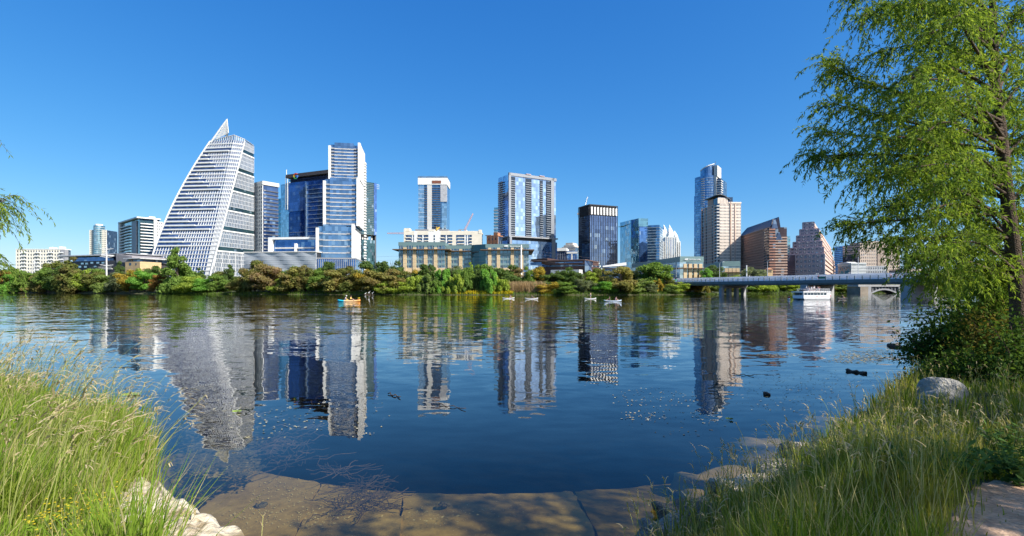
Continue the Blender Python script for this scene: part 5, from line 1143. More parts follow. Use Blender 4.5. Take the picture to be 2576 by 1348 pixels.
# walkers and a cyclist on the bridge
for px, lb, shm, po in ((1916,'walker in white on the bridge right of the little tan tower',sh_w,'stand'),(2052,'runner in red on the bridge above the tour boat',sh_r,'stand'),(2247,'walker in pale clothes on the bridge under the tan hotel',sh_p,'stand'),(1780,'walker in grey far along the bridge',sh_g,'stand')): person(lb, po, bl(bpx(px), 1.6, ZD), RZ, shm, sh_b, 'people on the bridge')
cyx, cyy, cyz = bl(bpx(2234), 1.8, ZD); bk = empty('bicycle', (cyx, cyy, cyz), RZ+R(180), 'dark bicycle ridden along the bridge walkway', 'bicycle'); m = MB()
for s in (-.5, .5): MB().tube([(s+.33*math.cos(a), 0, .33+.33*math.sin(a)) for a in np.linspace(0, 2*math.pi, 17)], .025, 5).build('wheel', black_m, bk)
m.bar((-.5,0,.33), (-.1,0,.85), .025); m.bar((-.1,0,.85), (.4,0,.85), .025); m.bar((.5,0,.33), (.38,0,.95), .025); m.bar((-.05,0,.35), (.4,0,.8), .025); m.bar((-.5,0,.33), (-.05,0,.35), .02); m.build('bicycle_frame', sh_r, bk); MB().bar((.38,-.25,.97), (.38,.25,.97), .02).build('handlebar', steel, bk); MB().box(-.22,.05,-.07,.07,.92,.98).build('saddle', black_m, bk)
person('cyclist in pink leaning over the handlebar on the bridge', 'ride', (cyx, cyy, cyz+.02), RZ+R(90), sh_p, sh_k, 'people on the bridge')
for px, lb, shm in ((45,'stroller in red on the far left bank path',sh_r),(58,'stroller in white on the far left bank path',sh_w),(66,'stroller in black on the far left bank path',sh_k)):
    Yp_ = 378; zq = float(gz(PX(px,Yp_), Yp_)); person(lb, 'stand', (PX(px,Yp_), Yp_, zq), R(40), shm, sh_b, 'people on the left bank')
# two parked cars and two banners on the far bank
def car(px, Y, label, mat, rz):
    r = empty('parked_car', (PX(px,Y), Y, PZ(678,Y)-1.5), rz, label, 'car', 'cars parked behind the bank trees'); MB().prism([(-2.2,0),(2.2,0),(2.2,1.8),(-2.2,1.8)], .35, .95).build('body', mat, r); MB().prism([(-1.5,.08),(1.2,.08),(1.2,1.72),(-1.5,1.72)], .95, 1.5, [(-1.0,.2),(.7,.2),(.7,1.6),(-1.0,1.6)]).build('cabin', g_win, r)
    for sx in (-1.4, 1.4):
        for sy in (-.02, 1.82): m = MB().lathe([(0,-.1),(.33,-.1),(.33,.1),(0,.1)], (0,0,0), 12); o = m.build('wheel', black_m, r); o.rotation_euler = (R(90),0,0); o.location = (sx, sy, .33)
car(1318, 268, 'light blue car parked behind the white pole', M('blue_car_paint', (.2,.35,.55), .3, .2), .1); car(1330, 272, 'white car parked just right of the light blue car', white, .1)
for px, lb in ((1416,'yellow street banner, left one of two below the copper building'),(1423,'yellow street banner, right one of two below the copper building')):
    Y_ = 275; x_ = PX(px,Y_); r = empty('street_banner', (x_,Y_,4), 0, lb, 'banner', 'yellow banners'); h_ = PZ(688,Y_)-4; MB().bar((0,0,0),(0,0,h_), .08).build('pole', steel, r); MB().box(.1,.9,-.03,.03,h_-2.4,h_-.2).build('banner_cloth', sh_y, r)
# ------------------------------------------------------------------ far bank trees: four crown shapes, each tree its own tint
def crown_pts(kind, seed, nleaf):
    rs = np.random.RandomState(seed); lobes = []
    if kind == 'round':
        for i in range(30):
            th = rs.uniform(0, 2*np.pi); h = rs.uniform(.14, .86); env = .42*np.sin(np.pi*np.clip((h+.06)/1.02, 0, 1))**.6; r = env*rs.uniform(.25, 1)
            lobes.append((r*np.cos(th), r*np.sin(th), h, rs.uniform(.09, .16)))
    elif kind == 'cone':
        for i in range(42):
            th = rs.uniform(0, 2*np.pi); h = .05+.9*rs.uniform(0, 1)**1.25; env = .42*(1-h)**.55+.02; r = env*rs.uniform(.25, 1); lobes.append((r*np.cos(th), r*np.sin(th), h, .07+.08*(1-h)))
    elif kind == 'bush':
        for i in range(26):
            th = rs.uniform(0, 2*np.pi); h = rs.uniform(.05, .8); env = .46*np.sqrt(max(0, 1-(h*.95)**2)); r = env*rs.uniform(.2, 1); lobes.append((r*np.cos(th), r*np.sin(th), h, rs.uniform(.10, .2)))
    else:   # plume: upright feathery stems
        for i in range(30):
            th = rs.uniform(0, 2*np.pi); h = rs.uniform(.08, .86); env = .40*(1-h*.55); r = env*rs.uniform(.2, 1); lobes.append((r*np.cos(th), r*np.sin(th), h, rs.uniform(.08, .13)))
    lb = np.array(lobes); wgt = lb[:,3]**2; k = rs.choice(len(lb), nleaf, p=wgt/wgt.sum()); d = rs.normal(size=(nleaf,3)); d /= np.linalg.norm(d, axis=1)[:,None]
    rad_ = lb[k,3][:,None]*(rs.uniform(.45, 1.08, (nleaf,1))); sc3 = np.array([1.15,1.15,.8]) if kind != 'plume' else np.array([.75,.75,1.5])
    c = lb[k,:3]+d*rad_*sc3; c[:,2] = np.clip(c[:,2], .0, 1.02)
    # outward biased normals
    nrm = d*1.0+rs.normal(size=(nleaf,3))*.55+np.array([0,0,.25]); nrm /= np.linalg.norm(nrm, axis=1)[:,None]
    return c, nrm, rs
def crown_mesh(kind, seed, nleaf=2600, ls=.0205):
    c, nrm, rs = crown_pts(kind, seed, nleaf); a = np.cross(nrm, rs.normal(size=(nleaf,3))); a /= np.linalg.norm(a, axis=1)[:,None]; bb = np.cross(nrm, a)
    s = ls*rs.uniform(.6, 1.5, (nleaf,1)); el = 1.7 if kind == 'plume' else 1.25
    if kind == 'plume': a = a*.4+np.array([0,0,1]); a /= np.linalg.norm(a, axis=1)[:,None]; bb = np.cross(nrm, a); bb /= np.linalg.norm(bb, axis=1)[:,None]
    V = np.stack([c-a*s*el, c-bb*s*.8, c+a*s*el, c+bb*s*.8], 1).reshape(-1,3); return quads('crown', V, nleaf, None)
def trunk_mesh(seed):
    rs = random.Random(seed); m = MB(); m.tube([(0,0,-.03),(rs.uniform(-.02,.02),0,.25),(rs.uniform(-.04,.04),rs.uniform(-.03,.03),.55),(rs.uniform(-.06,.06),0,.85)], [.035,.028,.02,.006], 6)
    for i in range(6):
        h = rs.uniform(.2, .6); a = rs.uniform(0, 6.28); m.tube([(0,0,h),(.15*math.cos(a),.15*math.sin(a),h+.1),(.3*math.cos(a),.3*math.sin(a),h+.25)], [.014,.01,.004], 4)
    return m.mesh('trunk', bark_far)
CR = {k: [crown_mesh(k, 31*i+len(k), 8500 if k == 'cone' else 6800) for i in range(4)] for k in ('round','cone','bush','plume')}
TRK = [trunk_mesh(i) for i in range(4)]
COL = {
 'dark green': ((.06,.105,.032),(.13,.19,.055),None), 'green': ((.10,.17,.035),(.19,.28,.065),None), 'bright green': ((.11,.25,.04),(.22,.40,.08),None),
 'light green': ((.14,.20,.055),(.24,.31,.09),None), 'yellow-green': ((.19,.26,.04),(.34,.42,.08),None), 'olive': ((.11,.14,.035),(.20,.22,.065),(.19,.17,.06)),
 'russet': ((.18,.16,.065),(.30,.24,.10),(.34,.24,.14)), 'rust orange': ((.20,.13,.04),(.34,.20,.06),None), 'golden': ((.26,.21,.04),(.42,.32,.06),None), 'brownish olive': ((.15,.155,.045),(.30,.28,.09),(.27,.22,.085)), 'grey-green': ((.11,.14,.07),(.19,.22,.12),None)}
def leafm(c): a, b_, c3 = COL[c]; return L('leaves_'+c.replace(' ', '_').replace('-', '_'), tuple(min(.6, v_*1.25) for v_ in a), tuple(min(.6, v_*1.25) for v_ in b_), .48, c3, .18)
marks = [(70,'the cream apartment block'),(150,'the cream block end'),(215,'the dark library'),(285,'the white utility pole'),(345,'the tan library wall'),(400,'the sail tower foot'),(470,'mid sail tower'),(535,'the sail tower seam'),(612,'the sail tower right foot'),(700,'the garage left half'),(783,'the garage right half'),(850,'the stepped navy tower'),(925,'the dark green tower'),(1000,'the gap beside the teal office'),(1065,'the teal office left wing'),(1125,'the teal office inner corner'),(1218,'the teal office middle wing'),(1285,'the teal office right wing'),(1345,'the plain white pole'),(1400,'the copper building'),(1475,'the copper building prow'),(1535,'the checkered panel'),(1620,'the white pavilion roof'),(1700,'the bridge end'),(1860,'the pink tower'),(1975,'the brown gabled block'),(2110,'the stepped granite tower'),(9999,'the tan hotel')]
TREES = []
def tr(px, top, w_, kind, col, row=0, base=None): TREES.append((px, top, w_, kind, col, row, base))
for a in [(8,684,52,'round','rust orange'),(34,690,44,'bush','bright green'),(62,688,48,'round','green'),(96,690,46,'bush','brownish olive'),(122,676,52,'round','green'),(178,655,66,'cone','olive'),(150,672,50,'round','dark green'),(213,676,46,'round','yellow-green'),(240,686,50,'round','olive'),(266,692,48,'bush','light green'),(290,688,40,'round','grey-green'),(327,677,52,'round','golden'),(364,684,56,'round','bright green'),(398,690,36,'round','rust orange'),(446,628,70,'cone','green'),(484,694,58,'bush','yellow-green'),(520,700,50,'bush','bright green'),(548,692,52,'round','green'),(600,694,46,'bush','olive'),(640,662,66,'round','brownish olive'),(676,668,68,'round','russet'),(736,674,66,'round','brownish olive'),(768,676,54,'round','olive'),(712,700,44,'bush','yellow-green'),(796,694,42,'round','green'),(840,682,80,'round','brownish olive'),(882,682,56,'round','olive'),(906,676,50,'round','golden'),(944,684,66,'round','brownish olive'),(984,678,64,'round','brownish olive'),(966,704,40,'bush','yellow-green')]: tr(*a)
for a in [(1012,708,56,'bush','yellow-green'),(1044,698,56,'plume','yellow-green'),(1075,694,48,'plume','light green'),(1112,684,52,'plume','bright green'),(1150,682,54,'plume','yellow-green'),(1176,688,50,'plume','green'),(1200,684,40,'plume','dark green'),(1232,684,60,'plume','bright green'),(1264,696,58,'plume','yellow-green'),(1096,708,40,'plume','green'),(1130,706,44,'plume','yellow-green'),(1214,706,44,'plume','green'),(1378,708,58,'round','golden'),(1346,714,24,'bush','bright green'),(1424,710,56,'bush','green'),(1462,704,40,'round','grey-green'),(1486,706,44,'round','grey-green'),(1516,708,54,'bush','bright green'),(1533,722,34,'bush','yellow-green'),(1560,674,76,'round','brownish olive'),(1604,700,64,'round','light green'),(1656,706,32,'plume','golden'),(1632,708,36,'round','grey-green'),(1680,716,40,'bush','dark green'),(1574,714,34,'bush','olive')]: tr(*a)
for a in [(26,678,60,'round','green'),(140,660,56,'round','olive'),(232,678,54,'round','green'),(278,682,54,'round','olive'),(470,680,54,'round','green'),(560,684,50,'round','olive'),(655,660,60,'round','olive'),(752,668,60,'round','green'),(814,676,60,'round','green'),(1010,684,60,'round','olive'),(1060,682,50,'round','green'),(1120,676,60,'round','yellow-green'),(1170,676,56,'round','green'),(1430,694,60,'round','green'),(1575,684,50,'round','olive'),(1620,680,54,'round','green'),(1672,694,46,'round','olive'),(92,684,60,'round','green'),(304,660,34,'cone','dark green'),(345,672,40,'round','yellow-green'),(386,672,38,'round','dark green'),(504,680,38,'cone','dark green'),(575,668,40,'cone','dark green'),(425,684,50,'round','dark green'),(620,684,40,'round','dark green'),(700,684,50,'round','dark green'),(828,662,46,'round','dark green'),(772,664,50,'round','brownish olive'),(868,672,50,'round','olive'),(926,660,60,'round','dark green'),(958,662,44,'round','dark green'),(988,653,46,'round','dark green'),(1024,690,44,'round','grey-green'),(1042,680,34,'round','golden'),(1076,668,44,'round','dark green'),(1104,668,46,'round','dark green'),(1140,672,48,'round','grey-green'),(1184,666,32,'cone','yellow-green'),(1208,668,40,'round','green'),(1262,664,76,'round','dark green'),(1240,672,40,'round','green'),(1298,674,48,'round','russet'),(1314,702,54,'bush','russet'),(1334,667,28,'round','green'),(1354,674,36,'round','golden'),(1360,692,70,'round','dark green'),(1328,712,40,'bush','green'),(1412,670,54,'round','dark green'),(1444,684,44,'round','dark green'),(1484,684,34,'round','yellow-green'),(1512,678,44,'round','olive'),(1590,670,46,'round','grey-green'),(1646,663,74,'round','green'),(1394,690,50,'round','dark green'),(1465,692,50,'bush','grey-green')]: tr(*a, 1)
for a in [(1728,681,48,'round','dark green'),(1778,677,28,'round','bright green'),(1798,669,44,'round','dark green'),(1770,695,46,'bush','golden'),(1852,692,50,'bush','yellow-green'),(1890,675,54,'round','grey-green'),(1912,690,34,'bush','olive'),(1820,688,34,'bush','green')]: tr(*a, 2)
rs9 = random.Random(5)
for i, px in enumerate(range(1700, 2640, 31)): tr(px+rs9.randint(-6,6), 704+rs9.randint(0,8), 46+rs9.randint(-6,10), ['round','bush','plume'][i % 3], ['yellow-green','light green','green','yellow-green','brownish olive','bright green','green','golden','olive','yellow-green'][(i*7) % 10], 3)
info = []
for i, (px, top, w_, kind, col, row, base) in enumerate(TREES):
    x0 = PX(px, 260); sh = float(fs(PX(px, 260)))
    for _ in range(3): sh = float(fs(PX(px, sh)))
    if row == 0: Y_ = sh+3.5+(i*37 % 5)
    elif row == 1: Y_ = sh+17+(i*29 % 9)
    elif row == 2: Y_ = 305+(i % 4)*6
    else: Y_ = sh+6+(i*13 % 7)
    x_ = PX(px, Y_); zg = float(gz(x_, Y_))-.15; h = PZ(top, Y_)-zg; wd = w_*Y_/FD*1.34; h *= 1.12
    r = empty('riverside_tree' if kind != 'bush' else 'riverside_bush', (x_, Y_, zg), (i*2.4) % 6.28); r['category'] = 'tree' if kind != 'bush' else 'bush'; r['group'] = 'trees along the far bank'
    cr = link('crown', CR[kind][i % 4], r); cr.scale = (wd, wd, h); cr.material_slots[0].link = 'OBJECT'; cr.material_slots[0].material = leafm(col)
    tk = link('trunk', TRK[i % 4], r); tk.scale = (wd*.8 if kind != 'bush' else wd*.5, wd*.8 if kind != 'bush' else wd*.5, h)
    mk = next(nm for lim, nm in marks if px <= lim)
    size = 'tall' if h > 15 else ('low' if h < 8 else 'mid-sized'); shape = {'round':'bushy tree','cone':'pointed tree','bush':'rounded bush','plume':'feathery tree'}[kind]
    where = {0:'at the waterline below', 1:'up the bank below', 2:'behind the bridge deck below', 3:'seen under the bridge below'}[row]
    lb_ = f'{size} {col} {shape} {where} {mk}'
    if len(lb_.split()) > 13: lb_ = lb_.replace(' the ', ' ', 1) if len(lb_.split()) < 15 else lb_.replace(size+' ', '').replace(' the ', ' ', 1)
    info.append((r, lb_, px))
by = {}
for r, lb, px in info: by.setdefault(lb, []).append((px, r))
for lb, q in by.items():
    q.sort(key=lambda t_: t_[0])
    if len(q) == 1: q[0][1]['label'] = lb; continue
    nm = {2:['left one','right one'],3:['leftmost','middle one','rightmost']}.get(len(q)) or ['leftmost','second','third','fourth','fifth','sixth'][:len(q)]
    for (px, r), o_ in zip(q, nm): r['label'] = f'{o_}, '+lb
# reeds, flowers, low green fringe along the waterline
def fringe(name, px0, px1, n_, h, wd, mat, back=(0, 3), kind='stuff', label=None, cat=None):
    rs = np.random.RandomState(len(name)*7+int(px0)+900); px = rs.uniform(px0, px1, n_); Y0 = np.array([float(fs(PX(a, 250))) for a in px]); Y0 = np.array([float(fs(PX(a, y))) for a, y in zip(px, Y0)]); y = Y0+rs.uniform(*back, n_); x = (px-CX)/FD*y; z = gz(x, y)-.05
    hh = h*rs.uniform(.5, 1.1, n_)*(.55+.45*np.sin(np.pi*np.clip((px-px0)/(px1-px0), .05, .95))) if kind == 'clump' else h*rs.uniform(.4, 1.1, n_)
    a = rs.uniform(0, np.pi, n_); lean = rs.normal(size=(n_,2))*.18*h; dx, dy = np.cos(a)*wd, np.sin(a)*wd
    b0 = np.stack([x-dx, y-dy, z], 1); b1 = np.stack([x+dx, y+dy, z], 1); t1 = np.stack([x+lean[:,0]+dx*.3, y+lean[:,1]+dy*.3, z+hh], 1); t0 = np.stack([x+lean[:,0]-dx*.3, y+lean[:,1]-dy*.3, z+hh], 1)
    o = link(name, quads(name, np.stack([b0,b1,t1,t0], 1).reshape(-1,3), n_, mat)); tag(o, label, cat, None, 'stuff')
fringe('bank_grass', -150, 2400, 9000, 1.1, .16, L('bank_grass_leaf', (.06,.12,.02), (.14,.20,.04), .25), (.1, 4))
fringe('reeds', 1284, 1368, 2600, 5.2, .09, L('dry_reed', (.32,.22,.11), (.50,.37,.22), .3), (3, 9))
fringe('yellow_flowers', 1120, 1290, 1300, 1.3, .16, L('yellow_blossom', (.42,.34,.02), (.62,.50,.03), .2), (1, 3.2)); fringe('flower_patch', 1362, 1392, 500, 1.8, .16, L('yellow_blossom', (.4,.3,.02), (.6,.5,.03)), (1, 4))
# ------------------------------------------------------------------ near shore: slabs under water, rocks, drift, grass, willows
slab_m = NT('algae_concrete'); t = slab_m; p = t.n('BsdfPrincipled', Roughness=.9); o = t.n('NewGeometry').outputs['Position']
f_ = t.math('ADD', t.math('MULTIPLY', t.noise(o, .8, 5), .6), t.math('MULTIPLY', t.noise(o, 7, 4), .4)); base = t.ramp(f_, [(.3,(.15,.095,.025)),(.5,(.33,.22,.075)),(.7,(.48,.34,.14))])
sp_ = t.math('GREATER_THAN', t.noise(o, 38, 1), .73); t.l(t.mix(t.math('MULTIPLY', sp_, .6), base, (.65,.55,.38)), p.inputs['Base Color']); bn = t.n('Bump', Strength=.4, Distance=.02); t.l(t.noise(o, 20, 3), bn.inputs['Height']); t.l(bn.outputs[0], p.inputs['Normal'])
slab_m = t.done(p.outputs[0])
def at(px, py, z): Y = (H-z)*FD/(py-HY); return (PX(px, Y), Y)
zs0 = -.34
def slab(label, pts, z, th=.5):
    rs_ = random.Random(len(label)); P0_ = [at(px, py, z) for px, py in pts]; P = []
    for i_, a_ in enumerate(P0_):
        b_ = P0_[(i_+1) % len(P0_)]; L_ = math.hypot(b_[0]-a_[0], b_[1]-a_[1]); n_ = max(2, int(L_/.09)); nx_, ny_ = -(b_[1]-a_[1])/L_, (b_[0]-a_[0])/L_
        for k_ in range(n_):
            j_ = (rs_.uniform(-.010, .010)+.014*math.sin(k_*.55+i_)+(.03 if rs_.random() < .05 else 0)) if k_ else 0; P.append((a_[0]+(b_[0]-a_[0])*k_/n_+nx_*j_, a_[1]+(b_[1]-a_[1])*k_/n_+ny_*j_))
    m = MB(); m.prism(P, z-th, z); o_ = m.build('concrete_slab', slab_m); tag(o_, label, 'slab', 'sunken concrete slabs'); return o_
slab('sunken tan concrete slab nearest the lichened rock, with a clipped far corner', [(500,1284),(632,1181),(806,1217),(768,1290),(742,1345),(736,1420),(560,1420)], zs0)
slab('sunken tan concrete slab second from left, strewn with dark weed', [(808.5,1217.5),(1009.5,1240),(1004.5,1345),(1002.5,1420),(742,1420),(744.5,1346),(770.5,1290.5)], zs0-.015)
slab('sunken tan concrete slab in the middle of the bottom edge, half in dappled shade', [(1013,1241),(1250,1243),(1440,1237),(1492,1330),(1520,1420),(1006,1420),(1008,1346)], zs0-.06)
slab('sunken tan concrete slab farthest right, in deep tree shade', [(1446,1237),(1600,1226),(1720,1212),(1760,1330),(1640,1430),(1526,1420),(1498,1330)], zs0-.32)
slab('dim greenish sunken slab left of the gap, tilted below the grass', [(395,1150),(470,1138),(640,1168),(606,1208),(556,1252),(520,1262),(400,1226)], -.5)
# rocks
lim_m = NT('lichened_limestone'); t = lim_m; p = t.n('BsdfPrincipled', Roughness=.95); o = t.n('NewGeometry').outputs['Position']
n1 = t.noise(o, 5.5, 6); n2 = t.noise(t.vm('ADD', o, (3,7,1)), 2.2, 5); b1 = t.ramp(n1, [(.36,(.30,.23,.13)),(.44,(.46,.37,.24)),(.48,(.60,.51,.36)),(.75,(.72,.63,.48))]); b2 = t.mix(t.ramp(n2, [(.60,0.),(.66,.6)]), b1, (.27,.22,.11))
b2 = t.mix(t.ramp(t.noise(o, 9, 3), [(.66,0.),(.72,.7)]), b2, (.22,.22,.06)); t.l(b2, p.inputs['Base Color']); bn = t.n('Bump', Strength=.9, Distance=.05); t.l(t.noise(o, 14, 6), bn.inputs['Height']); t.l(bn.outputs[0], p.inputs['Normal']); lim_m = t.done(p.outputs[0])
grey_rock = M('grey_boulder', (.36,.32,.26), .95, var=.3, scale=2, bump=.8); wet_rock = M('wet_rock', (.13,.11,.08), .7, var=.3, scale=3, bump=.6)
def rock(name, label, c, r3, seed, mat, nz=(22, 14), rough=.16, flat=None, rz=0):
    rs = np.random.RandomState(seed); m = MB(); nu, nv = nz; ph = rs.uniform(0, 6.28, (5,3)); fr_ = rs.uniform(1.2, 3.4, (5,3)); V = []
    for j in range(nv+1):
        th = math.pi*j/nv
        for i in range(nu):
            a = 2*math.pi*i/nu; d = np.array([math.sin(th)*math.cos(a), math.sin(th)*math.sin(a), math.cos(th)]); d2 = np.sign(d)*np.abs(d)**.75
            k = 1+rough*sum(math.sin(fr_[q] @ d*1.6+ph[q,0])*(.75**q) for q in range(5)); q = d2*k*np.array(r3)
            if flat is not None: q[2] = min(q[2], flat*r3[2]+.03*math.sin(q[0]*5+seed)*math.cos(q[1]*4))
            ca, sa = math.cos(rz), math.sin(rz); V.append((c[0]+q[0]*ca-q[1]*sa, c[1]+q[0]*sa+q[1]*ca, c[2]+q[2]))
    m.v = V
    for j in range(nv):
        for i in range(nu): i2 = (i+1) % nu; m.f.append((j*nu+i, j*nu+i2, (j+1)*nu+i2, (j+1)*nu+i)[::-1])
    return tag(m.build(name, mat, None, True), label, 'rock')
# the big ledge at the lower left follows its drawn edge
def ledge(label, top_pts, z0, z1, mat):
    P = [at(px, py, z1) for px, py in top_pts]; n_ = len(P); c = np.mean(P, 0); rs = np.random.RandomState(3); m = MB(); N = 9; rings = []
    dense = []
    for i in range(n_):
        a, b_ = np.array(P[i]), np.array(P[(i+1) % n_])
        for k in range(N): dense.append(a+(b_-a)*k/N)
    dense = np.array(dense); D = len(dense); noise_ = lambda q, s_: .035*(np.sin(q[:,0]*9*s_+1)*np.cos(q[:,1]*8*s_)+.6*np.sin(q[:,0]*23*s_+q[:,1]*17*s_))
    for sc_, z_ in ((1.04, z0), (1.05, (z0+z1)/2), (1.02, z1-.07), (.97, z1-.01), (.8, z1+.03), (.55, z1+.05), (.3, z1+.06), (.04, z1+.06)):
        q = c+(dense-c)*sc_; q = q+(np.stack([noise_(q, 1.0), noise_(q+5, 1.1)], 1) if sc_ > .9 else 0); zq = z_+(noise_(q, 1.3) if sc_ < 1 else 0)+np.zeros(D); rings.append(np.column_stack([q, zq]))
    m.v = [tuple(v_) for r_ in rings for v_ in r_]
    for j in range(len(rings)-1):
        for i in range(D): i2 = (i+1) % D; m.f.append((j*D+i, j*D+i2, (j+1)*D+i2, (j+1)*D+i))
    m.f.append(tuple((len(rings)-1)*D+i for i in range(D))); return tag(m.build('limestone_ledge', mat, None, True), label, 'rock')
ledge('pale lichen-blotched limestone ledge beside the tall grass at the lower left', [(318,1208),(362,1190),(410,1222),(452,1258),(520,1290),(560,1318),(610,1352),(640,1420),(520,1560),(240,1560),(250,1330)], -.6, .52, lim_m)
rock('shore_rock', 'small mossy stone at the bottom edge right of the pale ledge', (-2.55, 4.55, .02), (.42,.3,.26), 5, lim_m)
rock('shore_rock', 'grey rounded stone at the bottom edge where the right bank begins', (1.62, 5.3, -.02), (.30,.28,.24), 8, grey_rock)
rock('shore_rock', 'flat pale slab of rock at the water on the right bank', (*at(1915,1205,.22), -.04), (.55,.42,.26), 12, M('pale_boulder', (.62,.52,.38), .95, var=.25, scale=2.5, bump=.8), flat=.75)
rock('shore_rock', 'grey rock just behind the flat pale slab on the right bank', (*at(1978,1165,.22), -.06), (.42,.36,.28), 14, grey_rock, flat=.8)
rock('shore_rock', 'small grey rock higher up the right water edge', (*at(2030,1115,.15), -.06), (.34,.30,.22), 17, grey_rock)
rock('shore_rock', 'dark stone at the waterline under the right grass', (*at(1742,1292,.1), -.02), (.40,.42,.20), 21, wet_rock)
rock('boulder', 'big pale round boulder half hidden in the grass under the willow', (*at(2368,1000,.35), .22), (.42,.38,.44), 27, M('chalky_boulder', (.36,.34,.30), .95, var=.3, scale=1.6, bump=.5), rough=.09)
for i, (px, py, s_, lb) in enumerate(((1890,1240,.55,'sunken pale rock off the flat slab, left one of two'),(1800,1215,.5,'sunken tan rock farther from the right bank'),(2090,1075,.6,'sunken rock by the upper right water edge'),(1930,1125,.5,'sunken pale rock below the tallest tower reflection'))): rock('sunken_rock', lb, (*at(px, py, -.45), -.52), (s_*1.3, s_*.8, .22), 40+i, slab_m)
# drift: logs, sticks, leaves and scum on the water
def log(name, label, a, b_, r_, z=.02, mat=bark):
    A, B = at(*a, z), at(*b_, z); m = MB(); n_ = 7; pts = [(A[0]+(B[0]-A[0])*i/n_, A[1]+(B[1]-A[1])*i/n_+.05*math.sin(i*1.7), z+.02*math.sin(i*2.1)) for i in range(n_+1)]; m.tube(pts, [r_*(.8+.35*math.sin(i*1.3)**2) for i in range(n_+1)], 8); return tag(m.build(name, mat, None, True), label, 'branch')
log('driftwood', 'short dark log floating off the right bank', (2128,932), (2178,939), .055, mat=M('wet_log', (.08,.06,.045), .5, var=.4, scale=6, bump=.5)); log('driftwood', 'long reddish log lying in the water under the shore bush', (2235,868), (2345,890), .10)
log('floating_stick', 'thin reddish stick floating at the left of mid lake', (976,990), (1008,999), .014); log('floating_stick', 'thin dark twig on the water right of the reddish stick', (1098,1016), (1172,1028), .008); log('floating_stick', 'dark twig floating in front of the brown tower reflection', (1840,940), (1895,945), .010)
log('driftwood', 'stubby dark wood chunk floating right of the pink tower reflection', (1923,990), (1935,992), .035)
leafw = L('floating_leaf', (.16,.26,.05), (.30,.40,.10), .1)
for px, py, r_, lb in ((331,993,.17,'bright green water lettuce by the left grass'),(596,1036,.08,'small green floating leaf in front of the left shadows'),(1835,1055,.06,'tiny yellowish floating leaf below the pink tower reflection')):
    x_, y_ = at(px, py, .01); m = MB()
    for k in range(9): a = k*.7; m.face([(x_,y_,.012+.002*k),(x_+r_*math.cos(a-.35),y_+r_*math.sin(a-.35),.02+.004*k),(x_+r_*1.25*math.cos(a),y_+r_*1.25*math.sin(a),.035),(x_+r_*math.cos(a+.35),y_+r_*math.sin(a+.35),.02)])
    tag(m.build('floating_plant', leafw), lb, 'water plant')
def flakes(name, ells, n_, size, mat, z=.006, seed=1):
    rs = np.random.RandomState(seed); out = []
    for (px, py, rx, ry), k in zip(ells, n_):
        a = rs.uniform(0, 6.28, k); q = np.sqrt(rs.uniform(0, 1, k)); X_ = px+rx*q*np.cos(a)+rs.normal(size=k)*rx*.12; Y_ = py+ry*q*np.sin(a); yy = (H-z)*FD/(Y_-HY); xx = (X_-CX)/FD*yy
        s_ = size*rs.uniform(.4, 1.8, k); an = rs.uniform(0, 6.28, k); c_, d_ = np.cos(an)*s_, np.sin(an)*s_; zz = np.full(k, z)+rs.uniform(0, .006, k)
        out.append(np.stack([np.stack([xx-c_, yy-d_, zz],1), np.stack([xx+d_*.45, yy-c_*.45, zz+.004],1), np.stack([xx+c_, yy+d_, zz],1), np.stack([xx-d_*.45, yy+c_*.45, zz],1)], 1))
    V = np.concatenate(out).reshape(-1,3); tag(link(name, quads(name, V, len(V)//4, mat)), kind='stuff')
scum = L('scum_fleck', (.26,.21,.11), (.46,.40,.24), 0); weed = L('dark_weed', (.03,.028,.012), (.10,.08,.035), 0)
flakes('floating_scum', [(2200,892,90,14),(2150,905,80,10),(1960,893,60,5),(40,950,60,9),(100,940,40,5)], [700,260,90,300,120], .045, scum, seed=2)
flakes('floating_leaves', [(1660,1000,110,26),(1620,1045,60,14),(1780,1045,40,20),(560,1010,60,30),(720,1060,90,40),(880,1050,110,60),(1990,1000,120,40),(2150,960,90,20),(480,980,60,30),(640,1060,70,50)], [120,50,60,50,60,50,70,60,50,60], .022, L('pale_fleck', (.30,.26,.14), (.6,.55,.36), 0), seed=4)
flakes('ledge_silt', [(700,1240,80,40),(900,1280,90,30),(760,1300,120,30),(1100,1290,90,30),(630,1300,60,30)], [160,140,200,120,90], .011, L('silt_fleck', (.45,.36,.19), (.62,.53,.34), 0), z=zs0+.012, seed=12)
flakes('floating_debris', [(1960,990,140,50),(2060,960,110,30),(1530,965,30,12),(1700,1060,120,40)], [160,140,40,60], .02, weed, seed=6)
flakes('algae_mat', [(560,1090,95,80),(520,1150,70,40),(610,1165,50,40),(600,1040,80,30)], [1500,500,500,260], .035, weed, z=-.05, seed=8)
flakes('algae_growth', [(545,1180,70,22),(600,1150,40,26)], [420,260], .03, L('olive_algae', (.16,.12,.04), (.30,.23,.09), 0), z=-.12, seed=9)
m = MB(); rs5 = random.Random(4)
def weeds(cx_, cy_, k, spread, z):
    for i in range(k):
        px, py = cx_+rs5.gauss(0, spread), cy_+rs5.gauss(0, spread*.4); x_, y_ = at(px, py, z); a = rs5.uniform(0, 6.28); L_ = rs5.uniform(.25, .8); pts = []
        for j in range(6): pts.append((x_, y_, z+rs5.uniform(-.03, .03))); a += rs5.gauss(0, .28); x_ += math.cos(a)*L_/6; y_ += math.sin(a)*L_/6
        m.tube(pts, [rs5.uniform(.002, .007)]*6, 4)
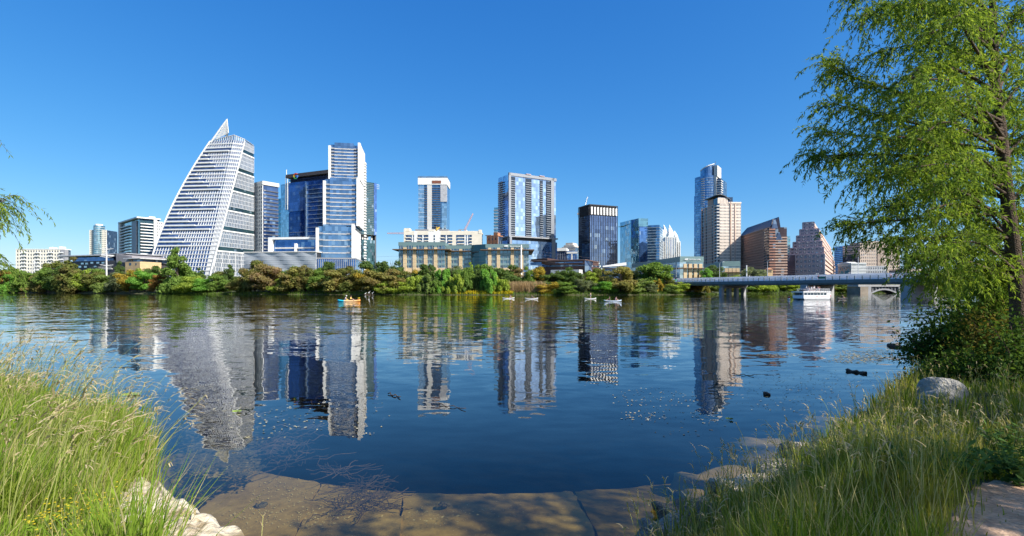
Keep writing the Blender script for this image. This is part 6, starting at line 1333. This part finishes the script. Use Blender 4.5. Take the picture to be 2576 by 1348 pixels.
weeds(690, 1120, 90, 40, -.12); weeds(720, 1160, 30, 34, -.2); weeds(915, 1222, 40, 9, -.24); weeds(938, 1250, 40, 8, -.26); weeds(925, 1275, 24, 8, -.28); weeds(862, 1268, 16, 10, -.29); weeds(860, 1185, 22, 8, -.15); weeds(800, 1060, 40, 60, -.1); weeds(600, 1050, 30, 50, -.1)
tag(m.build('water_weed', M('brown_weed', (.07,.045,.03), .9, var=.5, scale=4), None), kind='stuff')
for px, py, lb in ((656,1272,'dark flat pebble lying on the leftmost tan slab'),(1118,1268,'reddish pebble lying on the middle tan slab')): rock('pebble', lb, (*at(px, py, zs0+.02), zs0+.02), (.075,.05,.03), int(px), wet_rock, nz=(12,8))

# dirt path
Pp = [(2350,1480),(2385,1300),(2440,1200),(2500,1165),(2700,1140),(2760,1480)]; m = MB(); G_ = [at(px, py, .98) for px, py in Pp]; cP = np.mean(G_, 0); n_ = 40; rr = []
for k in range(8):
    ring_ = []
    for i in range(n_):
        u = i/n_*len(G_); a, b_ = np.array(G_[int(u) % len(G_)]), np.array(G_[(int(u)+1) % len(G_)]); q = a+(b_-a)*(u-int(u)); q = cP+(q-cP)*(k+.02)/7*(1+.05*math.sin(i*2.3)); ring_.append((q[0], q[1], float(gz(q[0], q[1]))+.03-.012*(k == 7)*2))
    rr.append(ring_)
m.v = [v_ for r_ in rr for v_ in r_]
for k in range(7):
    for i in range(n_): i2 = (i+1) % n_; m.f.append((k*n_+i, (k+1)*n_+i, (k+1)*n_+i2, k*n_+i2))
t = NT('path_dirt'); p = t.n('BsdfPrincipled', Roughness=.97); o = t.n('NewGeometry').outputs['Position']; f_ = t.math('ADD', t.math('MULTIPLY', t.noise(o, 2.2, 5), .6), t.math('MULTIPLY', t.noise(o, 26, 3), .4)); t.l(t.ramp(f_, [(.32,(.26,.14,.07)),(.5,(.54,.34,.20)),(.68,(.72,.50,.33))]), p.inputs['Base Color']); bn = t.n('Bump', Strength=.8, Distance=.03); t.l(t.noise(o, 22, 5), bn.inputs['Height']); t.l(bn.outputs[0], p.inputs['Normal'])
tag(m.build('dirt_path', t.done(p.outputs[0]), None, True), kind='structure')

# grass
def blades(name, px0, px1, y0, y1, n_, hmin, hmax, wid, lean, mat, keep=None, seed=1, bend=.35):
    rs = np.random.RandomState(seed); Y_ = y0*(y1/y0)**rs.uniform(0, 1, n_); px = rs.uniform(px0, px1, n_); x = (px-CX)/FD*Y_; ok = (ns(x)-Y_)*.75 > .06
    if keep is not None: ok &= keep(px, x, Y_, rs)
    x, Y_ = x[ok], Y_[ok]; k = len(x)
    # tufts
    x = x+.05*np.sin(Y_*31); z = gz(x, Y_)-.03; clump = .72+.4*(np.sin(x*2.1+1.3)*np.sin(Y_*1.7+.4))+.2*np.sin(x*6.1)*np.sin(Y_*5.3); h = rs.uniform(hmin, hmax, k)*np.clip(clump, .45, 1.2)
    th = rs.uniform(0, 2*np.pi, k); dirx = lean[0]+rs.normal(size=k)*.32; diry = lean[1]+rs.normal(size=k)*.32; w_ = wid*rs.uniform(.6, 1.3, k)*np.clip(Y_/5, .8, 2.2)
    rows = []
    for s_, ws in ((0, .8), (.35, 1), (.7, .75), (1, .08)):
        cx_ = x+dirx*h*(.25*s_+bend*s_**2.4); cy_ = Y_+diry*h*(.25*s_+bend*s_**2.4); cz_ = z+h*(s_-.16*s_**3*(np.abs(dirx)+np.abs(diry))); ax, ay = np.cos(th)*w_*ws/2, np.sin(th)*w_*ws/2
        rows.append(np.stack([np.stack([cx_-ax, cy_-ay, cz_],1), np.stack([cx_+ax, cy_+ay, cz_],1)], 1))
    R_ = np.stack(rows, 1); tag(link(name, strips(name, R_, mat)), kind='stuff'); return k
gl1 = L('sunny_grass', (.14,.27,.025), (.33,.44,.06), .45, (.26,.33,.05), 1.1); gl2 = L('shore_grass', (.11,.18,.02), (.30,.36,.06), .45, (.25,.26,.05), .8); dry = L('dry_grass', (.34,.29,.11), (.55,.48,.22), .3, None, 1)
LP = np.array([at(px, py, .6) for px, py in [(318,1208),(362,1190),(410,1222),(452,1258),(520,1290),(560,1318),(610,1352),(640,1420),(520,1560),(240,1560),(250,1330)]])
def inpoly(x, y, P):
    r_ = np.zeros(len(x), bool); j = len(P)-1
    for i in range(len(P)):
        c = ((P[i,1] > y) != (P[j,1] > y)) & (x < (P[j,0]-P[i,0])*(y-P[i,1])/(P[j,1]-P[i,1]+1e-9)+P[i,0]); r_ ^= c; j = i
    return r_
lk = lambda px, x, y, rs: ~inpoly(x+rs.normal(size=len(x))*.04, y+rs.normal(size=len(x))*.04, LP) & (px < 330+18*np.sin(y*3)+rs.normal(size=len(px))*28+np.clip((y-4.4)*34, 0, 105))
blades('tall_grass', -330, 470, 2.25, 10.6, 24000, .5, .92, .0115, (.20,.05), gl1, lk, 3); blades('dry_grass', -330, 470, 2.25, 10.6, 3800, .6, 1.05, .008, (.25,.06), dry, lk, 4)
bx_, by_ = at(2368,1010,.35)
pathpoly = lambda px, y: (px > 2385-(y-3.0)*-18) & (y < 4.75+(px-2440)*.0011) & (y > 2.0)
rkeep = lambda px, x, y, rs: ~(pathpoly(px+rs.normal(size=len(px))*30, y+rs.normal(size=len(px))*.12)) & (((x-bx_)**2/.30+(y-by_)**2/.30) > 1) & ~((px > 1840) & (px < 1990) & (y > 6.0) & (y < 7.4) & (x < 4.3) & (rs.uniform(0, 1, len(px)) < .8))
blades('bank_grass', 1560, 3300, 2.5, 26, 44000, .24, .58, .010, (-.06,.03), gl2, rkeep, 5); blades('dry_bank_grass', 1560, 2900, 2.6, 22, 6000, .4, .75, .008, (-.05,.02), dry, rkeep, 6)
blades('path_tuft', 2300, 2800, 2.8, 5.6, 500, .06, .16, .012, (0,0), gl2, None, 7)
# seed heads: thin stalks with drooping tan panicles
def stalks(name, spots, hr, lean, mat_s, mat_h, seed, thick=.0058):
    rs = np.random.RandomState(seed); st, hd = [], []
    def ribbon(store, pts, w0, w1):
        pts = np.array(pts); k = len(pts); store.append((pts, np.linspace(w0, w1, k)))
    for x, y in spots:
        z = float(gz(x, y))-.02; h = rs.uniform(*hr); d = np.array([lean[0]+rs.normal()*.22, lean[1]+rs.normal()*.2]); pts = []
        for s_ in np.linspace(0, 1, 5): pts.append((x+d[0]*h*(.35*s_+.35*s_**2.5), y+d[1]*h*(.35*s_+.35*s_**2.5), z+h*(s_-.10*s_**3)))
        ribbon(st, pts, thick, thick*.6); tip = np.array(pts[-1]); up = np.array(pts[-1])-np.array(pts[-2]); up /= np.linalg.norm(up)
        for b_ in range(rs.randint(2, 6)):
            a = rs.uniform(0, 6.28); dd = up*rs.uniform(.6, 1)+np.array([math.cos(a)*.45+lean[0]*.5, math.sin(a)*.45, 0]); L_ = rs.uniform(.07, .17); q = tip-up*rs.uniform(0, .14); pp = []
            for s_ in np.linspace(0, 1, 5): pp.append(q+dd*L_*s_+np.array([0,0,-1])*L_*.55*s_**2)
            ribbon(hd, pp, .0105, .004)
    for nm, store, mt in ((name+'_stalk', st, mat_s), (name+'_seed_head', hd, mat_h)):
        rows = []
        for pts, w_ in store:
            a = rs.uniform(0, 3.14); ax = np.array([math.cos(a), math.sin(a)*.5, .1]); rows.append(np.stack([pts-ax*w_[:,None]/2*1.4, pts+ax*w_[:,None]/2*1.4], 1))
        tag(link(nm, strips(nm, np.stack(rows), mt)), kind='stuff')
rs8 = np.random.RandomState(21); sp1 = []
while len(sp1) < 430:
    px = rs8.uniform(-120, 440); y = 3.0*(10.2/3.0)**rs8.uniform(0, 1); x = PX(px, y)
    if ns(x)-y > .1 and px < 345+np.clip((y-4.4)*34, 0, 105) and not inpoly(np.array([x]), np.array([y]), LP)[0]: sp1.append((x, y))
sh1 = L('seed_head', (.42,.32,.17), (.62,.52,.32), .35); ss1 = L('grass_stalk', (.22,.27,.07), (.42,.42,.16), .3)
stalks('grass', sp1, (.85, 1.28), (.42,.06), ss1, sh1, 5); sp2 = []
while len(sp2) < 560:
    px = rs8.uniform(1600, 2650); y = 3.4*(17/3.4)**rs8.uniform(0, 1); x = PX(px, y)
    if ns(x)-y > .1 and not (px > 2385 and y < 4.9): sp2.append((x, y))
stalks('bank', sp2, (.45, .85), (-.05,.02), ss1, sh1, 6)
stalks('ledge', [(-2.75+.12*math.sin(i*2.1)*i*.4, 4.35+.05*i) for i in range(5)]+[(-1.9+.55*i, 3.85) for i in range(4)]+[(-.1,3.8),(.75,4.1),(1.2,4.9)], (.32,.75), (-.12,.0), ss1, sh1, 7)
# small yellow-flowered weeds and broad-leaved plants, each its own plant
def leafy(name, label, cat, base, h, spread, nl, size, mat, fl=None, seed=1, group=None):
    rs = np.random.RandomState(seed); r = empty(name, base, 0, label, cat, group); m = MB(); C_ = []
    for s_ in range(7):
        a = rs.uniform(0, 6.28); q = spread*rs.uniform(.2, 1); e_ = (q*math.cos(a), q*math.sin(a), h*rs.uniform(.7, 1)); m.tube([(0,0,0),(e_[0]*.4,e_[1]*.4,h*.5),e_], [.008,.006,.003], 4)
        for k in range(nl//7): s2 = rs.uniform(.25, 1.05); C_.append((e_[0]*s2+rs.normal()*.05, e_[1]*s2+rs.normal()*.05, e_[2]*s2+rs.normal()*.03))
    m.build('stem', M('green_stem', (.10,.15,.04), .8), r); C_ = np.array(C_); k = len(C_); d = rs.normal(size=(k,3))*[1,1,.45]; d /= np.linalg.norm(d, axis=1)[:,None]; sd = np.cross(d, [0,0,1]); sd /= np.linalg.norm(sd, axis=1)[:,None]; s_ = size*rs.uniform(.6, 1.3, (k,1))
    V = np.stack([C_-d*s_, C_-sd*s_*.42, C_+d*s_, C_+sd*s_*.42], 1).reshape(-1,3); link('foliage', quads('foliage', V, k, mat), r)
    if fl:
        i = rs.choice(k, k//2); c2 = C_[i]+[0,0,.02]; s2 = .010; V = np.concatenate([np.stack([c2+[-s2,0,0], c2+[0,-s2,.004], c2+[s2,0,0], c2+[0,s2,.004]], 1)+rs.normal(size=(len(c2),1,3))*.03 for _ in range(3)]).reshape(-1,3); link('blossom', quads('blossom', V, len(V)//4, fl), r)
yb = L('goldenrod_blossom', (.55,.42,.03), (.75,.60,.05), .2)
for i, (px, py, lb) in enumerate(((215,1205,'tallest yellow flowering weed in the left grass'),(170,1260,'yellow flowering weed left of and below the tallest one'),(255,1225,'small yellow flowering weed nearest the pale ledge'),(1985,1335,'yellow flowering weed at the bottom of the right grass'))):
    x_, y_ = at(px, py, 1.35 if i < 3 else 1.1); leafy('flowering_weed', lb, 'plant', (x_, y_, float(gz(x_,y_))), .48 if i < 3 else .3, .16, 120, .03, gl1, yb, 60+i, 'yellow flowering weeds')
for i, (px, py, h_, lb) in enumerate(((2545,1085,.5,'feathery green weed at the right edge above the path'),(2400,1180,.3,'low broad-leaved plant at the grass edge by the path'),(2290,1225,.35,'broad-leaved plant in the right grass left of the path'),(2500,1145,.25,'small leafy sprout at the top of the path'),(2560,1180,.3,'leafy weed at the right edge beside the path'))):
    x_, y_ = at(px, py, 1.0); leafy('leafy_weed', lb, 'plant', (x_, y_, float(gz(x_,y_))), h_, .3, 260, .05, L('weed_leaf', (.07,.14,.035), (.16,.26,.07), .35), None, 80+i)

# willows
wl_ = L('willow_leaf', (.12,.21,.025), (.32,.41,.085), .5, (.17,.26,.05), .6)
def spline(pts, n_):
    P = np.array(pts, float); out = []
    for t_ in np.linspace(0, len(P)-1, n_):
        i = min(int(t_), len(P)-2); u = t_-i; p0, p1, p2, p3 = P[max(i-1,0)], P[i], P[i+1], P[min(i+2,len(P)-1)]
        out.append(.5*((2*p1)+(-p0+p2)*u+(2*p0-5*p1+4*p2-p3)*u*u+(-p0+3*p1-3*p2+p3)*u**3))
    return np.array(out)
def willow(label, base, trunk, tr_r, boughs, seed, leaf=wl_, lsize=.055, lw=.012, dens=1.0, tw_len=(.5,1.3), droop=1.0, name='willow_tree'):
    rs = np.random.RandomState(seed); r = empty(name, base, 0, label, 'tree'); B = np.array(base); T = spline(trunk, 16)-B; m = MB(); m.tube([tuple(q) for q in T], list(np.linspace(tr_r[0], tr_r[1], 16)), 12); m.build('trunk', bark, r, True)
    LV, tw = [], MB()
    for bi, (pts, spread, ntw) in enumerate(boughs):
        P = spline(pts, 14)-B; m = MB(); r0 = .012+.008*len(pts)+.005*spread; m.tube([tuple(q) for q in P], list(np.linspace(r0, .008, 14)), 6); m.build('bough', bark, r, True)
        for k in range(int(ntw*dens)):
            s_ = rs.uniform(.12, 1)**.8; i = min(int(s_*13), 12); u = s_*13-i; c = P[i]*(1-u)+P[i+1]*u; along = P[i+1]-P[i]; along /= np.linalg.norm(along)
            d = along*rs.uniform(.1, 1)+rs.normal(size=3)*[.55,.55,.42]+[0,0,.12]; d /= np.linalg.norm(d); L_ = rs.uniform(*tw_len)*(.55+spread*.5); n6 = 7; q = c.copy(); pts6 = [q.copy()]; dd = d.copy()
            for j in range(n6-1): dd = dd+np.array([0,0,-.30*droop*(j+1)/3]); dd /= np.linalg.norm(dd); q = q+dd*L_/(n6-1); pts6.append(q.copy())
            if k % 2 == 0: tw.tube([tuple(v_) for v_ in pts6[::2]], [.006,.0045,.003,.0022], 3, False)
            pts6 = np.array(pts6); nl = max(6, int(L_*40)); ss = rs.uniform(.1, 1, nl)*(n6-1); ii = np.minimum(ss.astype(int), n6-2); uu = (ss-ii)[:,None]; C_ = pts6[ii]*(1-uu)+pts6[ii+1]*uu; tang = pts6[ii+1]-pts6[ii]; tang /= np.linalg.norm(tang, axis=1)[:,None]
            ld = tang*.55+rs.normal(size=(nl,3))*.42+np.array([0,0,-.55*droop]); ld /= np.linalg.norm(ld, axis=1)[:,None]; sd = np.cross(ld, rs.normal(size=(nl,3))); sd /= np.linalg.norm(sd, axis=1)[:,None]; ls = lsize*rs.uniform(.6, 1.35, (nl,1)); wd = lw*rs.uniform(.8, 1.3, (nl,1))
            LV.append(np.stack([C_, C_+ld*ls*.9+sd*wd, C_+ld*ls*2.0, C_+ld*ls*.9-sd*wd], 1))
    tw.build('twig', bark, r); V = np.concatenate(LV).reshape(-1,3); link('foliage', quads('foliage', V, len(V)//4, leaf), r); return len(V)//4
def wp_(px, py, Y): return (PX(px, Y), Y, PZ(py, Y))
YW = 12.5; base = (PX(2562,YW), YW, .2)
tk = [base, wp_(2562,760,YW), wp_(2546,610,YW), wp_(2532,480,YW), wp_(2520,340,YW+.2), wp_(2506,200,YW+.3), wp_(2498,40,YW+.4), wp_(2490,-160,YW+.4), wp_(2470,-420,YW+.3)]
def bo(a, pts, dY, spread, n_):
    pts = [(px+(34 if px < 2300 else 0), py) for px, py in pts]; dY = abs(dY) if a[0]+pts[-1][0] > 4960 else dY
    Ys = np.linspace(0, 1, len(pts)+1); return ([wp_(*a, YW)]+[wp_(px, py, YW+dY*Ys[i+1]) for i, (px, py) in enumerate(pts)], spread, n_)
boughs = [
 bo((2500,110), [(2400,30),(2250,10),(2140,40)], -1.2, 1.0, 150), bo((2498,40), [(2380,-60),(2240,-70),(2120,-20)], .8, 1.0, 110), bo((2505,190), [(2400,120),(2280,110),(2180,130)], 1.2, .9, 110), bo((2510,240), [(2420,180),(2320,170),(2260,200)], -1.5, .9, 110),
 bo((2520,330), [(2400,280),(2220,230),(2100,190),(2065,170)], .4, .8, 190), bo((2522,350), [(2400,330),(2220,300),(2060,260)], -.8, .85, 190), bo((2525,380), [(2380,360),(2200,350),(2040,330)], 1.5, .8, 160), bo((2530,420), [(2400,400),(2220,390),(2080,390),(2024,394)], -.2, .75, 170),
 bo((2532,470), [(2420,440),(2280,430),(2140,440)], -1.6, .9, 160), bo((2535,500), [(2440,480),(2320,490),(2200,520)], 1.0, .9, 140), bo((2540,540), [(2420,540),(2280,550),(2150,560),(2100,566)], .3, .7, 150), bo((2545,600), [(2440,590),(2330,600),(2210,600)], -1.0, .8, 150), bo((2550,640), [(2460,630),(2380,640),(2270,640)], .9, .8, 130), bo((2555,700), [(2480,680),(2400,690),(2330,690)], -1.2, .8, 110),
 bo((2500,120), [(2560,40),(2650,-20)], -.5, 1.0, 110), bo((2515,280), [(2580,200),(2680,150)], .6, 1.0, 120), bo((2525,400), [(2590,330),(2690,280)], -1.0, 1.0, 120), bo((2535,520), [(2590,460),(2690,420)], .5, 1.0, 120), bo((2550,640), [(2600,580),(2700,540)], -.8, 1.0, 110), bo((2556,720), [(2600,680),(2680,660)], -1.4, .9, 90),
 bo((2495,-60), [(2440,-140),(2330,-190)], .2, 1.0, 70), bo((2492,-120), [(2560,-220),(2680,-260)], .2, 1.1, 80), bo((2488,-200), [(2430,-320),(2300,-360)], 0, 1.1, 60), bo((2480,-300), [(2480,-420),(2420,-560)], 0, 1.2, 60),
 bo((2510,230), [(2470,150),(2420,60),(2400,-40)], -2.2, 1.0, 70)]
rb = random.Random(17); poly_t = [(2230,60,2.2),(2300,90,-2),(2350,150,2.4),(2280,200,-2.5),(2400,130,3),(2440,60,-3),(2180,290,1.8),(2250,270,-2.2),(2330,250,2.8),(2400,240,-3),(2450,300,3),(2150,350,-1.6),(2230,340,2.2),(2310,330,-2.6),(2380,330,2.8),(2160,410,1.5),(2240,420,-2.1),(2320,400,2.5),(2400,420,-2.8),(2250,480,1.8),(2330,460,-2.4),(2410,500,2.8),(2270,530,-1.8),(2350,540,2.4),(2430,570,-2.6),(2290,590,2.0),(2370,610,-2.4),(2440,640,2.4),(2330,650,-1.8),(2400,680,2.0),(2470,440,-3),(2480,240,-3),(2460,140,-3.2),(2440,720,-2.4),(2480,600,-3),(2380,40,-2.6),(2310,20,2.6),(2250,-20,-2.2),(2190,20,1.6),(2560,120,-3),(2570,260,-3.2),(2570,390,-3.2),(2570,520,-3.2),(2560,640,-3),(2620,330,2),(2620,100,2),(2620,560,2),(2470,720,2.2),(2530,740,-2.8),(2500,700,-3)]
for tx_, ty_, dy_ in poly_t:
    sy_ = min(720, ty_+rb.uniform(20, 110)); sx_ = np.interp(sy_, [-200,40,340,480,610,760], [2490,2498,2520,2532,2546,2562]); mx_, my_ = (sx_+tx_)/2+rb.uniform(-25,25), (sy_+ty_)/2-rb.uniform(10,60)
    dy_ = abs(dy_) if tx_ > 2420 else dy_
    boughs.append(bo((sx_, sy_), [(mx_, my_), (tx_+25, ty_)], dy_, 1.0, 42))
nleaf = willow('big bright green willow leaning over the right bank, its trunk at the right edge', base, tk, (.19,.035), boughs, 3, dens=1.0, droop=.78, tw_len=(.4,1.1))
# willow at the left edge, only its branch tips reach into view
YL = 8.0; bl_ = (PX(-420,YL), YL, .9)
willow('willow whose drooping branch tips reach in at the left edge', bl_, [bl_, wp_(-400,700,YL), wp_(-370,450,YL), wp_(-340,200,YL)], (.16,.05), [([wp_(-380,560,YL), wp_(-220,520,YL), wp_(-80,500,YL), wp_(12,506,YL)], .42, 90), ([wp_(-385,600,YL), wp_(-240,570,YL), wp_(-100,540,YL), wp_(0,548,YL)], .35, 60), ([wp_(-390,680,YL), wp_(-250,640,YL), wp_(-120,630,YL), wp_(-22,660,YL)], .3, 60), ([wp_(-360,400,YL), wp_(-250,330,YL), wp_(-130,330,YL)], .6, 60)], 9, dens=1.0, lsize=.04, lw=.007)
# tree out of view on the right whose crown shades the corner and the slabs
bs_ = (8.2, .8, .9); sb = []
rq = random.Random(3)
for i in range(15):
    a = 2*math.pi*i/15; h_ = 5.0+2.6*(i % 3)/2; R_ = 1.8+1.2*((i*7) % 5)/4; sb.append(([(8.1,.9,h_-1.2), (8.1+.5*R_*math.cos(a), .9+.5*R_*math.sin(a), h_-.2), (8.1+R_*math.cos(a), .9+R_*math.sin(a), h_+.3)], 1.1, 74))
willow('shade willow standing on the path just outside the right edge', bs_, [bs_, (8.2,.8,3), (8.1,.9,5), (8.0,.9,7.6)], (.22,.06), sb, 13, lsize=.07, lw=.016)
src = next(o for o in bpy.data.objects if o.get('label','').startswith('shade willow'))
for (x_, y_, rz_, sc3, lb) in ((15.5, 4.6, 2.1, 1.1, 'second shade willow out of view to the right, nearer the water'),):
    c = copy_tree(src); c.location = (x_, y_, .8); c.rotation_euler = (0, 0, rz_); c.scale = (sc3,)*3; c['label'] = lb
# bushes at the waterline under the willow
def bush(label, c, r3, nl, size, mat, seed, asp=.5, name='shore_bush', low=.1):
    rs = np.random.RandomState(seed); r = empty(name, (c[0], c[1], c[2]), 0, label, 'bush'); m = MB(); C_ = []
    for s_ in range(22):
        a = rs.uniform(0, 6.28); e_ = rs.uniform(low, 1.3); d = np.array([math.cos(a)*math.cos(e_), math.sin(a)*math.cos(e_), math.sin(e_)])*np.array(r3)*rs.uniform(.75, 1.1); m.tube([(0,0,0), tuple(d*.5+[0,0,.1]), tuple(d)], [.03,.018,.006], 5)
        k = nl//22; u = rs.uniform(.25, 1.05, (k,1)); C_.append(d*u+rs.normal(size=(k,3))*np.array(r3)*.13*(.4+u))
    m.build('stem', bark, r); C_ = np.concatenate(C_); k = len(C_); d = rs.normal(size=(k,3))+[0,0,-.3]; d /= np.linalg.norm(d, axis=1)[:,None]; sd = np.cross(d, rs.normal(size=(k,3))); sd /= np.linalg.norm(sd, axis=1)[:,None]; s_ = size*rs.uniform(.6, 1.4, (k,1))
    V = np.stack([C_-d*s_, C_-sd*s_*asp, C_+d*s_, C_+sd*s_*asp], 1).reshape(-1,3); link('foliage', quads('foliage', V, k, mat), r)
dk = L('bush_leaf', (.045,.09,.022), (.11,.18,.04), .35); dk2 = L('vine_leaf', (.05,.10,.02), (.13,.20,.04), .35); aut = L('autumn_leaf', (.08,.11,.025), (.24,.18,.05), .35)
def bpos(px, Y, z=None): x = PX(px, Y); return (x, Y, float(gz(x, Y)) if z is None else z)
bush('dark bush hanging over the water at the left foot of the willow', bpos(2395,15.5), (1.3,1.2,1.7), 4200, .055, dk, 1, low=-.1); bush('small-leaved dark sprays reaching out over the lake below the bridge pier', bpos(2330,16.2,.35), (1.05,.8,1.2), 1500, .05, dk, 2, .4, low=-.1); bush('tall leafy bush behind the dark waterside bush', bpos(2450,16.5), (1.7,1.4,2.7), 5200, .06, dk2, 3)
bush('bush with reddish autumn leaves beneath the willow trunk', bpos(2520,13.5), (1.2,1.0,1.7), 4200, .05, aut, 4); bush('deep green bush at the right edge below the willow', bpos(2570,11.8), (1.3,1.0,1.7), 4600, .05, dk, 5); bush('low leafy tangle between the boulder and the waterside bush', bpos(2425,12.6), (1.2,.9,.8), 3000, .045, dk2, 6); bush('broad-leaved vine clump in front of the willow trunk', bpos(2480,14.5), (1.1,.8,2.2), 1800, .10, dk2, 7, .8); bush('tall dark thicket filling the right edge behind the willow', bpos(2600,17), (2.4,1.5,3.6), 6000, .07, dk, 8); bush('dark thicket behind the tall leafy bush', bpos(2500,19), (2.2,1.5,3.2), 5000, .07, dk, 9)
